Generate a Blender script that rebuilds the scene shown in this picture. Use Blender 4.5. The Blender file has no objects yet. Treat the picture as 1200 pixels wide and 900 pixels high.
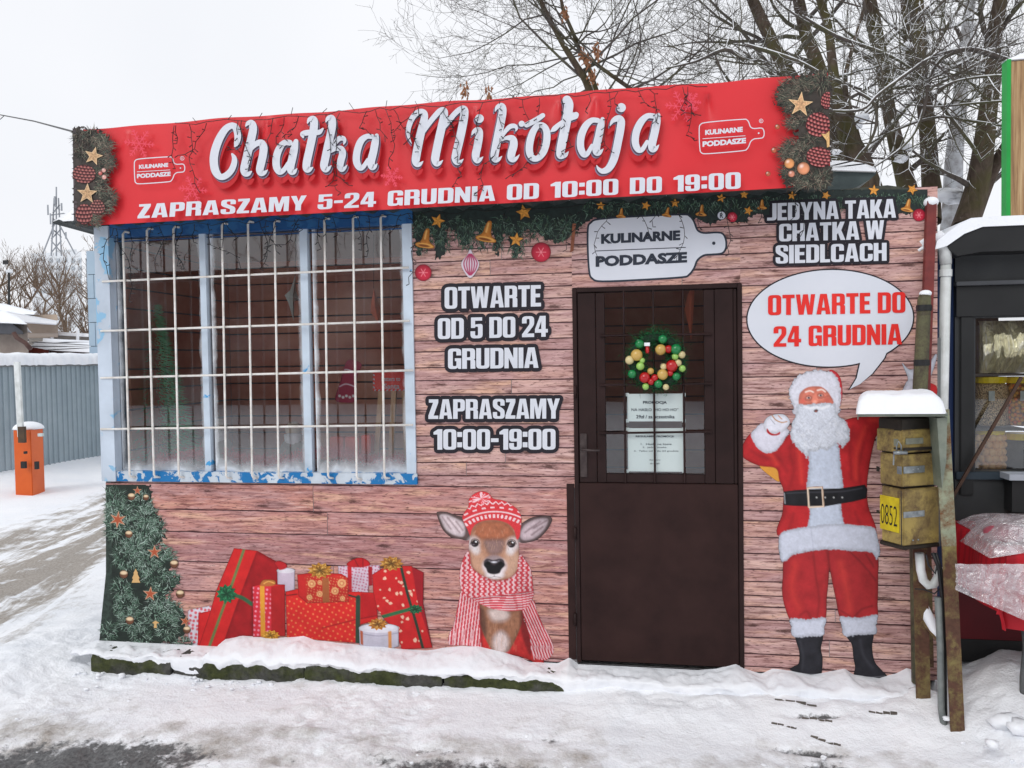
import bpy, math, random
import numpy as np
from mathutils import Vector, Matrix
from mathutils.geometry import tessellate_polygon
S = bpy.context.scene
COL = S.collection
R = math.radians
rnd = random.Random(7)
nrg = np.random.default_rng(11)

# ---------------------------------------------------------------- camera
F_PX = 900.0                      # focal length in pixels of the 1200 px wide photograph
Xw = Vector((5391, 57, 900)).normalized()
Zw = Vector((-450, 29550, 900)); Zw = (Zw - Zw.dot(Xw) * Xw).normalized()
Yw = Zw.cross(Xw)
def ray(px, py):
    c = Vector((px - 600, 450 - py, -F_PX))
    return Vector((c.dot(Xw), c.dot(Yw), c.dot(Zw)))
_r = ray(775, 782)
CAM_Z = 1.6
CAM = Vector((0, -(-CAM_Z * _r.y / _r.z), CAM_Z))
cam = bpy.data.cameras.new("camera")
cam.sensor_width = 36; cam.lens = 36 * F_PX / 1200
cam.clip_start = 0.05; cam.clip_end = 2000
cam_o = bpy.data.objects.new("camera", cam); COL.objects.link(cam_o)
M3 = Matrix((Xw, Yw, Zw))
cam_o.matrix_world = Matrix.Translation(CAM) @ M3.to_4x4()
S.camera = cam_o
S.render.resolution_x = 1024; S.render.resolution_y = 768

def P(px, py, Y=0.0):             # photo pixel -> point on the upright plane y = Y
    r = ray(px, py); return CAM + r * ((Y - CAM.y) / r.y)
def G(px, py, z=-0.1):            # photo pixel -> point on the level plane z
    r = ray(px, py); return CAM + r * ((z - CAM.z) / r.z)

# ---------------------------------------------------------------- sky, sun, exposure
W = bpy.data.worlds.new("World"); S.world = W; W.use_nodes = True
nt = W.node_tree; nt.nodes.clear()
out = nt.nodes.new('ShaderNodeOutputWorld'); bg = nt.nodes.new('ShaderNodeBackground')
sky = nt.nodes.new('ShaderNodeTexSky'); sky.sky_type = 'NISHITA'; sky.sun_disc = False
SUN_EL, SUN_AZ = R(38), R(205)
sky.sun_elevation = SUN_EL; sky.sun_rotation = SUN_AZ; sky.dust_density = 4
tc = nt.nodes.new('ShaderNodeTexCoord'); nz = nt.nodes.new('ShaderNodeTexNoise')
nz.inputs['Scale'].default_value = 2.2; nz.inputs['Detail'].default_value = 4
rp = nt.nodes.new('ShaderNodeValToRGB')
rp.color_ramp.elements[0].position = .3; rp.color_ramp.elements[0].color = (9.1, 9.3, 9.75, 1)
rp.color_ramp.elements[1].position = .7; rp.color_ramp.elements[1].color = (9.85, 9.95, 10.3, 1)
mx = nt.nodes.new('ShaderNodeMix'); mx.data_type = 'RGBA'; mx.inputs[0].default_value = .95
nt.links.new(tc.outputs['Generated'], nz.inputs['Vector']); nt.links.new(nz.outputs['Fac'], rp.inputs['Fac'])
nt.links.new(sky.outputs[0], mx.inputs[6]); nt.links.new(rp.outputs[0], mx.inputs[7])
nt.links.new(mx.outputs[2], bg.inputs['Color']); bg.inputs['Strength'].default_value = 0.098
nt.links.new(bg.outputs[0], out.inputs['Surface'])
sun = bpy.data.lights.new("sun", 'SUN'); sun.energy = 1.0; sun.angle = R(25); sun.color = (1, .985, .96)
sun_o = bpy.data.objects.new("sun", sun); COL.objects.link(sun_o)
sd = Vector((math.sin(SUN_AZ) * math.cos(SUN_EL), math.cos(SUN_AZ) * math.cos(SUN_EL), math.sin(SUN_EL)))
sun_o.rotation_euler = sd.to_track_quat('Z', 'Y').to_euler()
S.view_settings.view_transform = 'Standard'; S.view_settings.look = 'None'
S.view_settings.exposure = 0.06; S.view_settings.gamma = 1

# ---------------------------------------------------------------- helpers: colour, materials
def lin(c):
    c = np.asarray(c, float) / 255
    return np.where(c <= .04045, c / 12.92, ((c + .055) / 1.055) ** 2.4)
K = 1.06
def C(*c, k=K):
    return tuple(np.clip(lin(c) * k, 0, .9)) + (1,)

class MB_:                        # small node helper
    def __init__(s, name):
        s.m = bpy.data.materials.new(name); s.m.use_nodes = True
        s.t = s.m.node_tree; s.b = s.t.nodes['Principled BSDF']; s.o = s.t.nodes['Material Output']
    def n(s, typ, **kw):
        x = s.t.nodes.new('ShaderNode' + typ)
        for k, v in kw.items():
            if hasattr(x, k): setattr(x, k, v)
            else: x.inputs[k.replace('_', ' ')].default_value = v
        return x
    def l(s, a, b): s.t.links.new(a, b)
    def noise(s, scale, detail=4, rough=.55, vec=None, dist=0.0, sc3=None, coord='Object'):
        x = s.n('TexNoise'); x.inputs['Scale'].default_value = scale; x.inputs['Detail'].default_value = detail
        x.inputs['Roughness'].default_value = rough; x.inputs['Distortion'].default_value = dist
        if vec is None: vec = s.coord(coord)
        if sc3:
            mp = s.n('Mapping'); mp.inputs['Scale'].default_value = sc3; s.l(vec, mp.inputs['Vector']); vec = mp.outputs[0]
        s.l(vec, x.inputs['Vector']); return x.outputs['Fac']
    def coord(s, which='Object'):
        x = s.n('TexCoord'); return x.outputs[which]
    def ramp(s, fac, stops, interp='LINEAR'):
        x = s.n('ValToRGB'); cr = x.color_ramp; cr.interpolation = interp
        while len(cr.elements) < len(stops): cr.elements.new(.5)
        for e, (p, c) in zip(cr.elements, stops):
            e.position = p; e.color = c if len(c) == 4 else tuple(c) + (1,)
        s.l(fac, x.inputs['Fac']); return x.outputs['Color']
    def mix(s, fac, a, b, mode='MIX'):
        x = s.n('Mix'); x.data_type = 'RGBA'; x.blend_type = mode
        for sock, v in ((x.inputs[0], fac), (x.inputs[6], a), (x.inputs[7], b)):
            if isinstance(v, (int, float)): sock.default_value = v
            elif isinstance(v, (tuple, list)): sock.default_value = v
            else: s.l(v, sock)
        return x.outputs[2]
    def math(s, op, a, b=0.0, clamp=False):
        x = s.n('Math'); x.operation = op; x.use_clamp = clamp
        for sock, v in ((x.inputs[0], a), (x.inputs[1], b)):
            if isinstance(v, (int, float)): sock.default_value = v
            else: s.l(v, sock)
        return x.outputs[0]
    def bump(s, h, strength=.3, dist=.01):
        x = s.n('Bump'); x.inputs['Strength'].default_value = strength; x.inputs['Distance'].default_value = dist
        s.l(h, x.inputs['Height']); s.l(x.outputs[0], s.b.inputs['Normal'])
    def base(s, v):
        if isinstance(v, tuple): s.b.inputs['Base Color'].default_value = v
        else: s.l(v, s.b.inputs['Base Color'])
    def set(s, rough=.6, spec=.4, metal=0.0):
        s.b.inputs['Roughness'].default_value = rough; s.b.inputs['Specular IOR Level'].default_value = spec
        s.b.inputs['Metallic'].default_value = metal; return s.m
BW = ((0, (0, 0, 0, 1)), (1, (1, 1, 1, 1)))

_mats = {}
def mottled(name, c1, c2, scale=8, rough=.6, spec=.35, bump=.15, bdist=.004, metal=0.0, lo=.35, hi=.65):
    if name in _mats: return _mats[name]
    b = MB_(name); f = b.noise(scale, 6, .6)
    b.base(b.ramp(f, ((lo, c1), (hi, c2))))
    if bump: b.bump(b.noise(scale * 5, 5, .6), bump, bdist)
    _mats[name] = b.set(rough, spec, metal); return _mats[name]
def painted(name, rough=.5, spec=.3):     # flat print: colour stored per vertex of the printed sheet
    b = MB_(name); a = b.n('VertexColor'); a.layer_name = 'ink'
    b.base(a.outputs['Color']); return b.set(rough, spec)
def rust_paint(name, paint, rust, amount=.5, scale=9, paint2=None, metal=0.0):
    b = MB_(name); f = b.noise(scale, 8, .65, dist=.4); f2 = b.noise(scale * 4, 4)
    p = b.ramp(b.noise(scale * .6, 3), ((.35, paint), (.65, paint2 or paint)))
    rc = b.ramp(f2, ((.3, rust), (.7, tuple(v * .6 for v in rust[:3]) + (1,))))
    m = b.ramp(b.math('ADD', f, b.math('MULTIPLY', b.math('SUBTRACT', b.noise(scale * 7, 5, .7), .5), .35)), ((amount - .12, (0, 0, 0, 1)), (amount + .12, (1, 1, 1, 1))))
    b.base(b.mix(m, rc, p)); b.bump(f, .3, .003); return b.set(.6, .35, metal)
def snow_top(b, col, thr=.45, sc=14):      # snow lying where the surface faces up
    g = b.n('NewGeometry'); sx = b.n('SeparateXYZ'); b.l(g.outputs['Normal'], sx.inputs[0])
    f = b.math('ADD', sx.outputs[2], b.math('MULTIPLY', b.math('SUBTRACT', b.noise(sc, 3), .5), 1.1))
    m = b.ramp(f, ((thr, (0, 0, 0, 1)), (thr + .12, (1, 1, 1, 1))))
    return b.mix(m, col, (.78, .8, .83, 1))

def snow_mat(name, warm=0.0):
    b = MB_(name); f = b.noise(3, 6, .6); f2 = b.noise(40, 5, .7)
    b.base(b.ramp(f, ((.3, (.82 , .85, .9, 1)), (.7, (.89, .905, .935, 1)))))
    b.bump(b.math('ADD', f2, b.math('MULTIPLY', f, 2)), .35, .012)
    b.b.inputs['Subsurface Weight'].default_value = 0
    return b.set(.75, .25)
SNOW = snow_mat('snow')
WHITE_INK = mottled('white_ink', C(200, 204, 213), C(207, 210, 218), 3, .5, .3, 0)
BLACK_INK = mottled('black_ink', C(27, 24, 32), C(33, 30, 38), 3, .5, .3, 0)
RED_INK = mottled('red_ink', C(210, 38, 32), C(218, 46, 40), 3, .5, .3, 0)
INK = painted('printed_ink')

# ---------------------------------------------------------------- helpers: meshes and hierarchy
class MB:
    def __init__(s): s.v = []; s.f = []; s.uv = None; s.col = None
    def add(s, vs, fs):
        o = len(s.v); s.v += [tuple(v) for v in vs]; s.f += [tuple(i + o for i in f) for f in fs]; return s
    def box(s, a, b):
        x0, y0, z0 = a; x1, y1, z1 = b
        return s.add([(x0, y0, z0), (x1, y0, z0), (x1, y1, z0), (x0, y1, z0), (x0, y0, z1), (x1, y0, z1), (x1, y1, z1), (x0, y1, z1)],
                     [(0, 3, 2, 1), (4, 5, 6, 7), (0, 1, 5, 4), (1, 2, 6, 5), (2, 3, 7, 6), (3, 0, 4, 7)])
    def obox(s, c, ax, ay, az):     # box by centre and three half-axis vectors
        c, ax, ay, az = map(Vector, (c, ax, ay, az)); vs = []
        for k in (-1, 1):
            for (i, j) in ((-1, -1), (1, -1), (1, 1), (-1, 1)): vs.append(c + ax * i + ay * j + az * k)
        return s.add(vs, [(0, 3, 2, 1), (4, 5, 6, 7), (0, 1, 5, 4), (1, 2, 6, 5), (2, 3, 7, 6), (3, 0, 4, 7)])
    def beam(s, p, q, w, d, up=(0, 1, 0)):
        p, q = Vector(p), Vector(q); t = (q - p); L = t.length / 2; t.normalize()
        sx = t.cross(Vector(up)).normalized(); sy = sx.cross(t)
        return s.obox((p + q) / 2, sx * w / 2, sy * d / 2, t * L)
    def tube(s, pts, r, n=8, cap=True):
        pts = [Vector(p) for p in pts]; rs = r if isinstance(r, (list, tuple)) else [r] * len(pts)
        o = len(s.v); up = None
        for i, p in enumerate(pts):
            t = (pts[min(i + 1, len(pts) - 1)] - pts[max(i - 1, 0)])
            if t.length < 1e-9: t = Vector((0, 0, 1))
            t.normalize()
            if up is None: up = t.orthogonal().normalized()
            up = (up - t * up.dot(t)); up = up.normalized() if up.length > 1e-6 else t.orthogonal().normalized()
            sd_ = t.cross(up)
            for k in range(n):
                a = 2 * math.pi * k / n; s.v.append(tuple(p + (up * math.cos(a) + sd_ * math.sin(a)) * rs[i]))
        for i in range(len(pts) - 1):
            for k in range(n):
                a, b_ = o + i * n + k, o + i * n + (k + 1) % n
                s.f.append((a, b_, b_ + n, a + n))
        if cap:
            s.f.append(tuple(o + k for k in range(n))[::-1]); e = o + (len(pts) - 1) * n
            s.f.append(tuple(e + k for k in range(n)))
        return s
    def sphere(s, c, r, n=10, m=7, sc=(1, 1, 1)):
        o = len(s.v); c = Vector(c)
        s.v.append(tuple(c + Vector((0, 0, r * sc[2]))))
        for i in range(1, m):
            th = math.pi * i / m
            for k in range(n):
                a = 2 * math.pi * k / n
                s.v.append((c.x + r * sc[0] * math.sin(th) * math.cos(a), c.y + r * sc[1] * math.sin(th) * math.sin(a), c.z + r * sc[2] * math.cos(th)))
        s.v.append(tuple(c - Vector((0, 0, r * sc[2])))); e = len(s.v) - 1
        for k in range(n):
            s.f.append((o, o + 1 + k, o + 1 + (k + 1) % n))
            s.f.append((e, e - n + (k + 1) % n, e - n + k))
        for i in range(m - 2):
            for k in range(n):
                a = o + 1 + i * n + k; b_ = o + 1 + i * n + (k + 1) % n
                s.f.append((a, a + n, b_ + n, b_))
        return s
    def prism(s, loop, front, back):   # loop of (x,z); extruded from y=front to y=back, convex or not
        n = len(loop); o = len(s.v)
        s.v += [(x, front, z) for x, z in loop] + [(x, back, z) for x, z in loop]
        for t in tessellate_polygon([[Vector((x, z, 0)) for x, z in loop]]):
            s.f.append(tuple(o + i for i in t)); s.f.append(tuple(o + n + i for i in reversed(t)))
        for i in range(n): j = (i + 1) % n; s.f.append((o + i, o + j, o + n + j, o + n + i))
        return s
    def flat(s, loops, y):            # filled polygon with holes on plane y
        pts = [p for l in loops for p in l]; o = len(s.v)
        s.v += [(x, y, z) for x, z in pts]
        for t in tessellate_polygon([[Vector((x, z, 0)) for x, z in l] for l in loops]): s.f.append(tuple(o + i for i in t))
        return s
    def build(s, name, mat, parent=None, smooth=False, label=None, cat=None, group=None, kind=None, origin=None, bevel=0):
        o_ = ORG.get(parent.name) if parent is not None else (Vector(origin) if origin is not None else Vector((0, 0, 0)))
        me = bpy.data.meshes.new(name)
        me.from_pydata([(v[0] - o_.x, v[1] - o_.y, v[2] - o_.z) for v in s.v], [], s.f)
        if s.uv is not None:
            u = me.uv_layers.new(name='UVMap'); arr = np.asarray([s.uv[l.vertex_index] for l in me.loops], 'f').ravel(); u.data.foreach_set('uv', arr)
        if s.col is not None:
            ca = me.color_attributes.new('ink', 'FLOAT_COLOR', 'POINT'); ca.data.foreach_set('color', np.asarray(s.col, 'f').ravel())
        me.materials.append(mat)
        if smooth: me.polygons.foreach_set('use_smooth', [True] * len(me.polygons))
        me.update()
        if bevel:
            import bmesh
            bm = bmesh.new(); bm.from_mesh(me); bmesh.ops.bevel(bm, geom=list(bm.edges), offset=bevel, segments=2, affect='EDGES', clamp_overlap=True); bm.to_mesh(me); bm.free()
        return link(name, me, parent, o_, label, cat, group, kind)
ORG = {}
def props(o, label=None, cat=None, group=None, kind=None):
    if label: o['label'] = label
    if cat: o['category'] = cat
    if group: o['group'] = group
    if kind: o['kind'] = kind
    return o
def link(name, data, parent, org, label=None, cat=None, group=None, kind=None):
    o = bpy.data.objects.new(name, data); COL.objects.link(o)
    if parent is not None: o.parent = parent
    else: o.location = org
    ORG[o.name] = Vector(org)
    return props(o, label, cat, group, kind)
def thing(name, label, cat, loc, group=None):
    return link(name, None, None, Vector(loc), label, cat, group)

# value noise for shapes and for printed pictures
_perm = np.random.default_rng(3).random((256, 256))
def vnoise(x, y, s=1.0, seed=0):
    x = np.asarray(x) * s + seed * 17.3; y = np.asarray(y) * s + seed * 9.1
    xi = np.floor(x).astype(int); yi = np.floor(y).astype(int); fx = x - xi; fy = y - yi
    fx = fx * fx * (3 - 2 * fx); fy = fy * fy * (3 - 2 * fy)
    g = lambda a, b: _perm[a & 255, b & 255]
    return (g(xi, yi) * (1 - fx) + g(xi + 1, yi) * fx) * (1 - fy) + (g(xi, yi + 1) * (1 - fx) + g(xi + 1, yi + 1) * fx) * fy
def fbm(x, y, s=1.0, o=4, seed=0):
    t = 0; a = .5; n = 0
    for i in range(o): t = t + a * vnoise(x, y, s * 2 ** i, seed + i); n += a; a *= .5
    return t / n
def sstep(a, b, x):
    t = np.clip((x - a) / (b - a), 0, 1); return t * t * (3 - 2 * t)

def catmull(pts, n=6, closed=True):
    pts = np.asarray(pts, float); N = len(pts); o = []
    rng = range(N) if closed else range(N - 1)
    for i in rng:
        if closed: p0, p1, p2, p3 = pts[i - 1], pts[i], pts[(i + 1) % N], pts[(i + 2) % N]
        else: p0, p1, p2, p3 = pts[max(i - 1, 0)], pts[i], pts[i + 1], pts[min(i + 2, N - 1)]
        for k in range(n):
            t = k / n
            o.append(.5 * ((2 * p1) + (-p0 + p2) * t + (2 * p0 - 5 * p1 + 4 * p2 - p3) * t * t + (-p0 + 3 * p1 - 3 * p2 + p3) * t ** 3))
    if not closed: o.append(pts[-1])
    return np.array(o)

# ---- pictures printed on sheets: a fine sheet whose vertices carry the ink colour
class Print:
    def __init__(s, x0, y0, x1, y1, step=.8):
        s.xs = np.arange(x0, x1 + step, step); s.ys = np.arange(y0, y1 + step, step)
        s.X, s.Y = np.meshgrid(s.xs, s.ys); s.c = np.zeros(s.X.shape + (3,)); s.S = np.full(s.X.shape, 1e9)
        s.step = step
    def sd(s, pts):
        pts = np.asarray(pts, float)
        a = pts; b = np.roll(pts, -1, 0); D = np.full(s.X.shape, 1e9); ins = np.zeros(s.X.shape, bool)
        for (ax, ay), (bx, by) in zip(a, b):
            dx, dy = bx - ax, by - ay; L = dx * dx + dy * dy + 1e-12
            t = np.clip(((s.X - ax) * dx + (s.Y - ay) * dy) / L, 0, 1)
            D = np.minimum(D, (s.X - ax - t * dx) ** 2 + (s.Y - ay - t * dy) ** 2)
            if ay != by:
                c = ((ay > s.Y) != (by > s.Y)) & (s.X < dx * (s.Y - ay) / dy + ax); ins ^= c
        D = np.sqrt(D); return np.where(ins, -D, D)
    def put(s, sdv, col, feather=.6, sil=False, a=1.0):
        if isinstance(col, tuple): col = lin(col[:3])
        m = (1 - sstep(-feather, feather, sdv)) * a
        s.c = s.c * (1 - m[..., None]) + np.asarray(col) * m[..., None]
        if sil: s.S = np.minimum(s.S, sdv)
        return m
    def poly(s, pts, col, feather=.6, sil=False, smooth=True, rough=0, a=1.0, shade=None, rs=.35, vol=None):
        p = catmull(pts) if smooth else np.asarray(pts, float)
        d = s.sd(p)
        if rough: d = d + (fbm(s.X, s.Y, rs, 3, 5) - .5) * rough * 2
        if shade is not None:
            col = s.shaded(col, *shade)
            if vol is None: vol = (5.0, .3)
            lit = (fbm(s.X, s.Y, .5, 3, 14) - .5) * .14
            col = col * (1 - vol[1] * (1 - sstep(0, vol[0], -d)) + lit)[..., None]
        return s.put(d, col, feather, sil, a)
    def shaded(s, col, amp=.25, sc=.15, edge=None):   # printed folds and modelling of the pictured cloth or fur
        col = lin(col[:3]) if isinstance(col, tuple) else col
        n = fbm(s.X, s.Y, sc, 4, 2)
        return col * (1 + (n[..., None] - .5) * 2 * amp)
    def ell(s, cx, cy, rx, ry, col, rot=0, feather=.6, sil=False, a=1.0):
        c_, s_ = math.cos(rot), math.sin(rot); x = s.X - cx; y = s.Y - cy
        u = (x * c_ + y * s_) / rx; v = (-x * s_ + y * c_) / ry
        d = (np.sqrt(u * u + v * v) - 1) * min(rx, ry); return s.put(d, col, feather, sil, a)
    def stroke(s, pts, col, w=1.0, feather=.5, sil=False, a=1.0, smooth=True):
        p = catmull(pts, 5, False) if smooth and len(pts) > 2 else np.asarray(pts, float)
        D = np.full(s.X.shape, 1e9)
        for (ax, ay), (bx, by) in zip(p[:-1], p[1:]):
            dx, dy = bx - ax, by - ay; L = dx * dx + dy * dy + 1e-12
            t = np.clip(((s.X - ax) * dx + (s.Y - ay) * dy) / L, 0, 1)
            D = np.minimum(D, np.hypot(s.X - ax - t * dx, s.Y - ay - t * dy))
        return s.put(D - w / 2, col, feather, sil, a)
    def build(s, name, parent, Y, mat=INK, label=None, clampx=None, k=K):
        X, Yp = s.X.copy(), s.Y.copy(); Sd = s.S; st = s.step
        gy, gx = np.gradient(Sd, st); g = np.hypot(gx, gy) + 1e-6
        out_ = Sd > 0; near = out_ & (Sd < 1.6 * st)
        mv = np.where(near, np.minimum(Sd, 1.5 * st), 0)
        X -= gx / g * mv; Yp -= gy / g * mv
        q = np.sum([ (Sd[a:Sd.shape[0] - 1 + a, b:Sd.shape[1] - 1 + b] <= 0) for a in (0, 1) for b in (0, 1)], 0)
        okk = np.all([Sd[a:Sd.shape[0] - 1 + a, b:Sd.shape[1] - 1 + b] < 1.6 * st for a in (0, 1) for b in (0, 1)], 0) & (q >= 1)
        H, Wd = Sd.shape; idx = np.arange(H * Wd).reshape(H, Wd)
        fi, fj = np.nonzero(okk)
        faces = np.stack([idx[fi, fj], idx[fi + 1, fj], idx[fi + 1, fj + 1], idx[fi, fj + 1]], 1)
        used = np.unique(faces); remap = np.full(H * Wd, -1); remap[used] = np.arange(len(used)); faces = remap[faces]
        px = X.ravel()[used]; py = Yp.ravel()[used]
        if clampx is not None: px = np.maximum(px, clampx(py))
        w = pix2plane(px, py, Y)
        o_ = ORG[parent.name]
        me = bpy.data.meshes.new(name); n = len(used)
        me.vertices.add(n); me.vertices.foreach_set('co', (w - np.array(o_)).astype('f').ravel())
        me.loops.add(faces.size); me.loops.foreach_set('vertex_index', faces.ravel().astype('i'))
        me.polygons.add(len(faces)); me.polygons.foreach_set('loop_start', np.arange(0, faces.size, 4, dtype='i'))
        me.update(calc_edges=True); me.validate()
        cc = np.clip(s.c.reshape(-1, 3)[used] * k, 0, .9); cc = np.concatenate([cc, np.ones((n, 1))], 1)
        ca = me.color_attributes.new('ink', 'FLOAT_COLOR', 'POINT'); ca.data.foreach_set('color', cc.astype('f').ravel())
        me.materials.append(mat)
        return link(name, me, parent, o_, label)
_XW, _YW, _ZW = (np.array(v) for v in (Xw, Yw, Zw))
def pix2plane(px, py, Y):
    c = np.stack([px - 600, 450 - py, np.full(len(px), -F_PX)], 1)
    d = np.stack([c @ _XW, c @ _YW, c @ _ZW], 1)
    t = (Y - CAM.y) / d[:, 1]; return np.array(CAM) + d * t[:, None]
def XZ(px, py, Y=0.0):
    p = P(px, py, Y); return (p.x, p.z)
# ================================================================= THE KIOSK
def plank_print_mat(name, cols, dark, k=K):
    b = MB_(name)
    oi = b.n('ObjectInfo'); uv = b.coord('UV')
    off = b.n('VectorMath'); off.operation = 'ADD'; b.l(uv, off.inputs[0])
    cmb = b.n('CombineXYZ'); b.l(b.math('MULTIPLY', oi.outputs['Random'], 37.0), cmb.inputs[0]); b.l(b.math('MULTIPLY', oi.outputs['Random'], 11.0), cmb.inputs[1])
    b.l(cmb.outputs[0], off.inputs[1]); v = off.outputs[0]
    base = b.ramp(oi.outputs['Random'], [(i / (len(cols) - 1), c) for i, c in enumerate(cols)])
    g0 = b.noise(1, 4, .6, vec=v, sc3=(2.2, 14, 1), dist=.3)
    base = b.mix(b.ramp(g0, ((.38, (.8, .8, .8, 1)), (.52, (0, 0, 0, 1)))), base, C(178, 140, 140, k=k))
    base = b.mix(b.ramp(g0, ((.54, (0, 0, 0, 1)), (.68, (.8, .8, .8, 1)))), base, C(216, 172, 146, k=k))
    g1 = b.noise(1, 7, .68, vec=v, sc3=(6, 75, 1), dist=.5)
    g2 = b.noise(1, 3, .6, vec=v, sc3=(26, 170, 1), dist=.3)
    g3 = b.noise(1, 5, .6, vec=v, sc3=(3.4, 22, 1), dist=.4)
    c = b.mix(b.ramp(g1, ((.35, (.9, .9, .9, 1)), (.52, (0, 0, 0, 1)))), base, dark)
    c = b.mix(b.ramp(g3, ((.3, (.75, .75, .75, 1)), (.42, (0, 0, 0, 1)))), c, tuple(x * .8 for x in dark[:3]) + (1,))
    c = b.mix(b.ramp(g1, ((.56, (0, 0, 0, 1)), (.72, (.7, .7, .7, 1)))), c, C(228, 196, 188, k=k))
    c = b.mix(b.ramp(g2, ((.58, (0, 0, 0, 1)), (.66, (.85, .85, .85, 1)))), c, tuple(x * .45 for x in dark[:3]) + (1,))
    # knots
    mp = b.n('Mapping'); mp.inputs['Scale'].default_value = (3.4, 14, 1); b.l(v, mp.inputs['Vector'])
    vo = b.n('TexVoronoi'); vo.inputs['Scale'].default_value = 1; b.l(mp.outputs[0], vo.inputs['Vector'])
    kd = b.math('ADD', vo.outputs['Distance'], b.math('MULTIPLY', b.noise(1, 4, .7, vec=v, sc3=(24, 70, 1)), .42))
    c = b.mix(b.ramp(kd, ((.28, (.9, .9, .9, 1)), (.4, (0, 0, 0, 1)))), c, tuple(x * .4 for x in dark[:3]) + (1,))
    # printed joint lines between the boards
    sx = b.n('SeparateXYZ'); b.l(uv, sx.inputs[0]); at = b.n('Attribute'); at.attribute_name = 'edge'
    e = b.math('ADD', at.outputs['Fac'], b.math('MULTIPLY', b.math('SUBTRACT', b.noise(1, 4, .6, vec=v, sc3=(10, 8, 1)), .5), .09))
    c = b.mix(b.ramp(e, ((.0, (1, 1, 1, 1)), (.03, (.95, .95, .95, 1)), (.055, (0, 0, 0, 1)))), c, C(50, 22, 28, k=k))
    b.base(c); return b.set(.5, .3)
PL_UP = plank_print_mat('printed_boards_rosy', [C(190, 150, 144), C(202, 166, 158), C(174, 136, 132), C(208, 172, 162), C(192, 148, 138), C(182, 138, 134)], C(110, 70, 64))
PL_LOW = plank_print_mat('printed_boards_warm', [C(180, 116, 104), C(196, 142, 130), C(184, 132, 128), C(170, 122, 122), C(198, 150, 142)], C(110, 64, 62))

def XZv(px, py, Y=0): p = P(px, py, Y); return Vector((p.x, 0, p.z))
kiosk = thing('kiosk', 'market kiosk wrapped in printed wooden board pattern with white barred window and brown metal door', 'kiosk', (-.9, 0, 0))
XL, XR = P(124.3, 570).x, P(1098, 600).x
ZT = P(1060, 220).z
xWL, xWR = P(126, 420).x, P(485, 420).x           # window
zWB = P(300, 565).z; zWT = P(300, 258).z
xDL, xDR = P(674, 560).x, P(869, 560).x           # door
zDT = P(770, 335).z
CORE = mottled('grey_wall_core', C(120, 118, 120), C(140, 138, 140), 5)
INNER = mottled('interior_boards', (.5, .17, .12, 1), (.72, .36, .26, 1), 3)
T_ = .1
m = MB()
m.box((XL, 0, 0), (xWL, T_, ZT)); m.box((xWL, 0, 0), (xWR, T_, zWB)); m.box((xWL, 0, zWT), (xWR, T_, ZT))
m.box((xWR, 0, 0), (xDL, T_, ZT)); m.box((xDL, 0, zDT), (xDR, T_, ZT)); m.box((xDR, 0, 0), (XR, T_, ZT))
core = m.build('front_wall', CORE, kiosk)
m = MB(); m.box((XL, T_, 0), (XL + .08, 2.6, ZT)); m.box((XR - .08, T_, 0), (XR, 2.6, ZT)); m.box((XL + .08, 2.52, 0), (XR - .08, 2.6, ZT))
m.build('side_and_back_wall', mottled('side_wall_paint', C(90, 100, 112), C(120, 130, 140), 4), kiosk)
m = MB(); m.box((XL + .08, T_, .0), (XR - .08, 2.52, .03)); m.build('floor_boards', mottled('floor_grey', (.35, .3, .26, 1), (.45, .4, .35, 1), 4), kiosk)
m = MB(); m.box((XL + .08, T_ + .002, ZT - .06), (XR - .08, 2.52, ZT - .002)); m.build('inner_ceiling', mottled('ceiling_grey', (.6, .56, .52, 1), (.7, .66, .6, 1), 2), kiosk)
# inner lining: reddish boards set forward of the back wall to catch more light
lin_ = MB()
zz = .03
while zz < ZT - .08:
    h = .12; lin_.box((XL + .1, 1.24, zz), (XR - .1, 1.265, zz + h - .012)); zz += h
lin_.build('inner_lining', INNER, kiosk)
lin_ = MB(); zz = .03
while zz < ZT - .08:
    lin_.box((XL + .085, T_ + .01, zz), (XL + .1, 1.235, zz + .108)); zz += .12
lin_.build('inner_side_lining', INNER, kiosk)

wrap = MB().flat([[(XL, .001), (XR, .001), (XR, .002), (XL, .002)]], -.001).build('printed_wrap', CORE, kiosk)
wrap['label'] = 'printed vinyl wrap over the kiosk front'
def plank(x0, x1, z0, z1, mat, off=0.0, y=-.0025):
    n = max(1, int((x1 - x0) / .06)); mb = MB(); uv = []; ed = []
    for i in range(n + 1):
        x = x0 + (x1 - x0) * i / n
        for z, e in ((z0, 0), ((z0 + z1) / 2, .5), (z1, 0)): mb.v.append((x, y, z)); uv.append((x, z)); ed.append(e)
    for i in range(n):
        a = i * 3
        mb.f += [(a, a + 3, a + 4, a + 1), (a + 1, a + 4, a + 5, a + 2)]
    mb.uv = uv
    o = mb.build('printed_plank', mat, wrap)
    at = o.data.attributes.new('edge', 'FLOAT', 'POINT'); at.data.foreach_set('value', [e * (z1 - z0) / .075 for e in ed]); return o
def rows(x0, x1, zlist, mat, joints=.35):
    for a, b_ in zip(zlist[:-1], zlist[1:]):
        if rnd.random() < joints and x1 - x0 > .5:
            xm = x0 + (x1 - x0) * rnd.uniform(.3, .7)
            plank(x0, xm, a, b_, mat); plank(xm + .003, x1, a, b_, mat)
        else: plank(x0, x1, a, b_, mat)
def zseq(z0, z1, lo, hi):
    zs = [z0]
    while zs[-1] < z1 - hi * .6: zs.append(zs[-1] + rnd.uniform(lo, hi))
    zs[-1] = z1; return zs
zSeam = P(600, 571).z
lowrows = [0.001] + [P(650, y).z for y in (772, 744, 707.6, 670.5, 633, 604.7)] + [zSeam]
xSR = P(667, 650).x
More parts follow.
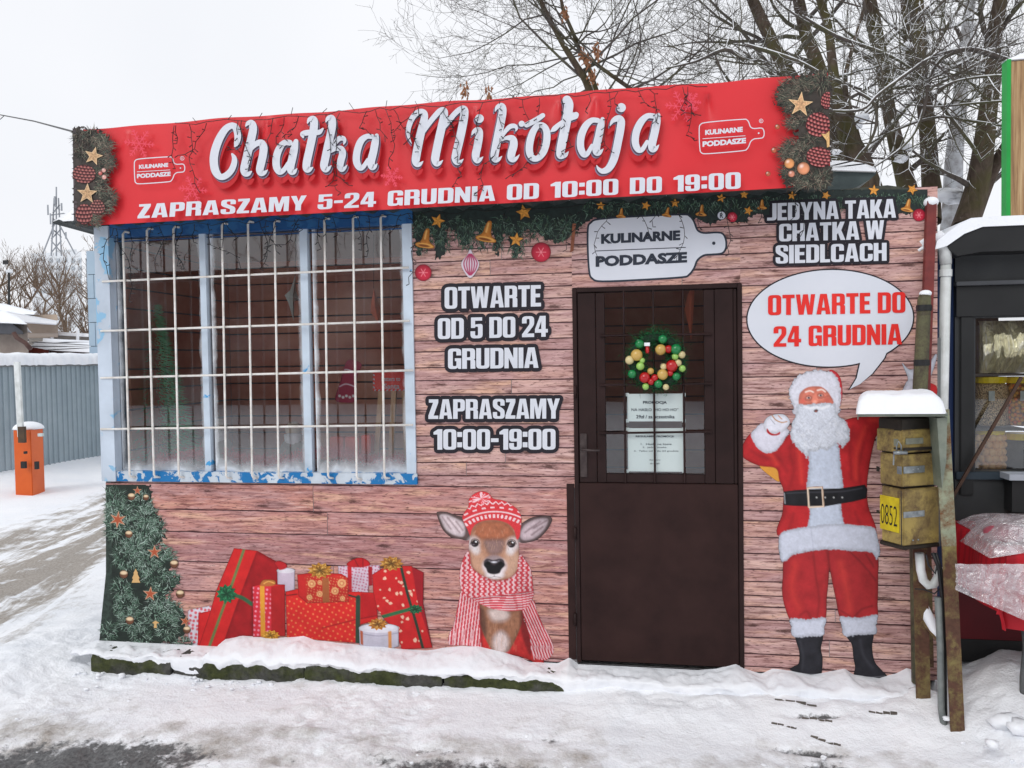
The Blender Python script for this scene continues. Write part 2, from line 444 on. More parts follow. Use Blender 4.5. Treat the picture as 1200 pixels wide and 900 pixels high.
rows(XL, xSR, lowrows, PL_LOW, .12)
rows(xWL, xWR, [zSeam, zWB - .001], PL_UP, 0) if zWB - zSeam > .01 else None
upr = zseq(zSeam, ZT, .058, .086)
rows(xWR, P(672, 450).x, upr, PL_UP, .3)
zr = [P(866, y).z for y in (800, 780, 765, 746, 725, 710, 697, 680.6, 666.6, 648, 629, 610, 598, 581, 566, 548, 515, 497, 480, 462, 442)]
zr[0] = .001
up2 = zr + zseq(zr[-1], ZT - .0, .06, .088)[1:]
cutz = [z for z in up2 if z > zDT + .03]
rows(xDR, XR, up2, PL_UP, .35)
rows(P(672, 450).x, xDR, [zDT] + cutz, PL_UP, .3)
# raised curved end of the wrap above the wall at the right
MB().flat([[XZ(700, 240, -.003), XZ(975, 236, -.003), XZ(1086, 245, -.003), XZ(1086, 233, -.003), XZ(1070, 221, -.003), XZ(1040, 217, -.003), XZ(975, 223, -.003), XZ(700, 235, -.003)]], -.003).build('wrap_top_edge', mottled('dark_green_print', C(48, 52, 48), C(70, 72, 62), 30, .5, .3, 0), wrap)

# ------------------------------------------------------------- block lettering (heavy condensed capitals)
def rr(x0, y0, x1, y1, r): return [(x0, y0, r), (x1, y0, r), (x1, y1, r), (x0, y1, r)]
b_ = .055
GL = {
 'O': (.52, [rr(0, 0, .52, 1, .17), rr(.19, .14, .33, .86, b_)]), '0': (.52, [rr(0, 0, .52, 1, .17), rr(.19, .14, .33, .86, b_)]),
 'T': (.48, [[(0, 1), (.48, 1), (.48, .83), (.335, .83), (.335, 0), (.145, 0), (.145, .83), (0, .83)]]),
 'W': (.76, [[(0, 1), (.17, 1), (.215, .42), (.285, 1), (.475, 1), (.545, .42), (.59, 1), (.76, 1), (.65, 0), (.455, 0), (.38, .55), (.305, 0), (.11, 0)]]),
 'A': (.56, [[(.15, 1), (.41, 1), (.56, 0), (.37, 0), (.355, .18), (.205, .18), (.19, 0), (0, 0)], [(.28, .8), (.335, .33), (.225, .33)]]),
 'R': (.52, [[(0, 0), (0, 1), (.51, 1, .16), (.51, .48, .09), (.46, .46), (.52, .4, .05), (.52, 0), (.33, 0), (.33, .42, .04), (.19, .42), (.19, 0)], [(.19, .86), (.32, .86, b_), (.32, .56, b_), (.19, .56)]]),
 'E': (.42, [[(0, 0), (0, 1), (.41, 1), (.41, .83), (.19, .83), (.19, .6), (.38, .6), (.38, .43), (.19, .43), (.19, .17), (.42, .17), (.42, 0)]]),
 'D': (.52, [[(0, 0), (0, 1), (.52, 1, .18), (.52, 0, .18)], [(.19, .85), (.33, .85, b_), (.33, .15, b_), (.19, .15)]]),
 'L': (.4, [[(0, 0), (0, 1), (.19, 1), (.19, .17), (.4, .17), (.4, 0)]]),
 'I': (.19, [[(0, 0), (0, 1), (.19, 1), (.19, 0)]]),
 'H': (.52, [[(0, 0), (0, 1), (.19, 1), (.19, .6), (.33, .6), (.33, 1), (.52, 1), (.52, 0), (.33, 0), (.33, .43), (.19, .43), (.19, 0)]]),
 'N': (.52, [[(0, 0), (0, 1), (.17, 1), (.35, .5), (.35, 1), (.52, 1), (.52, 0), (.35, 0), (.17, .5), (.17, 0)]]),
 'M': (.68, [[(0, 0), (0, 1), (.25, 1), (.34, .5), (.43, 1), (.68, 1), (.68, 0), (.51, 0), (.51, .66), (.41, 0), (.27, 0), (.17, .66), (.17, 0)]]),
 'K': (.54, [[(0, 0), (0, 1), (.19, 1), (.19, .62), (.33, 1), (.52, 1), (.38, .54), (.55, 0), (.35, 0), (.24, .4), (.19, .3), (.19, 0)]]),
 'U': (.52, [[(0, 1), (.19, 1), (.19, .14, b_), (.33, .14, b_), (.33, 1), (.52, 1), (.52, 0, .17), (0, 0, .17)]]),
 'Y': (.54, [[(0, 1), (.19, 1), (.27, .62), (.35, 1), (.54, 1), (.365, .38), (.365, 0), (.175, 0), (.175, .38)]]),
 'Z': (.42, [[(0, 0), (.42, 0), (.42, .17), (.22, .17), (.42, .83), (.42, 1), (.02, 1), (.02, .83), (.2, .83), (0, .17)]]),
 'P': (.5, [[(0, 0), (0, 1), (.5, 1, .17), (.5, .38, .17), (.19, .38), (.19, 0)], [(.19, .85), (.31, .85, b_), (.31, .53, b_), (.19, .53)]]),
 'C': (.52, [[(.33, .62), (.33, .86, b_), (.19, .86, b_), (.19, .14, b_), (.33, .14, b_), (.33, .4), (.52, .4), (.52, 0, .17), (0, 0, .17), (0, 1, .17), (.52, 1, .17), (.52, .62)]]),
 'G': (.52, [[(.33, .66), (.33, .86, b_), (.19, .86, b_), (.19, .14, b_), (.33, .14, b_), (.33, .38), (.27, .38), (.27, .52), (.52, .52), (.52, 0), (.42, 0), (.38, .06), (.3, 0, .08), (0, 0, .17), (0, 1, .17), (.52, 1, .17), (.52, .66)]]),
 'S': (.5, [[(.5, .66), (.32, .66), (.32, .87, b_), (.19, .87, b_), (.19, .7, b_), (.5, .45, .12), (.5, 0, .16), (0, 0, .16), (0, .34), (.18, .34), (.18, .13, b_), (.32, .13, b_), (.32, .33, b_), (0, .58, .12), (0, 1, .16), (.5, 1, .16)]]),
 'J': (.42, [[(.23, 1), (.42, 1), (.42, 0, .17), (0, 0), (0, .17), (.23, .17, .05)]]),
 '2': (.5, [[(0, .66), (0, 1, .17), (.5, 1, .17), (.5, .58, .1), (.22, .17), (.5, .17), (.5, 0), (0, 0), (0, .14), (.31, .62, b_), (.31, .87, b_), (.19, .87, b_), (.19, .66)]]),
 '5': (.5, [[(.02, 1), (.48, 1), (.48, .84), (.19, .84), (.19, .66), (.5, .7, .13), (.5, 0, .17), (0, 0, .17), (0, .34), (.19, .34), (.19, .13, b_), (.31, .13, b_), (.31, .56, b_), (.19, .56, .04), (.19, .5), (.02, .5)]]),
 '4': (.53, [[(.2, 1), (.44, 1), (.44, .37), (.53, .37), (.53, .2), (.44, .2), (.44, 0), (.26, 0), (.26, .2), (0, .2), (0, .37)], [(.26, .75), (.26, .37), (.145, .37)]]),
 '9': (.5, [[(0, 1, .17), (.5, 1, .17), (.5, 0, .17), (0, 0, .17), (0, .32), (.19, .32), (.19, .13, b_), (.31, .13, b_), (.31, .4), (0, .38, .15)], rr(.19, .53, .31, .87, b_)]),
 '8': (.5, [rr(0, 0, .5, 1, .17), rr(.19, .57, .31, .87, b_), rr(.19, .13, .31, .43, b_)]),
 '1': (.35, [[(.17, 1), (.35, 1), (.35, 0), (.155, 0), (.155, .74), (0, .74), (0, .86)]]),
 ':': (.19, [[(0, .12), (0, .36), (.19, .36), (.19, .12)], [(0, .62), (0, .86), (.19, .86), (.19, .62)]]),
 '-': (.3, [[(0, .37), (0, .55), (.3, .55), (.3, .37)]]),
}
def rounded(loop, seg=4):
    o = []; n = len(loop)
    for i, p in enumerate(loop):
        if len(p) < 3: o.append(Vector((p[0], p[1]))); continue
        c = Vector(p[:2]); a = Vector(loop[i - 1][:2]); b2 = Vector(loop[(i + 1) % n][:2]); r = p[2]
        u = (a - c); v = (b2 - c); r = min(r, u.length * .5, v.length * .5)
        A = c + u.normalized() * r; B = c + v.normalized() * r
        for k in range(seg + 1):
            t = k / seg; o.append(A * (1 - t) ** 2 + c * 2 * t * (1 - t) + B * t * t)
    return o
def line_loops(text, gap=.07, space=.24):
    x = 0; o = []
    for ch in text:
        if ch == ' ': x += space; continue
        w, loops = GL[ch]
        if ch == ':': o += [[[(p.x + x, p.y) for p in rounded(l)]] for l in loops]
        else: o.append([[(p.x + x, p.y) for p in rounded(l)] for l in loops])
        x += w + gap
    return x - gap, o
def block_text(text, quad, parent, Y, mat, outline=0, name='lettering', label=None, gap=.07, space=.24, omat=BLACK_INK):
    """quad = pixel corners (left,top) (right,top) (right,bottom) (left,bottom) of the capitals"""
    Wt, gl = line_loops(text, gap, space); (ax, ay), (bx, by), (cx, cy), (dx, dy) = quad
    def mp(p):
        u = p[0] / Wt; v = p[1]
        tx, ty = ax + (bx - ax) * u, ay + (by - ay) * u; ux, uy = dx + (cx - dx) * u, dy + (cy - dy) * u
        return (ux + (tx - ux) * v, uy + (ty - uy) * v)
    m_ = MB(); om = MB(); n = 0
    for loops in gl:
        w = [[XZ(*mp(p), Y) for p in l] for l in loops]
        m_.flat(w, Y)
        if outline:
            for l in loops[:1]:
                pp = [mp(p) for p in l]
                om.flat([[XZ(*p, Y + .0016) for p in pp]], Y + .0016)
                for i in range(len(pp)):
                    (x0, y0), (x1, y1) = pp[i - 1], pp[i]; L = math.hypot(x1 - x0, y1 - y0)
                    if L < 1e-6: continue
                    nx, ny = -(y1 - y0) / L * outline, (x1 - x0) / L * outline; yy = Y + .0008 + (n % 60) * 1.2e-5; n += 1
                    q = [(x0 + nx, y0 + ny), (x1 + nx, y1 + ny), (x1 - nx, y1 - ny), (x0 - nx, y0 - ny)]
                    om.add([P(a, b, yy) for a, b in q], [(0, 1, 2, 3)])
                    yy = Y + .0008 + (n % 60) * 1.2e-5; n += 1
                    om.add([P(x1 + outline * math.cos(t * math.pi / 5), y1 + outline * math.sin(t * math.pi / 5), yy) for t in range(10)], [tuple(range(10))])
    if outline: om.build('lettering_outline', omat, parent, label='black outline behind ' + (label or 'the letters'))
    return m_.build(name, mat, parent, label=label)

LT = -.008
def Q(l, t_l, r, t_r, b_r, b_l, l2=None, r2=None): return [(l, t_l), (r, t_r), (r2 or r, b_r), (l2 or l, b_l)]
block_text('OTWARTE', Q(521, 336.5, 634, 334, 359, 362), wrap, LT, WHITE_INK, 4.2, label='white letters OTWARTE', gap=.035)
block_text('OD 5 DO 24', Q(513, 373, 642, 370, 394.5, 397.5), wrap, LT, WHITE_INK, 4.2, label='white letters OD 5 DO 24', gap=.035)
block_text('GRUDNIA', Q(525, 408.5, 631, 407, 431, 432.5), wrap, LT, WHITE_INK, 4.2, label='white letters GRUDNIA', gap=.035)
block_text('ZAPRASZAMY', Q(502, 468, 656, 467, 490.5, 491), wrap, LT, WHITE_INK, 4.2, label='white letters ZAPRASZAMY', gap=.035)
block_text('10:00-19:00', Q(508, 503, 651, 502.5, 527, 527), wrap, LT, WHITE_INK, 4.2, label='white digits 10:00-19:00', gap=.035)
block_text('JEDYNA TAKA', Q(899, 238.5, 1050, 233, 255, 258.5), wrap, LT, WHITE_INK, 3.4, label='white letters JEDYNA TAKA', gap=.04)
block_text('CHATKA W', Q(913, 262.5, 1036, 258, 280, 283), wrap, LT, WHITE_INK, 3.4, label='white letters CHATKA W', gap=.04)
block_text('SIEDLCACH', Q(909, 287.5, 1039, 284.5, 305.5, 309), wrap, LT, WHITE_INK, 3.4, label='white letters SIEDLCACH', gap=.04)
# speech bubble
def ellpts(cx, cy, rx, ry, n=60, a0=0, rot=0): 
    o = []
    for i in range(n):
        t = 2 * math.pi * i / n + a0; x, y = rx * math.cos(t), ry * math.sin(t)
        o.append((cx + x * math.cos(rot) - y * math.sin(rot), cy + x * math.sin(rot) + y * math.cos(rot)))
    return o
def bubble(g):
    e = ellpts(973, 373, 97 + g, 56.5 + g, 90, rot=-.02)
    o = []
    for (x, y) in e:
        if y > 405 and 1007 < x < 1038: continue
        o.append((x, y))
    k = max(range(len(o)), key=lambda i: math.hypot(o[i][0] - o[i - 1][0], o[i][1] - o[i - 1][1]))
    tail = [(1036 + g, 420), (1022 + g, 438), (1008, 450), (996 - g * 1.6, 456 + g * 1.1), (1004 - g, 443), (1008 - g, 425)]
    return o[:k] + tail + o[k:]
MB().flat([[XZ(x, y, -.0045) for x, y in bubble(1.6)]], -.0045).build('speech_bubble_outline', BLACK_INK, wrap)
MB().flat([[XZ(x, y, -.0055) for x, y in bubble(0)]], -.0055).build('speech_bubble', WHITE_INK, wrap, label='white printed speech bubble')
block_text('OTWARTE DO', Q(900, 346, 1061, 342, 366.5, 369.5), wrap, LT, RED_INK, 0, label='red letters OTWARTE DO', gap=.05)
block_text('24 GRUDNIA', Q(906.5, 382.5, 1057, 379.5, 403.5, 406.5), wrap, LT, RED_INK, 0, label='red letters 24 GRUDNIA', gap=.05)

# cutting-board shaped logo
def board_loop(x0, y0, x1, y1, sk, g=0):
    """pixel outline of a cutting board; body x0..xb, handle to x1; sk = vertical skew over the full width"""
    Wd, H = x1 - x0, y1 - y0
    base = [(0, .14), (.02, .05), (.08, .0), (.36, -.02), (.68, -.02), (.735, .01), (.765, .1), (.79, .24), (.84, .3), (.93, .3), (.975, .32), (.995, .4), (1, .48), (.995, .56), (.97, .62), (.9, .63), (.84, .64), (.79, .72), (.765, .85), (.73, .95), (.68, .985), (.4, 1.0), (.1, 1.0), (.03, .95), (.01, .84), (0, .5)]
    p = [(x0 + u * Wd, y0 + v * H + sk * (.5 - u)) for u, v in base]
    p = catmull(p, 4)
    if g:
        c = p.mean(0); q = []
        for i in range(len(p)):
            t = p[(i + 1) % len(p)] - p[i - 1]; t = t / (np.hypot(*t) + 1e-9); q.append(p[i] + np.array([t[1], -t[0]]) * g)
        p = np.array(q)
    return [tuple(v) for v in p]
def ink_text(body, x, y, h, w, sk, parent, Y, mat, off=.03, name='lettering', label=None):
    """small lettering: left end at pixel x, baseline y, cap height h px, total width w px, rises sk px"""
    cu = bpy.data.curves.new('lettering_curve', 'FONT'); cu.body = body; cu.offset = off; cu.resolution_u = 3
    tmp = bpy.data.objects.new('tmp', cu); me = tmp.to_mesh()
    vs = np.array([v.co[:2] for v in me.vertices]); fs = [tuple(p.vertices) for p in me.polygons]; tmp.to_mesh_clear()
    bpy.data.objects.remove(tmp); bpy.data.curves.remove(cu)
    mn, mx_ = vs.min(0), vs.max(0); vs = (vs - mn) / (mx_ - mn)
    m_ = MB(); m_.add([P(x + u * w, y - v * h - sk * u, Y) for u, v in vs], fs)
    return m_.build(name, mat, parent, label=label)
def logo(x0, y0, x1, y1, sk, parent, Y, fill, line, lw, txt, tcap, holes=True, name='cutting_board_logo', reg=None):
    if fill: 
        MB().flat([[XZ(a, b, Y + .001) for a, b in board_loop(x0, y0, x1, y1, sk, lw)]], Y + .001).build('logo_outline', line, parent)
        MB().flat([[XZ(a, b, Y) for a, b in board_loop(x0, y0, x1, y1, sk)]], Y).build(name, fill, parent, label='cutting board shaped logo')
    else:
        a = board_loop(x0, y0, x1, y1, sk, lw / 2); c = board_loop(x0, y0, x1, y1, sk, -lw / 2); n = len(a)
        m_ = MB(); m_.add([P(x, y, Y) for x, y in a] + [P(x, y, Y) for x, y in c], [(i, (i + 1) % n, n + (i + 1) % n, n + i) for i in range(n)])
        m_.build(name, line, parent, label='cutting board shaped logo outline')
    Wd, H = x1 - x0, y1 - y0; t = Y - .0015; sy = lambda u: sk * (.5 - u)
    ink_text('KULINARNE', x0 + .09 * Wd, y0 + .40 * H + sy(.09), .165 * H, .58 * Wd, sk * .7, parent, t, txt, .055, label='letters KULINARNE')
    ink_text('PODDASZE', x0 + .05 * Wd, y0 + .775 * H + sy(.05), .18 * H, .67 * Wd, sk * .8, parent, t, txt, .055, label='letters PODDASZE')
    m_ = MB(); lw2 = max(.35, .006 * H); xa, xb = x0 + .05 * Wd, x0 + .71 * Wd
    m_.add([P(xa, y0 + .51 * H + sy(.05) + lw2, t), P(xb, y0 + .51 * H + sy(.7) + lw2, t), P(xb, y0 + .51 * H + sy(.7) - lw2, t), P(xa, y0 + .51 * H + sy(.05) - lw2, t)], [(0, 1, 2, 3)])
    hx, hy = x0 + .915 * Wd, y0 + .46 * H + sy(.91)
    m_.add([P(hx + .022 * H * 1.3 * math.cos(i * .628), hy + .022 * H * 1.3 * math.sin(i * .628), t) for i in range(10)], [tuple(range(10))])
    m_.build('logo_rule', txt, parent)
DK = mottled('slate_ink', C(40, 46, 58), C(46, 52, 64), 3, .5, .3, 0)
logo(690, 255, 850, 326, 6.5, wrap, -.0065, WHITE_INK, DK, 2.2, DK, 0)
def ring(cx, cy, r0, r1, Y, parent, mat, name, label=None, n=20):
    m_ = MB(); m_.add([P(cx + r * math.cos(i * 2 * math.pi / n), cy + r * math.sin(i * 2 * math.pi / n), Y) for r in (r0, r1) for i in range(n)], [(i, (i + 1) % n, n + (i + 1) % n, n + i) for i in range(n)])
    return m_.build(name, mat, parent, label=label)
MB().flat([[XZ(845.5 + 5 * math.cos(i * .314), 252.5 + 5 * math.sin(i * .314), -.006) for i in range(20)]], -.006).build('registered_mark_disc', WHITE_INK, wrap)
ring(845.5, 252.5, 4.6, 5.3, -.0066, wrap, DK, 'registered_mark_ring')
ink_text('R', 843.6, 255.4, 5.6, 4, 0, wrap, -.007, DK, .03, label='registered mark R')

# ================================================================= pictures printed on the wrap
def need(mb, cols, x, y, ang, L, w, col, Y):      # one flat printed fir needle
    dx, dy = math.cos(ang), math.sin(ang); nx, ny = -dy * w / 2, dx * w / 2
    vs = [P(x + nx, y + ny, Y), P(x - nx, y - ny, Y), P(x + dx * L, y + dy * L, Y)]
    mb.add(vs, [(0, 1, 2)]); cols += [col] * 3
def inkc(c, k=K): return tuple(np.clip(lin(c) * k, 0, .9)) + (1,)
def fir(name, clumps, parent, Y, n, palette, L=(4, 9), w=.9, label=None, dark=(24, 32, 28), inside=None):
    """clumps: (x, y, r, droop_angle or None); needles sprout round each, dark behind"""
    mb = MB(); cols = []
    tot = sum(c[2] ** 2 for c in clumps)
    for (x, y, r, ang) in clumps:
        k = int(n * r * r / tot)
        for i in range(k):
            a = rnd.uniform(0, 2 * math.pi); d = r * math.sqrt(rnd.random()); px, py = x + d * math.cos(a), y + d * math.sin(a)
            if inside and not inside(px, py): continue
            an = (ang + rnd.gauss(0, .75)) if ang is not None else a + rnd.gauss(0, .9)
            c = rnd.choice(palette); s_ = rnd.uniform(.75, 1.2); dk = rnd.random() < .3
            c = tuple(min(255, v * s_ * (.55 if dk else 1)) for v in c)
            need(mb, cols, px, py, an, rnd.uniform(*L) * (1.2 if dk else 1), w * rnd.uniform(.7, 1.3), inkc(c), Y - rnd.uniform(0, .0012) - (0 if dk else .0006))
    mb.col = cols; return mb.build(name, INK, parent, label=label)
def star_pts(cx, cy, r, rot=0, n=5, q=.45):
    return [(cx + (r if i % 2 == 0 else r * q) * math.sin(rot + i * math.pi / n), cy - (r if i % 2 == 0 else r * q) * math.cos(rot + i * math.pi / n)) for i in range(2 * n)]
def small_print(name, x, y, r, parent, Y, fn, step=.6, label=None):
    p = Print(x - r - 2, y - r - 2, x + r + 2, y + r + 2, step); fn(p, x, y, r); return p.build(name, parent, Y, label=label)
def f_star(c1=(205, 140, 60), c2=(235, 185, 110), rot=0.0, weave=False, q=.45):
    def f(p, x, y, r):
        s = star_pts(x, y, r, rot, 5, q); p.poly(s, c1, .4, True, False)
        ang = np.arctan2(p.Y - y, p.X - x) + rot; m_ = (np.cos(ang * 5 - np.pi / 2) > 0)
        p.c = p.c * np.where(np.sin(10 * (ang + math.pi / 2) / 2 + 0) > 0, 1.18, .82)[..., None]
        if weave:
            n_ = fbm(p.X, p.Y, 1.1, 2, 4); p.c = p.c * (0.55 + n_[..., None] * 1.0)
            q_ = star_pts(x, y, r * .96, rot, 5, q)
            for i in range(10): p.stroke([q_[i], q_[(i + 1) % 10]], c2, .9, .4)
    return f
def f_ball(c, hi=(255, 235, 225), stripes=None, flake=False):
    def f(p, x, y, r):
        p.ell(x, y, r, r, c, 0, .4, True)
        d = np.hypot(p.X - x - r * .25, p.Y - y - r * .3) / r; p.c = p.c * (1.12 - .45 * np.clip(d - .3, 0, 1))[..., None]
        p.c = p.c * (1 - .35 * sstep(.6, 1.05, np.hypot(p.X - x, p.Y - y) / r))[..., None]
        if hi is not None: p.ell(x - r * .3, y - r * .35, r * .28, r * .22, hi, -.6, r * .25, a=.65)
        if flake:
            for i in range(3): a = i * math.pi / 3; p.stroke([(x - math.cos(a) * r * .5, y - math.sin(a) * r * .5), (x + math.cos(a) * r * .5, y + math.sin(a) * r * .5)], (240, 150, 160), .7, .4, a=.8, smooth=False)
    return f
def f_bell(rot=0.0, c=(190, 120, 50)):
    def f(p, x, y, r):
        def t(u, v): return (x + u * r * math.cos(rot) - v * r * math.sin(rot), y + u * r * math.sin(rot) + v * r * math.cos(rot))
        p.poly([t(-.12, -1), t(.2, -1), t(.3, -.5), t(.42, .2), t(.95, .6), t(.7, .85), t(-.6, .9), t(-.95, .6), t(-.45, .2), t(-.3, -.5)], c, .5, True, shade=(.3, .3))
        p.ell(*t(0, .65), r * .8, r * .22, (225, 165, 85), rot, .5); p.ell(*t(-.1, .68), r * .6, r * .13, (130, 72, 30), rot, .5)
        p.stroke([t(-.05, -.8), t(-.1, 0)], (235, 185, 110), r * .15, .6, a=.7)
    return f

# --- garland along the top of the wrap
GREEN = [(62, 88, 76), (84, 108, 92), (48, 70, 60), (96, 116, 104), (70, 92, 70)]
gar = Print(484, 222, 1087, 320, 1.0)
topline = [(484, 232), (1087, 212)]
drops = [(484, 262), (492, 300), (505, 268), (512, 303), (521, 296), (526, 266), (545, 288), (560, 270), (566, 297), (573, 262), (583, 300), (592, 274), (605, 305), (615, 270), (640, 280), (655, 285), (672, 274), (684, 262), (700, 257), (760, 258), (800, 252), (815, 258), (835, 262), (850, 255), (868, 262), (890, 250), (905, 258), (960, 246), (1010, 246), (1060, 252), (1087, 246), (1087, 219), (1060, 217), (975, 222), (484, 228)]
gar.poly(drops, (34, 44, 42), .8, True, True, rough=5)
gar.c *= (.6 + .9 * fbm(gar.X, gar.Y, .35, 3, 3))[..., None]
gar.build('printed_garland', wrap, -.0035, label='dark fir garland printed along the top of the wrap')
cl = []
for x, y, r in [(490, 262, 14), (508, 270, 16), (520, 285, 9), (494, 288, 9), (540, 268, 16), (548, 284, 9), (562, 270, 14), (566, 285, 8), (583, 284, 9), (590, 265, 14), (606, 292, 10), (612, 272, 14), (635, 265, 16), (656, 268, 14), (668, 262, 13)]:
    cl.append((x, y, r, math.pi / 2))
for x in range(690, 1085, 14): cl.append((x, 246 - (x - 690) * .035 + rnd.uniform(-3, 3), 8, math.pi / 2))
fir('printed_fir_needles', cl, wrap, -.0048, 2600, GREEN, (4, 9), .9, 'fir needles printed in the top garland')
yo = -.0066
for (x, y, r, rt) in [(513, 259, 9, .3), (605, 281, 9, .1), (512, 300, 0, 0), (614, 249, 10, -.2), (704, 241, 6, .1), (757, 241, 6, .3), (791, 238, 6, 0), (845, 232, 6, .2), (872, 228, 6, 0), (877, 247, 6, .3), (928, 229, 6, .1), (968, 229, 6, .4), (1024, 223, 7, .1), (1069, 222, 7, .5), (765, 0, 0, 0)]:
    if r: small_print('printed_star', x, y, r, wrap, yo, f_star(rot=rt))
for (x, y, r, rt) in [(499, 280, 12, .15), (571, 272, 13, .2), (728, 250, 6, .1), (782, 249, 6, .2), (822, 247, 7, .1), (893, 240, 6, 0), (1064, 241, 8, .2)]:
    small_print('printed_bell', x, y, r, wrap, yo, f_bell(rt))
for (x, y, r) in [(496, 319.5, 9.8), (634, 295.5, 11.5), (858, 254.5, 6), (1077, 252, 7.5)]:
    small_print('printed_bauble', x, y, r, wrap, yo, f_ball((188, 38, 62), None, flake=True))
def f_onion(p, x, y, r):
    p.poly([(x, y - 18), (x + 4, y - 11), (x + 10.5, y - 2), (x + 8, y + 7), (x, y + 16), (x - 8, y + 7), (x - 10.5, y - 2), (x - 4, y - 11)], (205, 195, 205), .4, True)
    for i, u in enumerate((-.8, -.45, -.12, .22, .55, .88)):
        p.stroke([(x + u * 2, y - 12), (x + u * 9, y - 3), (x + u * 7, y + 6), (x + u * 1.5, y + 12)], (165, 50, 90), 1.5, .5)
small_print('printed_bauble', 551, 310, 19, wrap, yo, f_onion, label='pink and white striped onion shaped bauble print')
MB().flat([[XZ(x, y, yo) for x, y in ((671, 262), (675, 262), (672, 294), (668, 296))]], yo).build('printed_cinnamon_stick', mottled('cinnamon_ink', C(150, 92, 66), C(120, 70, 50), 20), wrap)

# --- fir branch column with ornaments at the lower left
lf = Print(114, 568, 224, 762, 1.0)
lf.poly([(124, 568), (172, 568), (178, 590), (190, 612), (192, 630), (183, 640), (205, 655), (200, 668), (212, 680), (203, 690), (196, 700), (214, 715), (218, 735), (205, 752), (160, 756), (135, 756), (116, 754), (119.5, 715), (124.5, 672), (124.6, 620)], (30, 40, 34), 1, True, True, rough=6)
lf.S = np.maximum(lf.S, np.where(lf.Y < 672, 124.3, 124.3 - (lf.Y - 672) * .1) - lf.X); lf.c *= (.5 + 1.1 * fbm(lf.X, lf.Y, .12, 4, 3))[..., None]
lf.build('printed_fir_branches', wrap, -.0035, clampx=lambda y: np.where(y < 672, 124.3, 124.3 - (y - 672) * .1), label='frosted fir branches printed at the lower left corner')
MB().flat([[XZ(x, y, -.0037) for x, y in ((124.1, 568), (131, 568), (131, 752), (116.2, 754), (119.6, 716), (124.1, 672))]], -.0037).build('printed_dark_edge', mottled('dark_fir_ink', C(28, 36, 32), C(52, 66, 58), 40, .5, .3, 0), wrap)
FROST = [(96, 122, 106), (124, 146, 132), (78, 104, 88), (150, 168, 158), (64, 88, 72)]
cl = [(132, 586, 15, None), (140, 600, 15, None), (165, 590, 13, None), (172, 606, 14, None), (170, 622, 14, None), (184, 618, 10, None), (148, 612, 10, None), (150, 650, 18, None), (160, 640, 14, None), (185, 648, 13, 0), (198, 650, 8, 0), (180, 672, 14, None), (200, 678, 10, 0), (172, 664, 10, None), (142, 690, 12, None), (148, 710, 15, None), (152, 726, 14, None), (185, 700, 14, None), (180, 720, 13, None), (202, 716, 12, 0), (195, 735, 14, None), (165, 745, 12, None), (127, 740, 10, None), (215, 755, 9, None), (132, 620, 12, None), (126, 600, 10, None)]
inL = lambda x, y: x > (123.5 if y < 680 else 123.5 - (y - 680) * .09)
fir('printed_fir_needles', cl, wrap, -.0048, 5200, FROST, (3.5, 8), .8, 'pale frosted needles printed over the dark fir', inside=inL)
for (x, y, r, rt) in [(138, 609, 11, .1), (181, 647, 9, 0), (176, 696, 9.5, .1), (217, 728, 7, .2), (161, 575, 6, 0)]:
    def fs(p, x_, y_, r_, rt=rt):
        s = star_pts(x_, y_, r_, rt, 5 if r_ < 10 else 6, .38); p.poly(s, (215, 180, 150), .4, True, False); s2 = star_pts(x_, y_, r_ * .8, rt, 5 if r_ < 10 else 6, .38)
        p.poly(s2, (165, 80, 50), .5, False, False)
    small_print('printed_straw_star', x, y, r, wrap, yo, fs)
for (x, y, r) in [(154, 582, 4.5), (151, 626, 4.5), (145, 673, 5), (204, 661, 5), (211, 696, 5), (152, 727, 5), (171, 583, 3.5), (219, 738, 4.5)]:
    small_print('printed_bauble', x, y, r, wrap, yo, lambda p, x_, y_, r_: (f_ball((104, 66, 46), None)(p, x_, y_, r_), p.ell(x_, y_ - 1.8, r_ * .8, r_ * .42, (222, 196, 160), 0, .9)))
small_print('printed_tree_cutout', 159, 675, 9, wrap, yo, lambda p, x, y, r: p.poly([(x, y - 9), (x + 3, y - 3), (x + 2, y - 3), (x + 5, y + 3), (x + 3.5, y + 3), (x + 5.5, y + 8), (x - 5, y + 8), (x - 3, y + 3), (x - 4.5, y + 3), (x - 2, y - 3), (x - 3, y - 3)], (205, 165, 110), .4, True, False))
small_print('printed_mushroom_cutout', 182, 731, 5, wrap, yo, lambda p, x, y, r: p.poly([(x - 4, y - 1), (x, y - 4), (x + 5, y - 1), (x + 1.5, y), (x + 2, y + 5), (x - 2, y + 5), (x - 1.5, y)], (208, 168, 112), .4, True, False))
# --- the man in a red suit printed at the right
REDC = (172, 34, 38)
st = Print(868, 408, 1099, 796, .85)
FUR = (196, 200, 214)
def fold(p, mask_pts, strokes, col, w=2.2, a=.5):
    for s_ in strokes: p.stroke(s_, col, w, w * .9, a=a)
jacket = [(870, 535), (871, 520), (884.5, 506), (904.4, 526.7), (924.4, 509), (933, 497), (960, 490), (984.4, 493), (1002, 489), (1030, 487), (1061, 486), (1083, 470), (1088, 486), (1075, 500), (1050, 506), (1029, 509), (1023, 524.4), (1019, 544.4), (1016, 569), (1017.5, 593), (1026, 627), (986, 630), (914.4, 630), (917, 600), (918, 575.6), (913, 562), (909, 549), (889, 545.6)]
st.poly([(890, 546), (912, 549), (913.5, 564), (905, 560)], (214, 150, 60), .5, True, True)
pantsL = [(920.7, 648), (945, 645), (969.7, 643), (971.5, 670), (969, 700), (966.2, 727), (946, 730), (927.7, 728), (920, 712), (916.6, 695), (917.2, 677)]
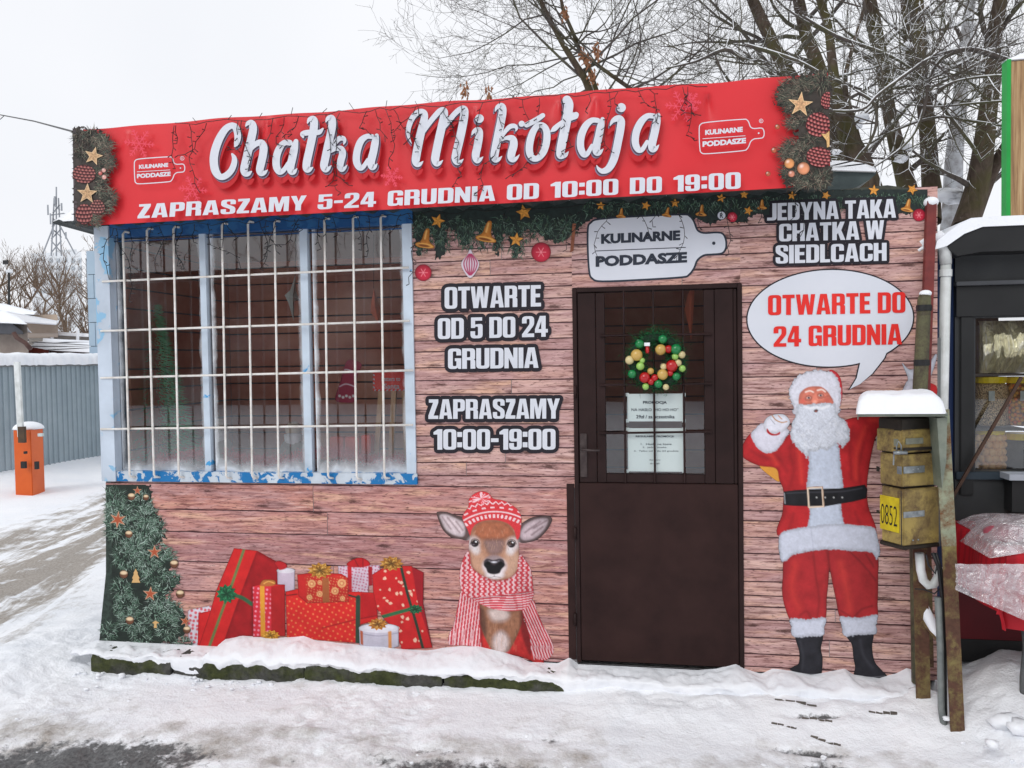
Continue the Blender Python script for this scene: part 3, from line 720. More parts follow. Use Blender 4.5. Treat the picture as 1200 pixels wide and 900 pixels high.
pantsR = [(969, 643), (1000, 643), (1026.9, 647), (1029, 680), (1028.5, 707.4), (1026.9, 724), (1006, 727), (986, 726), (979, 700), (973, 670)]
for q_ in (pantsR, pantsL):
    st.poly(q_, (164, 38, 42), .6, True, True, shade=(.3, .09))
st.c *= (.92 + .1 * sstep(640, 720, st.Y))[..., None]
for s_ in ([(953, 648), (956, 675), (960, 700), (958, 722)], [(969, 646), (972, 665), (972, 690)], [(937, 722), (945, 716), (950, 724)]):
    st.stroke(s_, (110, 24, 28), 1.8, 2, a=.6)
for s_ in ([(994, 645), (1008, 658), (1020, 672), (1026, 680)], [(1002, 722), (1010, 714), (1022, 710)], [(1015, 650), (1024, 664)], [(986, 716), (996, 722)]):
    st.stroke(s_, (110, 24, 28), 2, 1.6, a=.7)
st.stroke([(985, 660), (992, 690), (996, 715)], (216, 66, 56), 6, 6, a=.45); st.stroke([(932, 660), (928, 690), (936, 712)], (214, 62, 54), 6, 6, a=.45)
for b_l in ([(932.4, 745), (948, 744), (963.9, 744), (962, 760), (964, 772), (961.5, 791.4), (946.4, 791.9), (926.5, 785.4), (930, 781), (936, 777), (936.5, 763.4)], [(991, 743), (1010, 741), (1023.4, 742), (1022, 758), (1025, 775), (1033, 785), (1039.7, 794), (1020, 795.5), (1001.2, 795), (1002, 782), (1000, 770.4), (998, 755)]):
    st.poly(b_l, (34, 34, 40), .6, True, True, shade=(.5, .14))
st.stroke([(938, 752), (941, 770), (940, 784)], (66, 66, 74), 2, 3, a=.6); st.stroke([(1008, 750), (1012, 768), (1022, 782)], (66, 66, 74), 2, 3, a=.6)
st.stroke([(928, 787), (945, 790), (961, 790)], (98, 98, 104), .9, .6); st.stroke([(1002, 793), (1020, 793.5), (1037, 792.5)], (98, 98, 104), .9, .6)
for cf in ([(926.5, 725), (946, 726), (966.9, 723.5), (966, 735), (965, 745.2), (948, 746), (930, 746.6), (927, 735)], [(984.9, 723), (1006, 724), (1027.6, 720.5), (1027, 732), (1026.2, 742.8), (1008, 744), (989.5, 745.6), (987, 735)]):
    st.poly(cf, FUR, .6, True, True, rough=1.4, rs=.6, shade=(.13, .35))
st.poly(jacket, REDC, .6, True, True, shade=(.34, .08))
for s_ in ([(930, 510), (926, 530), (930, 552), (924, 575)], [(905, 530), (915, 540), (922, 552)], [(1000, 500), (996, 525), (998, 560)], [(880, 528), (895, 536), (912, 538)], [(1012, 520), (1006, 548), (1008, 566)], [(1002, 600), (1008, 615), (1012, 626)], [(930, 602), (926, 615), (924, 626)]):
    st.stroke(s_, (128, 22, 28), 3, 3, a=.55)
for s_ in ([(936, 520), (938, 545), (940, 565)], [(1014, 500), (1004, 530), (1003, 560)], [(890, 522), (905, 535), (910, 544)], [(1020, 492), (1045, 494)]):
    st.stroke(s_, (226, 66, 54), 4, 4, a=.5)
# white front trim and hem
st.poly([(948, 520), (965, 522), (981.5, 520), (985, 545), (988, 569), (986, 596), (990, 630), (966, 632), (945.5, 630), (949, 600), (945.5, 571), (948, 545)], (190, 198, 214), .7, True, True, rough=1.4, rs=.6, shade=(.14, .3))
st.poly([(913.7, 627), (930, 620), (949.9, 616.8), (968, 614.5), (986, 614), (1005, 615.5), (1023.4, 618.2), (1028, 628), (1031.3, 646.7), (1027, 656), (1022, 648), (1000, 645.5), (972, 643.9), (950, 646), (930, 650.2), (921, 657), (914.5, 656)], FUR, .7, True, True, rough=1.2, rs=.6, shade=(.13, .22))
st.stroke([(950, 618), (952, 632), (953, 644)], (160, 164, 182), 1, .8, a=.5)
# belt and buckle
st.poly([(918.2, 576), (930, 574.5), (948.9, 573.3), (984.4, 572.2), (1000, 570), (1013.3, 567.8), (1016.5, 573.3), (1015.6, 584), (1000, 588), (984.4, 590.5), (966.7, 593.5), (948.9, 593.4), (930, 592.8), (918.2, 592)], (26, 26, 30), .5, True, False, shade=(.5, .12))
st.stroke([(922, 578), (945, 577), (985, 576), (1010, 572)], (74, 74, 82), 1.2, 1.2, a=.6)
st.stroke([(919, 578), (920, 590)], (170, 170, 176), 1, .7, a=.8)
st.stroke([(946.5, 572), (963.5, 571), (965, 593.5), (948, 594.5), (946.5, 572)], (220, 198, 176), 1.9, .5, smooth=False)
st.stroke([(946, 571), (964, 570), (965.6, 594)], (150, 104, 74), .6, .4, smooth=False)
for bx in (957, 967, 977, 987): st.ell(bx, 583, .9, .9, (190, 190, 190))
# left glove
st.poly([(880, 509), (886, 501), (893.3, 496), (906, 497), (924.4, 504), (920, 514), (914, 523), (907.8, 529), (897.8, 531), (889, 526), (883, 518)], (206, 204, 216), .6, True, True, rough=.9, rs=.6, shade=(.1, .3))
st.poly([(894.6, 497), (898, 490), (904.4, 486.4), (912, 485), (920, 486.4), (926, 494), (922, 502), (915, 507), (902, 508), (896, 504)], (214, 214, 224), .6, True, True, shade=(.08, .3))
st.poly([(899, 502), (903, 507), (909, 508.5), (914, 506), (913, 509.5), (905, 510.5), (899, 507)], (170, 30, 34), .5)
st.stroke([(905, 487), (909, 492), (916, 495), (922, 494)], (176, 128, 84), 1.3, .5); st.stroke([(903, 491), (908, 497)], (150, 150, 164), .8, .6); st.stroke([(912, 487), (916, 491)], (190, 120, 60), 1, .5)
# right, waving glove
st.poly([(1057, 425), (1066, 433), (1078, 428), (1084, 420), (1088, 411.5), (1091, 411), (1090.5, 422), (1096, 415), (1098, 418), (1093, 436), (1088, 446), (1080, 450), (1066, 449), (1063, 440)], (208, 212, 224), .5, True, True, shade=(.08, .2))
st.poly([(1084, 449), (1097, 452), (1097, 464), (1086, 470), (1078, 462)], (196, 36, 40), .5, True, True)
st.poly([(1066, 444), (1082, 450), (1092, 458), (1098, 466), (1090, 474), (1068, 476), (1050, 470), (1058, 456)], (206, 206, 218), .6, True, True, rough=.8, shade=(.1, .3))
st.poly([(1085, 452), (1095, 454), (1093, 459), (1083, 458)], (200, 36, 40), .5)
# hat, face, beard
st.poly([(972, 434), (980, 436), (985.5, 445), (987.3, 462), (984, 476), (978, 462), (974, 448)], (176, 34, 44), .5, True, True)
st.poly([(924.4, 463), (924, 456), (928, 450), (932, 443), (941, 437), (952, 434.3), (962, 433.4), (973.3, 435.6), (980, 441), (984, 450), (985.5, 462), (985, 474), (980, 487), (955, 489), (932, 486), (929, 476), (926, 470)], (206, 206, 216), .6, True, True, rough=2.2, rs=.5, shade=(.16, .35))
st.poly([(936.5, 474), (936.6, 463), (941, 457), (947, 453.6), (955, 452.6), (963, 453.5), (970, 459), (974.5, 466), (977, 473), (968, 474), (957.8, 473.5), (944.4, 475)], (206, 118, 98), .7, False, True, shade=(.2, .25))
st.ell(941, 470, 3.5, 3, (216, 96, 84), 0, 2, a=.6); st.ell(969.5, 469, 3.6, 3, (186, 88, 76), 0, 2, a=.7)
st.stroke([(944, 459.5), (949, 458), (953, 459.5)], (238, 214, 204), 1.6, .8); st.stroke([(958, 457.5), (963, 456.5), (967, 459)], (238, 214, 204), 1.6, .8)
for ex, ey in ((947.5, 466.2), (961.5, 463.4)):
    st.ell(ex, ey + .3, 3.8, 2.8, (150, 78, 66), 0, 1.4, a=.6); st.ell(ex, ey, 2.3, 1.2, (206, 180, 172), -.12, .5); st.ell(ex + .3, ey, 1.2, 1.2, (60, 70, 84), 0, .4); st.ell(ex + .3, ey, .6, .6, (16, 18, 22), 0, .3)
    st.stroke([(ex - 4.3, ey + 1), (ex - 2, ey - 2.3), (ex + 2, ey - 2.4), (ex + 4, ey + .4), (ex + 2, ey + 3), (ex - 2.5, ey + 3.2), (ex - 4.3, ey + 1)], (126, 80, 74), .55, .4, a=.8)
st.poly([(954.5, 462), (957, 463), (959, 469), (958, 473), (953.5, 473.6), (951, 471)], (222, 130, 108), .7, a=.9); st.ell(955, 470.6, 2.2, 1.7, (236, 158, 138), 0, .9); st.stroke([(951, 472), (955, 474), (959, 471.6)], (150, 66, 60), .8, .6, a=.7)
st.stroke([(966, 466), (971, 464), (976, 468)], (140, 60, 54), 1.4, 1, a=.5)
beard = [(934.5, 474), (945, 474.6), (955, 473), (966, 472.6), (978.6, 473.6), (981, 484.4), (988, 492), (994, 500), (995.5, 513.3), (991, 519), (988, 525), (981, 519), (976, 523), (970, 527), (962, 526), (953, 530), (948.9, 529), (945.6, 537), (941, 531), (937.8, 527), (931, 521), (927, 513), (927.3, 498), (932, 488)]
st.poly(beard, (202, 206, 216), .6, True, True, rough=2.0, rs=.5, shade=(.1, .3))
bm_ = st.sd(catmull(beard)) < 0
cur = fbm(st.X + 3 * np.sin(st.Y * .5), st.Y + 3 * np.sin(st.X * .6), .55, 2, 9); st.c = np.where(bm_[..., None], st.c * (.8 + .4 * cur[..., None]), st.c)
for i in range(60):
    bx, by = rnd.uniform(930, 992), rnd.uniform(492, 530)
    if 929 + (by - 492) * .3 < bx < 994 - (by - 500) * .4:
        r_ = rnd.uniform(1.4, 2.6); a0 = rnd.uniform(0, 6.28)
        st.stroke([(bx + r_ * math.cos(a0 + t), by + r_ * math.sin(a0 + t)) for t in (0, 1, 2, 3, 4)], (150, 152, 168) if i % 2 else (232, 232, 236), .6, .5, a=.45)
st.stroke([(943, 476.5), (950, 478.5), (956, 477.5), (963, 478.5), (971, 476)], (232, 232, 238), 3, 1.5, a=.8)
st.ell(956.2, 481.4, 2.6, 1.8, (84, 66, 62), -.2, .5); st.ell(956.4, 482, 1.4, .8, (150, 80, 76), 0, .4)
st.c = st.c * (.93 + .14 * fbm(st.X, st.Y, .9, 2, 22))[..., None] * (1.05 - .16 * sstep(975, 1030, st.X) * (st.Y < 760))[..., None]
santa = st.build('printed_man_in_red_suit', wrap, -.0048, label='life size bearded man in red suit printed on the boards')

# --- the deer in hat and scarf
def D(*q): return [(490 + x / 3.911, 560 + y / 3.911) for x, y in q]
dp = Print(508, 572, 652, 784, .72)
FURD = (168, 122, 98)
dp.poly(D((85, 165), (92, 155), (130, 156), (175, 172), (205, 180), (225, 205), (240, 245), (228, 285), (190, 280), (150, 272), (115, 240), (98, 205)), (92, 74, 72), .6, True, shade=(.2, .2))
dp.poly(D((100, 172), (130, 168), (170, 185), (205, 205), (215, 240), (205, 268), (165, 262), (128, 238), (108, 200)), (206, 190, 194), 1.6, shade=(.2, .3))
for a_, b2 in (((110, 178), (150, 235)), ((135, 182), (190, 250)), ((175, 200), (205, 240))): dp.stroke(D(a_, b2), (120, 96, 98), 1.8, 1.3, a=.7)
dp.poly(D((465, 225), (480, 205), (520, 182), (560, 176), (600, 175), (614, 192), (600, 225), (580, 252), (550, 280), (520, 292), (475, 298), (455, 280)), (96, 78, 78), .6, True, shade=(.2, .2))
dp.poly(D((478, 230), (505, 205), (550, 188), (592, 188), (590, 215), (568, 248), (530, 278), (485, 285), (468, 265)), (196, 176, 182), 1.6, shade=(.2, .3))
for a_, b2 in (((590, 195), (530, 230)), ((560, 200), (490, 250)), ((570, 225), (520, 262))): dp.stroke(D(a_, b2), (104, 82, 86), 2, 1.4, a=.7)
# chest and jumper
dp.poly(D((265, 570), (470, 600), (485, 660), (530, 700), (555, 800), (588, 868), (560, 869), (520, 840), (470, 820), (410, 808), (365, 812), (320, 800), (290, 775), (280, 700)), (186, 44, 42), .6, True, shade=(.3, .2))
dp.poly(D((270, 570), (330, 590), (400, 610), (470, 605), (478, 655), (455, 720), (425, 780), (400, 800), (372, 808), (340, 790), (312, 745), (290, 690), (276, 640)), (146, 100, 76), .9, True, shade=(.3, .22))
dp.poly(D((320, 610), (350, 595), (400, 600), (420, 630), (400, 655), (360, 660), (335, 650)), (206, 190, 186), 4, shade=(.15, .3), a=.8)
dp.poly(D((345, 730), (380, 700), (415, 735), (410, 790), (375, 806), (345, 785)), (212, 196, 194), 4, shade=(.12, .3), a=.9)
dp.poly(D((272, 575), (300, 600), (315, 680), (310, 730), (288, 690), (276, 640)), (60, 38, 34), 3, a=.7)
dp.poly(D((468, 610), (500, 640), (520, 760), (515, 820), (480, 740), (470, 690)), (96, 22, 26), 2.5, a=.75)
for i in range(60):
    x = rnd.uniform(320, 450); y = rnd.uniform(640, 780); dp.stroke(D((x, y), (x + rnd.uniform(-6, 6), y + 28)), (96, 60, 44) if i % 2 else (196, 150, 120), .5, .5, a=.4, smooth=False)
# head
head = D((238, 262), (250, 225), (300, 195), (350, 190), (400, 200), (440, 232), (458, 290), (462, 350), (455, 420), (420, 462), (350, 470), (290, 450), (240, 405), (232, 330))
dp.poly(head, FURD, .6, True, shade=(.16, .2))
dp.poly(D((255, 235), (300, 200), (390, 200), (435, 235), (440, 262), (400, 280), (345, 290), (290, 282), (262, 262)), (162, 96, 68), 3, shade=(.3, .25), a=.95)
dp.poly(D((300, 290), (345, 282), (395, 288), (385, 340), (345, 355), (318, 340)), (128, 104, 104), 3.5, a=.8, shade=(.15, .2))
dp.poly(D((238, 345), (300, 350), (310, 420), (290, 445), (250, 405)), (190, 148, 124), 4, a=.7); dp.poly(D((400, 340), (458, 345), (455, 420), (420, 455), (400, 430)), (196, 160, 138), 4, a=.7)
for (ex, ey) in ((260, 300), (428, 303)):
    x, y = D((ex, ey))[0]; dp.ell(x + (-1.5 if ex < 300 else 1.5), y + .5, 7, 8, (208, 200, 204), 0, 3.6, a=.75); dp.ell(x + (1.5 if ex < 300 else -1.5), y + 8, 4.5, 5, (212, 206, 208), 0, 3, a=.8)
    dp.ell(x, y, 4.6, 4.3, (24, 18, 20), .1, .6); dp.ell(x, y - .3, 3.4, 3.2, (40, 30, 32), 0, .8); dp.ell(x + 1.3, y - 1.8, 1.0, .9, (236, 238, 244), 0, .4); dp.ell(x - 1.8, y + 1.6, 1.4, .6, (120, 110, 120), 0, .6, a=.7)
    dp.stroke([(x - 5.5, y + 1.2), (x - 3.5, y - 4), (x, y - 5.2), (x + 4, y - 3.8), (x + 5.5, y)], (52, 34, 32), .9, .5)
dp.ell(*D((350, 405))[0], 14.2, 11.5, (208, 196, 198), 0, 2.6); dp.ell(*D((352, 445))[0], 10.5, 4.6, (216, 208, 210), 0, 2)
dp.poly(D((300, 395), (312, 365), (345, 352), (378, 362), (396, 388), (400, 405), (350, 398)), (128, 108, 110), 2.2, a=.8)
dp.poly(D((303, 380), (318, 370), (345, 376), (375, 370), (392, 378), (396, 400), (382, 418), (372, 436), (345, 441), (320, 434), (312, 415), (302, 400)), (60, 52, 58), .8)
dp.poly(D((303, 392), (318, 384), (332, 392), (347, 400), (362, 392), (378, 384), (394, 392), (395, 404), (382, 418), (370, 436), (345, 441), (322, 434), (312, 415), (302, 402)), (20, 18, 22), 1.1)
dp.ell(*D((322, 392))[0], 2.6, 1.8, (8, 8, 10), .5, .5); dp.ell(*D((377, 392))[0], 2.6, 1.8, (8, 8, 10), -.5, .5)
dp.stroke(D((325, 380), (348, 388), (370, 380)), (120, 116, 124), 1.1, .8, a=.8); dp.ell(*D((348, 386))[0], 3, 1, (206, 206, 214), 0, .6, a=.9)
dp.stroke(D((347, 440), (347, 452), (320, 458)), (96, 80, 82), .7, .5, a=.7); dp.stroke(D((347, 452), (378, 456)), (96, 80, 82), .7, .5, a=.7)
for i in range(210):
    x = rnd.uniform(245, 450); y = rnd.uniform(215, 440)
    if 300 < x < 400 and y > 350: continue
    dp.stroke(D((x, y), (x + (x - 348) * .04, y + 12)), (110, 76, 60) if i % 2 else (206, 166, 140), .45, .4, a=.32, smooth=False)
# hat
hat = D((203, 180), (212, 158), (230, 130), (232, 100), (250, 78), (275, 64), (300, 62), (325, 72), (345, 95), (385, 102), (425, 120), (460, 150), (474, 185), (470, 230), (465, 268), (452, 282), (440, 240), (415, 212), (380, 198), (340, 193), (300, 197), (265, 212), (246, 238), (238, 264), (228, 240), (212, 210))
hm = dp.sd(catmull(hat))
dp.put(hm, (196, 52, 58), .6, True)
hx, hy = D((352, 360))[0]; rr_ = np.hypot((dp.X - hx) * .86, dp.Y - hy); th = np.arctan2(dp.Y - hy, dp.X - hx)
inh = hm < -.3
def band(r0, r1, col, cond=None, a=.9):
    m_ = (sstep(r0 - .5, r0 + .3, rr_) * (1 - sstep(r1 - .3, r1 + .5, rr_))) * inh * a
    if cond is not None: m_ = m_ * cond
    dp.c = dp.c * (1 - m_[..., None]) + lin(col) * m_[..., None]
WT = (222, 196, 200)
base_r = 41
band(45.2, 49.2, WT, (np.sin(th * 62) > -.1) * 1.0); band(51.8, 53.2, WT)
zig = np.abs(((th * 9) % 1) - .5) * 6
for o_ in (0,):
    m_ = (np.abs(rr_ - (61.2 + zig)) < .8) * inh * .9; dp.c = dp.c * (1 - m_[..., None]) + lin(WT) * m_[..., None]
band(56.6, 58.2, WT, (np.sin(th * 34) > .1) * 1.0); band(68.5, 69.6, WT, (np.sin(th * 40) > 0) * 1.0)
for i in range(70):      # bobble
    a0 = rnd.uniform(0, 6.28); cx_, cy_ = D((288, 95))[0]; L_ = rnd.uniform(5, 9.5)
    dp.stroke([(cx_ + 1.5 * math.cos(a0), cy_ + 1.2 * math.sin(a0)), (cx_ + L_ * 1.25 * math.cos(a0), cy_ + L_ * .8 * math.sin(a0))], (206, 50, 58) if i % 2 else (228, 190, 196), .9, .4, smooth=False)
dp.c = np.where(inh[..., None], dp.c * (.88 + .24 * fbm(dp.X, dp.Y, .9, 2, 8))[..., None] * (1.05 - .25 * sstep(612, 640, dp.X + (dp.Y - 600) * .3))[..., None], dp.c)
# scarf
def knit(pts, base, sx, sy, rot, mode, sil=True):
    d = dp.sd(catmull(D(*pts))); dp.put(d, base, .6, sil); ii = d < -.2
    u = (dp.X * math.cos(rot) + dp.Y * math.sin(rot)) / sx; v = (-dp.X * math.sin(rot) + dp.Y * math.cos(rot) + (1.6 * np.sin(dp.X * .08) if mode != 's' else 0)) / sy
    if mode == 'c': m_ = ((np.floor(u + .5 * (np.floor(v) % 2)) + np.floor(v)) % 2 == 0) & ((v % 1) > .12)
    elif mode == 's': m_ = (np.sin(u * 2 * math.pi) > .15)
    elif mode == 'h': m_ = (np.sin(v * 2 * math.pi) > .2)
    m_ = m_ * ii * .82; dp.c = dp.c * (1 - m_[..., None]) + lin((224, 194, 198)) * m_[..., None]
    dp.c = np.where(ii[..., None], dp.c * (.72 + .5 * fbm(dp.X, dp.Y, .14, 3, 6))[..., None], dp.c); return d
knit([(200, 515), (240, 540), (278, 570), (282, 650), (284, 720), (288, 778), (262, 775), (215, 768), (170, 768), (140, 762), (142, 715), (160, 680), (172, 630), (185, 570)], (190, 60, 70), 3.4, 3, .12, 's')
for i in range(14):
    x = 148 + i * 10; dp.stroke(D((x, 690 + (i % 3) * 6), (x - 4, 770)), (176, 40, 54) if i % 2 else (228, 200, 204), .9, .5, a=.8)
knit([(478, 600), (505, 585), (530, 560), (545, 610), (570, 670), (600, 720), (622, 780), (612, 815), (585, 835), (545, 830), (520, 800), (512, 730), (495, 670)], (190, 58, 68), 3.0, 3, -.42, 's')
for i in range(16):
    x = 520 + i * 6.5; dp.stroke(D((x, 770 - (i % 4) * 8), (x + 12, 832 - i * 1.2)), (176, 40, 54) if i % 2 else (228, 200, 204), .9, .5, a=.8)
knit([(205, 372), (228, 335), (238, 360), (248, 410), (300, 450), (360, 470), (420, 458), (452, 425), (458, 385), (468, 350), (490, 375), (515, 415), (524, 470), (526, 530), (480, 545), (400, 545), (320, 560), (245, 552), (205, 530), (190, 470), (192, 420)], (192, 62, 72), 3.1, 2.9, .03, 'c')
d = knit([(250, 548), (300, 545), (380, 535), (450, 525), (526, 520), (522, 560), (500, 592), (470, 606), (410, 610), (340, 600), (280, 575)], (196, 70, 80), 4, 2.9, -.1, 'h')
dp.stroke(D((245, 552), (320, 548), (400, 540), (524, 522)), (96, 20, 30), 1.2, 1.2, a=.6)
dp.stroke(D((238, 345), (250, 410), (300, 455), (350, 472), (420, 462), (455, 425)), (110, 50, 46), 1.6, 1.6, a=.55)
dp.stroke(D((285, 600), (290, 700), (292, 770)), (90, 26, 30), 1.6, 1.6, a=.6)
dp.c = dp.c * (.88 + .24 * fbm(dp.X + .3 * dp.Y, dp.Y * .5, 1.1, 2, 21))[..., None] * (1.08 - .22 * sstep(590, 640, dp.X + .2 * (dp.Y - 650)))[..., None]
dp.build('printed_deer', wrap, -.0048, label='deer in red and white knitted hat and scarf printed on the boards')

# --- heap of presents
def g(*q): return [(200 + x / 3.75, 620 + y / 3.75) for x, y in q]
gi = [0]
def present(x0, y0, x1, y1, fn, name='printed_present', label=None):
    (ax, ay), (bx, by) = g((x0, y0), (x1, y1)); p = Print(ax - 1, ay - 1, bx + 1, by + 1, .75); fn(p); gi[0] += 1; p.c = p.c * ((.8 + .34 * fbm(p.X, p.Y, .12, 4, gi[0])) * (1.06 - .2 * sstep(ay, by, p.Y)) * (1 - .22 * (1 - sstep(0, 2.2, -p.S))) * (.94 + .12 * fbm(p.X, p.Y, .9, 2, 3)))[..., None]
    return p.build(name, wrap, -.0040 - gi[0] * .00028, label=label)
def dots(p, mask, cols, step=7.5, r=1.0, jit=.4, rot=.2, a=.85):
    u = p.X * math.cos(rot) + p.Y * math.sin(rot); v = -p.X * math.sin(rot) + p.Y * math.cos(rot)
    iu = np.floor(u / step); iv = np.floor(v / step); off = vnoise(iu * 7.3 + 1, iv * 5.1 + 2, 1.0, 3); off2 = vnoise(iu * 3.1 + 9, iv * 8.7 + 4, 1.0, 5)
    d = np.hypot((u / step - iu - .5 - (off - .5) * jit) * step, (v / step - iv - .5 - (off2 - .5) * jit) * step)
    m_ = (1 - sstep(r - .5, r + .5, d)) * mask * a; c = lin(cols); p.c = p.c * (1 - m_[..., None]) + c * m_[..., None]
def bow(name, x, y, r, c1, c2, Y, n=11, squash=.7, label=None):
    mb = MB(); cols = []
    for ring_, (rr2, off) in enumerate(((r, 0), (r * .7, .3))):
        for i in range(n):
            a = 2 * math.pi * i / n + off; ca, sa = math.cos(a), math.sin(a) * squash; na, nb = -math.sin(a) * .26 * rr2, math.cos(a) * .26 * rr2 * squash
            yy = Y - ring_ * .0006 - i * 2e-5
            vs = [P(x, y, yy), P(x + ca * rr2 * .6 + na, y + sa * rr2 * .6 + nb, yy), P(x + ca * rr2, y + sa * rr2, yy), P(x + ca * rr2 * .6 - na, y + sa * rr2 * .6 - nb, yy)]
            mb.add(vs, [(0, 1, 2), (0, 2, 3)])
            k1 = inkc(c1); k2 = inkc(c2); dk = inkc(tuple(v * .45 for v in c1)); cols += [dk, k2 if i % 2 else k1, k1, dk if i % 3 else k2]
    mb.col = cols; return mb.build(name, INK, wrap, label=label)
RD = (200, 34, 34)
def f(p):
    m_ = p.poly(g((75, 355), (180, 335), (182, 500), (110, 528), (78, 480)), (204, 196, 206), .5, True, False); dots(p, m_, (200, 40, 60), 5, 1.7)
present(70, 330, 190, 530, f)
def f(p): p.poly(g((122, 370), (180, 358), (190, 525), (118, 525)), (196, 30, 32), .5, True, False)
present(115, 355, 192, 528, f)
def f(p):
    p.poly(g((278, 84), (380, 95), (475, 148), (474, 260), (360, 262), (362, 470), (300, 470), (225, 528), (120, 526), (170, 375), (200, 270)), RD, .5, True, False)
    p.poly(g((378, 96), (475, 148), (474, 262), (362, 262), (362, 472), (222, 527), (290, 330)), (158, 22, 28), .7, False, False, shade=(.25, .12))
    p.stroke(g((322, 90), (270, 240), (215, 390), (168, 522)), (104, 118, 70), 3.2, .6, smooth=False); p.stroke(g((250, 285), (310, 300), (356, 330)), (52, 92, 62), 4.5, .7)
present(118, 82, 478, 530, f, label='tall leaning red present with green ribbon, printed')
def f(p):
    p.poly(g((468, 185), (545, 180), (545, 268), (510, 275), (470, 270)), (196, 180, 196), .5, True, False); p.ell(*g((506, 182))[0], 10.6, 3.2, (216, 210, 218), 0, .5, True)
    p.poly(g((455, 148), (475, 140), (505, 150), (510, 170), (480, 180), (465, 165)), (178, 30, 36), .6, True)
present(452, 138, 550, 278, f)
def f(p):
    m_ = p.poly(g((735, 162), (800, 160), (918, 158), (922, 240), (870, 250), (868, 280), (800, 282), (740, 240)), (206, 186, 200), .5, True, False); dots(p, m_, (184, 70, 104), 3.6, 1)
    p.poly(g((776, 165), (795, 165), (797, 280), (780, 280)), (190, 34, 44), .5, False, False); p.poly(g((868, 165), (886, 165), (888, 275), (870, 280)), (160, 26, 36), .5, False, False)
    p.poly(g((775, 150), (808, 130), (840, 126), (868, 140), (875, 158), (845, 168), (800, 168), (780, 165)), (184, 28, 34), .6, True); p.stroke(g((808, 132), (825, 165)), (120, 16, 24), 1, .6); p.stroke(g((845, 130), (845, 165)), (120, 16, 24), 1, .6)
present(730, 122, 925, 285, f)
def f(p):
    p.poly(g((505, 275), (560, 262), (905, 280), (910, 400), (835, 420), (832, 502), (810, 500), (510, 478)), (202, 36, 34), .5, True, False)
    m_ = p.poly(g((508, 300), (812, 305), (812, 500), (510, 478)), (206, 40, 36), .6, False, False); dots(p, m_, (226, 130, 80), 6.2, 1.05, .3, .5)
    p.poly(g((835, 285), (905, 282), (910, 385), (836, 398)), (176, 26, 30), .8, False, False); p.stroke(g((665, 435), (812, 398), (905, 380)), (120, 20, 24), .8, .6, smooth=False)
    p.stroke(g((824, 300), (822, 500)), (44, 66, 52), 5.6, .5, smooth=False); p.stroke(g((510, 292), (556, 286)), (90, 24, 24), 1.2, .6); p.stroke(g((780, 290), (824, 302)), (40, 52, 44), 2, .6)
present(503, 258, 912, 506, f, label='large low red present with gold dots and dark ribbon, printed')
def f(p):
    p.poly(g((360, 250), (400, 240), (502, 244), (504, 470), (362, 474)), (196, 34, 40), .5, True, False)
    m_ = p.poly(g((360, 252), (440, 252), (442, 473), (362, 474)), (206, 44, 60), .5, False, False); dots(p, m_, (236, 150, 170), 5.4, 1.3, .3, .1)
    p.poly(g((442, 252), (503, 246), (504, 470), (443, 474)), (170, 28, 30), .6, False, False); p.poly(g((392, 250), (412, 250), (416, 474), (396, 474)), (216, 150, 50), .5, False, False)
    p.poly(g((395, 248), (405, 225), (430, 222), (455, 225), (462, 240), (440, 250)), (178, 104, 50), .6, True); p.stroke(g((410, 240), (430, 230), (455, 238)), (226, 170, 90), 1, .5)
present(358, 220, 506, 476, f)
def f(p):
    p.poly(g((556, 200), (620, 192), (750, 196), (780, 215), (782, 320), (600, 326), (562, 295)), (192, 38, 36), .5, True, False)
    m_ = p.poly(g((590, 208), (780, 208), (782, 320), (600, 326)), (190, 46, 38), .5, False, False)
    for (x, y, r) in ((620, 240, 17), (722, 272, 16), (752, 238, 19), (655, 285, 13), (610, 300, 12), (755, 305, 11), (655, 235, 10), (690, 235, 9)):
        cx_, cy_ = g((x, y))[0]; p.ell(cx_, cy_, r / 3.75, r / 3.75, (226, 178, 120), 0, .5, a=.85); p.ell(cx_, cy_, r / 6.5, r / 6.5, (190, 70, 50), 0, .5, a=.7); p.ell(cx_, cy_, r / 12, r / 12, (230, 190, 130), 0, .4)
    dots(p, m_, (220, 150, 100), 3.4, .6); p.poly(g((666, 215), (695, 215), (698, 322), (668, 324)), (160, 92, 52), .5, False, False)
present(552, 190, 785, 330, f, label='red present patterned with gold snowflakes, printed')
def f(p):
    p.poly(g((1060, 165), (1112, 190), (1110, 330), (1150, 520), (1080, 480)), (150, 24, 34), .5, True, False)
    m_ = p.poly(g((885, 200), (930, 172), (1000, 160), (1060, 162), (1085, 320), (1150, 522), (1015, 530), (985, 440), (940, 400), (905, 350), (890, 280)), (194, 34, 36), .5, True, False)
    for i in range(46):
        x, y = rnd.uniform(895, 1120), rnd.uniform(180, 515); cx_, cy_ = g((x, y))[0]; r = rnd.uniform(1.3, 2.7)
        q_ = [(cx_ + r * rnd.uniform(.5, 1.3) * math.cos(t), cy_ + r * rnd.uniform(.5, 1.3) * math.sin(t)) for t in (0, 1.2, 2.4, 3.6, 5)]
        s0 = p.sd(q_); mm = (1 - sstep(-.4, .4, s0)) * m_ * .85; p.c = p.c * (1 - mm[..., None]) + lin((232, 196, 170)) * mm[..., None]
    p.stroke(g((1012, 165), (1045, 300), (1075, 400), (1108, 522)), (40, 56, 44), 3.4, .5); p.stroke(g((915, 390), (980, 372), (1060, 350)), (46, 104, 68), 4.2, .6)
present(882, 158, 1154, 534, f, label='tall patterned red present with green ribbon, printed')
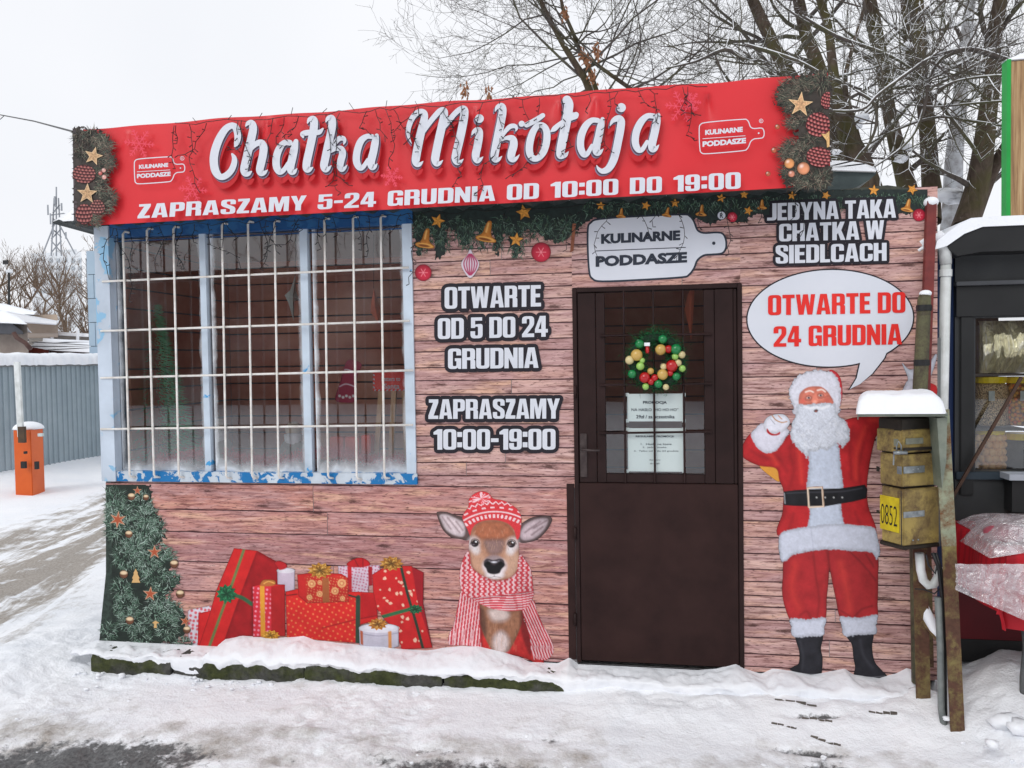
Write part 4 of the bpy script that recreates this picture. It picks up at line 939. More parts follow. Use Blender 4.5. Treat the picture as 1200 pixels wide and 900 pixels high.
def f(p):
    p.poly(g((828, 440), (1002, 440), (1002, 515), (960, 530), (870, 530), (830, 510)), (190, 186, 200), .5, True, False); p.ell(*g((915, 435))[0], 23.4, 5.6, (214, 212, 222), 0, .5, True)
    p.stroke(g((832, 458), (915, 470), (1000, 456)), (140, 136, 156), .8, .6); p.poly(g((955, 450), (970, 448), (972, 528), (957, 528)), (206, 140, 84), .4, False, False); p.poly(g((833, 445), (845, 450), (846, 510), (835, 505)), (176, 90, 60), .4, False, False)
present(824, 405, 1006, 534, f, label='round white gift box with gold bow, printed')
for (x, y, r, c1, c2) in ((245, 285, 12.5, (30, 104, 66), (70, 150, 104)), (657, 182, 15.5, (190, 130, 50), (238, 196, 110)), (970, 152, 14.5, (180, 120, 50), (232, 190, 100)), (1075, 352, 9.5, (30, 96, 62), (66, 140, 96)), (910, 418, 12, (190, 120, 50), (240, 196, 110)), (440, 468, 11, (200, 140, 40), (236, 190, 90))):
    cx_, cy_ = g((x, y))[0]; bow('printed_gift_bow', cx_, cy_, r, c1, c2, -.0074, squash=.62 if y != 285 else .95)
# ================================================================= window, grille, door
def peel_mat(name, a, blue, amt, sc=14):
    b = MB_(name); f = b.noise(sc, 6, .6, dist=.6); g2 = b.noise(sc * .25, 3)
    h = b.math('ADD', f, b.math('MULTIPLY', b.math('SUBTRACT', g2, .5), .5))
    m_ = b.ramp(h, ((amt - .015, (0, 0, 0, 1)), (amt + .015, (1, 1, 1, 1))))
    pale = b.ramp(b.noise(sc * .5, 4), ((.3, a), (.7, tuple(v * .72 for v in a[:3]) + (1,))))
    b.base(b.mix(m_, pale, blue)); b.bump(m_, .4, .002); return b.set(.5, .4)
PALE = C(190, 204, 218); BLUE = C(14, 108, 168)
FR_POST = peel_mat('pale_blue_flaking_paint', C(196, 208, 222), C(134, 178, 208), .62, 8)
FR_BOT = peel_mat('flaking_white_over_blue', C(196, 206, 216), BLUE, .5, 17)
FR_TOP = peel_mat('shaded_blue_paint', C(40, 96, 148), C(24, 76, 128), .5)  # frame blue darkened: the top rail's shadow is put into the colour
FR_MUL = peel_mat('white_sprayed_mullion', C(200, 214, 228), C(60, 150, 205), .68, 9)
win = MB().box((xWL + .05, .02, zWT - .08), (xWR - .06, .05, zWT - .076)).build('window', FR_TOP, kiosk, label='wide three pane window with flaking blue and white frame')
def pbox(x0, y0, x1, y1, Y0, Y1, m_=None):        # upright box given by its pixel corners on the plane Y0
    a, b2 = P(x0, y0, Y0), P(x1, y1, Y0); m_ = m_ or MB()
    xa, xb = sorted((P(x0, (y0 + y1) / 2, Y0).x, P(x1, (y0 + y1) / 2, Y0).x)); zm = sorted((P((x0 + x1) / 2, y0, Y0).z, P((x0 + x1) / 2, y1, Y0).z))
    return m_.box((xa, Y0, zm[0]), (xb, Y1, zm[1]))
zTopF = P(300, 256, -.02).z; zT2 = P(300, 271).z; zB1 = P(300, 553).z; zB2 = zWB
X_ = lambda px, Y=0.0: P(px, 420, Y).x
MB().box((XL - .004, -.03, .93 * 0 + zB2), (X_(131, -.03), .06, ZT)).build('corner_post', FR_POST, win, label='pale blue corner post with peeling paint')
MB().box((X_(131, -.03) + .001, -.022, zB2), (X_(486, -.02), .06, zB1)).build('bottom_rail', FR_BOT, win, label='bottom rail with white paint flaking off blue')
MB().box((X_(131, -.03) + .001, -.018, zT2), (X_(486, -.02), .06, zWT + .05)).build('top_rail', FR_TOP, win, label='blue top rail with its shade painted in')
MB().box((X_(475), -.016, zB1), (X_(486), .06, zT2)).build('side_stile', FR_MUL, win)
for a, b2 in ((236.5, 243.5), (354, 362.5)):
    MB().box((X_(a), .004, zB1), (X_(b2), .05, zT2)).build('mullion', FR_MUL, win)
# panes with sprayed-on artificial snow round the edges
def glass_mat(name, spray=True):
    b = MB_(name); t = b.t; t.nodes.remove(b.b)
    tr = b.n('BsdfTransparent'); tr.inputs[0].default_value = (.95, .96, .96, 1); gl = b.n('BsdfGlossy'); gl.inputs['Roughness'].default_value = .015; gl.inputs['Color'].default_value = (.95, .97, 1, 1)
    fr = b.n('Fresnel'); fr.inputs['IOR'].default_value = 1.65
    m1 = b.n('MixShader'); b.l(b.math('MULTIPLY', fr.outputs[0], 1.75, True), m1.inputs[0]); b.l(tr.outputs[0], m1.inputs[1]); b.l(gl.outputs[0], m1.inputs[2])
    last = m1.outputs[0]
    if spray:
        uv = b.coord('UV'); sx = b.n('SeparateXYZ'); b.l(uv, sx.inputs[0])
        ax = b.math('MINIMUM', sx.outputs[0], b.math('SUBTRACT', 1.0, sx.outputs[0])); ex = b.math('MULTIPLY', ax, 1.0)
        n1 = b.noise(6, 4, .6, dist=.3); n2 = b.noise(90, 3, .7)
        # spray along the sides
        s1 = b.ramp(b.math('ADD', ex, b.math('MULTIPLY', b.math('SUBTRACT', n1, .5), .09)), ((.0, (.9, .9, .9, 1)), (.018, (.5, .5, .5, 1)), (.055, (0, 0, 0, 1))))
        s2 = b.ramp(b.math('ADD', sx.outputs[1], b.math('MULTIPLY', b.math('SUBTRACT', n1, .5), .12)), ((.0, (.8, .8, .8, 1)), (.02, (.4, .4, .4, 1)), (.05, (.1, .1, .1, 1)), (.18, (0, 0, 0, 1))))
        s3 = b.ramp(n2, ((.735, (0, 0, 0, 1)), (.76, (.8, .8, .8, 1))))
        haz = b.ramp(b.noise(2.2, 3), ((.45, (0, 0, 0, 1)), (.8, (.05, .05, .05, 1))))
        s = b.math('ADD', b.math('MAXIMUM', s1, s2), b.math('ADD', b.math('MULTIPLY', s3, .35), haz), True)
        df = b.n('BsdfDiffuse'); df.inputs[0].default_value = (.82, .86, .9, 1)
        m2 = b.n('MixShader'); b.l(s, m2.inputs[0]); b.l(last, m2.inputs[1]); b.l(df.outputs[0], m2.inputs[2]); last = m2.outputs[0]
    b.l(last, b.o.inputs[0]); return b.m
GLS = glass_mat('sprayed_glass'); GLC = glass_mat('clear_glass', False)
def pane(x0, x1, z0, z1, Y, parent, mat, name='pane'):
    m_ = MB(); n = 1; m_.add([(x0, Y, z0), (x1, Y, z0), (x1, Y, z1), (x0, Y, z1)], [(0, 1, 2, 3)]); m_.uv = [(0, 0), (1, 0), (1, 1), (0, 1)]; return m_.build(name, mat, parent)
for a, b2 in ((136, 236.5), (246, 354), (366, 475)): pane(X_(a), X_(b2), zB1, zT2, .03, win, GLS)
# welded bar grille in front
BAR = mottled('off_white_bar_paint', C(232, 230, 226), C(206, 200, 192), 20, .45, .45, .1)
gr = MB().tube([P(120, 330, -.034), P(479, 313.5, -.034)], .0062).build('window_grille', BAR, kiosk, smooth=True, label='white welded bar grille in front of the window')
for (y0, y1, xe) in ((388, 376, 480), (443, 434, 484), (503, 498, 484)):
    MB().tube([P(118, y0, -.034), P(xe, y1, -.034)], .0062).build('grille_bar', BAR, gr, smooth=True)
vb = [(144, 272, 152, 560), (172, 268, 180.5, 560), (203, 266, 209.5, 560), (260, 262, 265, 561), (290.5, 260, 295.5, 561), (321.5, 259, 326.5, 561), (380, 256, 384.5, 561), (413.5, 254, 418, 562), (446, 253, 450.5, 561)]
for (xa, ya, xb, yb) in vb:
    top, bot = P(xa, ya, -.046), P(xb, yb - 4, -.046)
    MB().tube([top + Vector((.03, .05, .0)), top + Vector((.004, .01, .004)), top + Vector((0, 0, -.012)), bot, bot + Vector((.004, .004, -.014)), bot + Vector((.02, .028, -.02))], .0062).build('grille_bar', BAR, gr, smooth=True)

# ---------------- door
BR = mottled('dark_brown_paint', C(36, 23, 22), C(47, 31, 30), 5, .5, .18, .12)
BR2 = mottled('dark_brown_sheet', C(40, 25, 24), C(52, 34, 32), 4, .55, .15, .15)
BRD = mottled('door_gap_black', (.004, .004, .004, 1), (.008, .007, .007, 1), 4)
door = MB().box((xDL, .04, .0), (xDR, .09, .03)).build('door', BRD, kiosk, label='dark brown metal door with glazed barred upper half')
def dx(px, Y=-.01): return P(px, 500, Y).x
def dz(py, px=770, Y=-.01): return P(px, py, Y).z
z0d = .01; zt = zDT
def dbox(x0, x1, z0, z1, Y0, Y1, name, mat=BR, bev=.0025, **k): return MB().box((x0, Y0, z0), (x1, Y1, z1)).build(name, mat, door, bevel=bev, **k)
dbox(dx(672.5), dx(677.5), z0d, zt, -.012, .06, 'door_frame'); dbox(dx(865), dx(870.5), z0d, zt, -.012, .06, 'door_frame')
dbox(dx(677.5) + .001, dx(865) - .001, zt - .022, zt, -.012, .06, 'door_frame')
zg1, zg0 = dz(340), dz(556)
dbox(dx(678.5), dx(699), zg0 - .045, zt - .026, -.004, .03, 'door_board'); dbox(dx(699.6), dx(710), zg0 - .045, zt - .026, -.002, .03, 'door_board')
dbox(dx(826), dx(838), zg0 - .045, zt - .026, -.002, .03, 'door_board'); dbox(dx(838.6), dx(860), zg0 - .045, zt - .026, -.004, .03, 'door_board'); dbox(dx(860.5), dx(864.4), zg0 - .045, zt - .026, 0, .03, 'door_board')
dbox(dx(710) + .001, dx(826) - .001, zg1, zt - .026, 0, .03, 'door_rail'); dbox(dx(710) + .001, dx(826) - .001, zg0 - .045, zg0, 0, .03, 'door_rail')
dbox(dx(678), dx(864.4), .02, zg0 - .048, -.008, .02, 'door_sheet', BR2, .003, label='plain brown sheet over the lower half of the door')
dbox(P(665, 650, -.006).x, dx(671.8), P(668, 772).z, dz(567, 670), -.006, .0, 'door_side_strip', BR2, .001)
dp_ = pane(dx(710), dx(826), zg0, zg1, .02, door, GLC)
for px in (731.5, 766, 800.8):
    MB().tube([P(px - .8, 340, -.006), P(px + 1.6, 566, -.006)], .0058, 6).build('door_bar', BR, door)
for py in (392, 450, 506.5):
    MB().tube([P(703, py + 1.2, -.013), P(834, py - .6, -.013)], .0062, 6).build('door_bar', BR, door)
ch = mottled('dark_handle_metal', C(60, 50, 50), C(80, 70, 68), 30, .4, .5, 0, metal=.5)
MB().box((dx(679.5), -.014, dz(559, 683)), (dx(687.5), -.004, dz(508, 683))).build('handle_plate', ch, door, bevel=.003)
MB().tube([P(683, 527, -.012), P(683, 527, -.05), P(688, 527.5, -.055), P(703, 528, -.055)], .006).build('door_handle', ch, door, smooth=True)
for py in (459, 625, 726):
    MB().tube([P(674, py - 7, -.018), P(674, py + 7, -.018)], .008, 8).build('hinge', BR, door, smooth=True)
# faint frame of the glazing and the light behind: a strip of inner lining seen through the pane
# notices
PAPER = mottled('white_paper', C(196, 206, 204), C(186, 198, 198), 3, .7, .2, 0)
def notice(y0, y1, label, lines):
    t = MB().box((X_(734.5), .012, P(768, y1).z), (X_(802), .0135, P(768, y0).z)).build('paper_notice', PAPER, None, origin=P(768, y0), label=label, cat='notice', group='paper notices taped behind the door bars')
    for (txt, x, y, h, w, off) in lines: ink_text(txt, x, y, h, w, 0, t, .0105, DK, off)
    m_ = MB()
    for sx_, sy_ in ((734.5, y0), (801, y0), (734.5, y1 - 2), (801, y1 - 2)): m_.add([P(sx_ - 1.5, sy_ - 1, .0118), P(sx_ + 2.5, sy_ - 1, .0118), P(sx_ + 2.5, sy_ + 3, .0118), P(sx_ - 1.5, sy_ + 3, .0118)], [(3, 2, 1, 0)])
    m_.build('tape', PAPER, t)
notice(461.5, 494, 'upper white paper notice on the door reading PROMOCJA', [('PROMOCJA', 753.5, 474, 4, 28, .03), ('NA HASŁO „HO HO HO”', 740, 482.3, 3.8, 55, .01), ('29zł / za uczestnika', 745.5, 490.3, 4, 45, .015)])
notice(502, 553, 'lower white paper notice on the door with a numbered list', [('REGULAMIN PROMOCJI:', 745, 513, 2.6, 45, .02), ('1.  Hasło na kasie', 751, 521.5, 2.2, 36, 0), ('2.  Jedna osoba', 753, 525.5, 2.2, 28, 0), ('3.  Tylko od 5 do 24 grudnia', 743, 529.8, 2.2, 52, 0), ('Zapraszamy', 761, 540, 1.8, 13, 0), ('do Chatki', 762, 544, 1.8, 11, 0)])
# wreath
FIRM = mottled('wreath_green', C(20, 66, 40), C(40, 100, 58), 40, .6, .2, 0)
wr = thing('wreath', 'round green fir wreath with red green and gold baubles hung on the door bars', 'wreath', P(769, 422, -.035))
mb = MB(); cx, cy = 769.5, 423
for i in range(4600):
    a = rnd.uniform(0, 2 * math.pi); rr1 = 24.5 + rnd.gauss(0, 5.5) + (3 if a > 3.9 and a < 5.2 else 0); x, y = cx + rr1 * math.cos(a), cy + rr1 * math.sin(a) * 1.02
    Y = -.035 + rnd.gauss(0, .014); p0 = P(x, y, Y); d = Vector((rnd.gauss(0, 1), rnd.gauss(0, .6), rnd.gauss(0, 1))).normalized() * rnd.uniform(.018, .034); s_ = d.orthogonal().normalized() * .0016
    mb.add([p0 + s_, p0 - s_, p0 + d], [(0, 1, 2)])
mb.build('fir_needles', FIRM, wr)
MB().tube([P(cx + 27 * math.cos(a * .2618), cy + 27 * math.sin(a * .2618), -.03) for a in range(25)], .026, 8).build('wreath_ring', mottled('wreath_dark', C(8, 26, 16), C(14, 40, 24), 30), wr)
def W_(*q): return [(720 + x / 9, 370 + y / 9, r / 9) for x, y, r in q]
def ballm(n, c): return mottled(n, c, tuple(v * .85 for v in c[:3]) + (1,), 10, .22, .6, 0)
BM = {'g': ballm('green_bauble', C(8, 120, 62)), 'l': ballm('lime_bauble', C(150, 196, 96)), 'r': ballm('red_bauble', C(178, 18, 26)), 'o': ballm('gold_bauble', C(196, 160, 84)), 'w': ballm('cream_bauble', C(206, 190, 140))}
BN = {'g': 'shiny green bauble', 'l': 'lime green bauble', 'r': 'red bauble', 'o': 'pale gold bauble', 'w': 'cream coloured bauble'}
for k, (x, y, r) in zip('gggggglllllrrrroooowwwwwg', W_((265, 297, 35), (510, 248, 34), (648, 355, 42), (187, 614, 33), (463, 718, 32), (652, 640, 31), (640, 432, 26), (330, 747, 26), (716, 557, 26), (273, 532, 32), (293, 472, 22), (605, 530, 46), (320, 652, 42), (385, 695, 26), (570, 352, 30), (235, 415, 46), (508, 620, 42), (488, 358, 42), (382, 585, 26), (160, 468, 34), (520, 538, 26), (672, 497, 27), (543, 752, 24), (712, 412, 28), (425, 655, 0))):
    if r: MB().sphere(P(x, y, -.064), r / 168, 14, 9).build('bauble', BM[k], wr, smooth=True, label=BN[k])
for x, y, r in W_((425, 655, 28), (590, 605, 24)): MB().sphere(P(x, y, -.064), r / 168, 12, 8).build('bauble', BM['r'], wr, smooth=True, label='red bauble')
m_ = MB(); m_.tube([P(758.5, 406, -.06), P(758.8, 412, -.06), P(758.3, 414, -.06)], [.010, .010, .008], 8); m_.build('little_stocking', BM['r'], wr, smooth=True)
MB().box(tuple(P(755, 405.5, -.07)), tuple(P(761.5, 401.5, -.05) + Vector((0, .02, 0)))).build('stocking_cuff', SNOW, wr)

# ================================================================= banner on the roof edge
YB = -.25
ban = thing('sign_banner', 'long red shop banner with white script name and opening dates, fir branches at both ends', 'banner', P(530, 180, YB))
def wrinkle(px, py):
    d = 0
    for (cx0, cy0, w, a_) in ((315, 140, 26, .010), (700, 118, 34, .012), (830, 112, 22, -.009), (330, 142, 9, -.006), (560, 128, 18, .005), (150, 160, 14, .005), (655, 122, 10, .006)):
        ang = np.arctan2(px - cx0, np.maximum(py - cy0 + 4, 1)); dist = np.hypot(px - cx0, py - cy0)
        d = d + a_ * np.exp(-(ang / .33) ** 2) * np.exp(-dist / (w * 2.2)) * (py > cy0 - 6)
    return 3.0 * d + .008 * (fbm(px, py, .012, 3, 4) - .5) + .0015 * np.sin(px * .05)
nx, ny = 300, 44
tl, tr_, br_, bl = (97, 151.5), (971, 86), (973.5, 217.5), (103, 264.5)
u, v = np.meshgrid(np.linspace(0, 1, nx), np.linspace(0, 1, ny))
px = (tl[0] * (1 - u) + tr_[0] * u) * (1 - v) + (bl[0] * (1 - u) + br_[0] * u) * v
py = (tl[1] * (1 - u) + tr_[1] * u) * (1 - v) + (bl[1] * (1 - u) + br_[1] * u) * v + (v - .5) * 0
py = py + (1.3 * np.sin(u * 24) + 1.0 * np.sin(u * 61)) * (1 - v) ** 4 * .5
w_ = pix2plane(px.ravel(), py.ravel(), YB); w_[:, 1] -= wrinkle(px.ravel(), py.ravel())
m_ = MB(); m_.v = [tuple(a) for a in w_]
idx = np.arange(nx * ny).reshape(ny, nx)
m_.f = [tuple(int(t) for t in (idx[i, j], idx[i + 1, j], idx[i + 1, j + 1], idx[i, j + 1])) for i in range(ny - 1) for j in range(nx - 1)]
b = MB_('red_banner_vinyl'); b.base(b.ramp(b.noise(1.6, 4), ((.3, C(202, 34, 42)), (.7, C(212, 42, 50))))); b.bump(b.noise(26, 4, .6), .12, .004)
m_.build('banner_cloth', b.set(.42, .45), ban, smooth=True)
# wooden box frame behind it
zb0, zb1 = P(500, 243, YB).z, P(500, 121, YB).z
xb0, xb1 = P(97, 205, YB).x, P(971, 150, YB).x
WOODD = mottled('dark_weathered_wood', C(52, 46, 44), C(74, 66, 60), 12, .8, .2, .4)
m_ = MB(); m_.box((xb0 + .01, YB + .036, zb0 + .012), (xb1 - .01, YB + .06, zb1 - .012)); m_.build('backing_board', WOODD, ban)
for x in np.linspace(xb0 + .1, xb1 - .1, 6): MB().box((x, YB + .0605, zb0 + .03), (x + .05, YB + .16, zb1 - .05)).build('batten', WOODD, ban)
YL = YB - .034
# printed fir at both ends of the banner
def banner_end(rect, shape, label, rough=6):
    p = Print(*rect, 1.0); p.poly(shape, (58, 52, 48), 1.2, True, True, rough=rough * 1.6, rs=.5)
    p.c *= (.45 + 1.1 * fbm(p.X, p.Y, .2, 4, 3))[..., None]; return p.build('printed_fir_base', ban, YL + .004, label=label)
banner_end((84, 148, 142, 268), [(86, 150), (104, 152), (118, 152), (125, 160), (124, 172), (127, 182), (134, 188), (126, 196), (124, 208), (122, 222), (130, 228), (134, 236), (126, 246), (116, 252), (108, 262), (96, 266), (88, 264), (86, 205)], 'fir branches printed on the left end of the banner')
banner_end((900, 82, 976, 226), [(918, 96), (930, 90), (972, 86), (974, 150), (974, 218), (950, 219), (925, 220), (918, 212), (915, 206), (922, 198), (928, 192), (918, 186), (916, 176), (924, 170), (934, 160), (926, 150), (916, 146), (922, 142), (932, 136), (916, 128), (908, 116), (912, 104)], 'fir branches printed on the right end of the banner')
BROWNG = [(78, 84, 72), (100, 100, 86), (60, 68, 58), (92, 74, 66), (122, 112, 98), (48, 50, 46)]
cl = [(108, 160, 9, None), (116, 166, 10, 0), (124, 170, 8, .2), (122, 185, 10, .1), (126, 192, 8, .2), (116, 205, 10, .3), (118, 220, 9, .2), (126, 232, 10, 0), (122, 242, 9, .2), (104, 250, 9, 1), (112, 258, 7, .6), (92, 160, 6, None), (95, 178, 6, None)]
fir('printed_fir_needles', cl, ban, YL + .002, 1700, BROWNG, (4, 10), .8)
cl = [(928, 102, 11, math.pi), (945, 98, 12, math.pi), (962, 96, 10, None), (920, 112, 9, math.pi), (930, 122, 11, math.pi), (945, 135, 9, 3.5), (930, 144, 8, 3.2), (955, 140, 8, None), (930, 172, 11, 2.9), (940, 180, 10, None), (922, 178, 9, 3), (925, 200, 9, 3.3), (938, 210, 11, 3.2), (955, 212, 10, None), (965, 208, 8, None), (950, 165, 8, None)]
fir('printed_fir_needles', cl, ban, YL + .002, 2800, BROWNG, (5, 12), .7)
def cone(x, y, rx, ry, rot=0, c=(112, 52, 54), c2=(186, 120, 112)):
    p = Print(x - rx - 2, y - ry - 2, min(x + rx + 2, 972.5), y + ry + 2, .6); p.ell(x, y, rx, ry, (58, 26, 30), rot, .5, True)
    u = ((p.X - x) * math.cos(rot) + (p.Y - y) * math.sin(rot)) / rx; v = (-(p.X - x) * math.sin(rot) + (p.Y - y) * math.cos(rot)) / ry
    nr_ = 3.2 if rx > 11 else 2.6; v2 = v + .12 * u * u; row = np.floor(v2 * nr_); uu = u * nr_ + .5 * (row % 2); fu = uu - np.floor(uu) - .5; fv = v2 * nr_ - row
    sc = np.clip(1.25 - np.abs(fu) * 2.2 - (1 - fv) ** 3, 0, 1) * (.35 + .65 * sstep(.2, .75, fv)) * (1 - sstep(.86, 1, fv)); inn = (u * u + v * v < .98)
    col = lin(c) * (1 - sc[..., None] ** 2) + lin(c2) * sc[..., None] ** 2
    p.c = np.where(inn[..., None], lin((50, 20, 24)) * (1 - sstep(.1, .3, sc))[..., None] + col * sstep(.1, .3, sc)[..., None], p.c)
    p.build('printed_pine_cone', ban, YL)
cone(98.5, 204, 13.5, 11, .1); YL -= .0006; cone(98.5, 251, 10, 12); YL -= .0006; cone(114, 243, 9, 9, c=(92, 58, 56)); YL += .0012
for args in ((958.5, 146, 14, 14.5, .3), (960, 184, 15, 12, .2), (969.5, 117.5, 7.5, 10, .2)): cone(*args, c=(128, 44, 50), c2=(206, 128, 122))
YS = YL - .0025
for (x, y, r, rt) in ((109.5, 183, 11.5, .25), (102, 227, 12.5, .05)): small_print('printed_woven_star', x, y, r, ban, YS, f_star((176, 142, 106), (216, 186, 148), rt, True, .42))
small_print('printed_woven_star', 938, 122.5, 15.5, ban, YS, f_star((186, 146, 108), (228, 196, 150), .1, True, .38))
for (x, y, r, c) in ((121.5, 199.5, 2.8, (200, 150, 140)), (122, 207.5, 3, (204, 150, 140)), (117.5, 203, 2.6, (176, 90, 84)), (925, 191.5, 6, (214, 146, 92)), (941.5, 197.3, 7.4, (214, 142, 104)), (927.5, 203.7, 4, (196, 128, 104)), (911, 148.5, 3, (170, 90, 60)), (907, 176, 3.4, (168, 86, 60)), (900, 203.6, 3, (170, 88, 60))):
    small_print('printed_bauble', x, y, r, ban, YS, f_ball(c))
def f(p, x, y, r): p.poly([(962, 156.5), (967.5, 157), (972, 153), (972.3, 172), (969, 173), (968.5, 165)], (204, 164, 110), .4, True, False); p.c *= (.6 + .9 * fbm(p.X, p.Y, 1, 2, 3))[..., None]
small_print('printed_woven_star', 967, 164, 11, ban, YS, f)
# loose folded end of the banner at the left corner
m_ = MB(); pts = [(85, 150.5, YB + .03), (98, 153, YB - .006), (103, 264, YB - .004), (99, 266, YB), (86.5, 258, YB + .03)]
m_.add([P(*q) for q in pts], [(0, 4, 3, 2, 1)]); m_.build('folded_end', mottled('dark_banner_back', C(66, 56, 62), C(88, 74, 76), 14), ban)
# pale snowflakes
FLK = mottled('pink_snowflake_ink', C(216, 62, 82), C(222, 70, 90), 3, .45, .4, 0)
def flake(x, y, r):
    m_ = MB(); n = 0
    def seg(x0, y0, x1, y1, w):
        nonlocal n
        L = math.hypot(x1 - x0, y1 - y0) + 1e-9; nx_, ny_ = -(y1 - y0) / L * w, (x1 - x0) / L * w; yy = YL + .003 - n * 1.5e-5; n += 1
        m_.add([P(x0 + nx_, y0 + ny_, yy), P(x1 + nx_, y1 + ny_, yy), P(x1 - nx_, y1 - ny_, yy), P(x0 - nx_, y0 - ny_, yy)], [(0, 1, 2, 3)])
    for i in range(6):
        a = i * math.pi / 3 + .1; c_, s_ = math.cos(a), math.sin(a); seg(x, y, x + c_ * r, y + s_ * r, .55)
        for q_, l_ in ((.35, .22), (.6, .26), (.82, .16)):
            for s2 in (-1, 1):
                a2 = a + s2 * .95; x0, y0 = x + c_ * r * q_, y + s_ * r * q_; seg(x0, y0, x0 + math.cos(a2) * r * l_, y0 + math.sin(a2) * r * l_, .5)
        a3 = a + math.pi / 3; seg(x + c_ * r * .35, y + s_ * r * .35, x + math.cos(a3) * r * .35, y + math.sin(a3) * r * .35, .4)
    m_.build('printed_snowflake', FLK, ban)
for x, y, r in ((163, 168, 18), (226, 222, 17), (459, 207, 13), (799, 125, 20), (810, 119, 12)): flake(x, y, r)
for lx, ly in ((157.5, 185), (819.5, 141.5)):
    if lx < 500: logo(lx, ly, 216.5, 214, 3.5, ban, YL, None, WHITE_INK, 1.1, WHITE_INK, None)
    else: logo(lx, ly, 895.5, 178, 5.5, ban, YL, None, WHITE_INK, 1.1, WHITE_INK, None)
for cx_, cy_ in ((213.5, 185.5), (892, 141.7)):
    ring(cx_, cy_, 1.9, 2.5, YL, ban, WHITE_INK, 'registered_mark_ring'); ink_text('R', cx_ - .9, cy_ + 1.2, 2.4, 1.8, 0, ban, YL, WHITE_INK, .02)
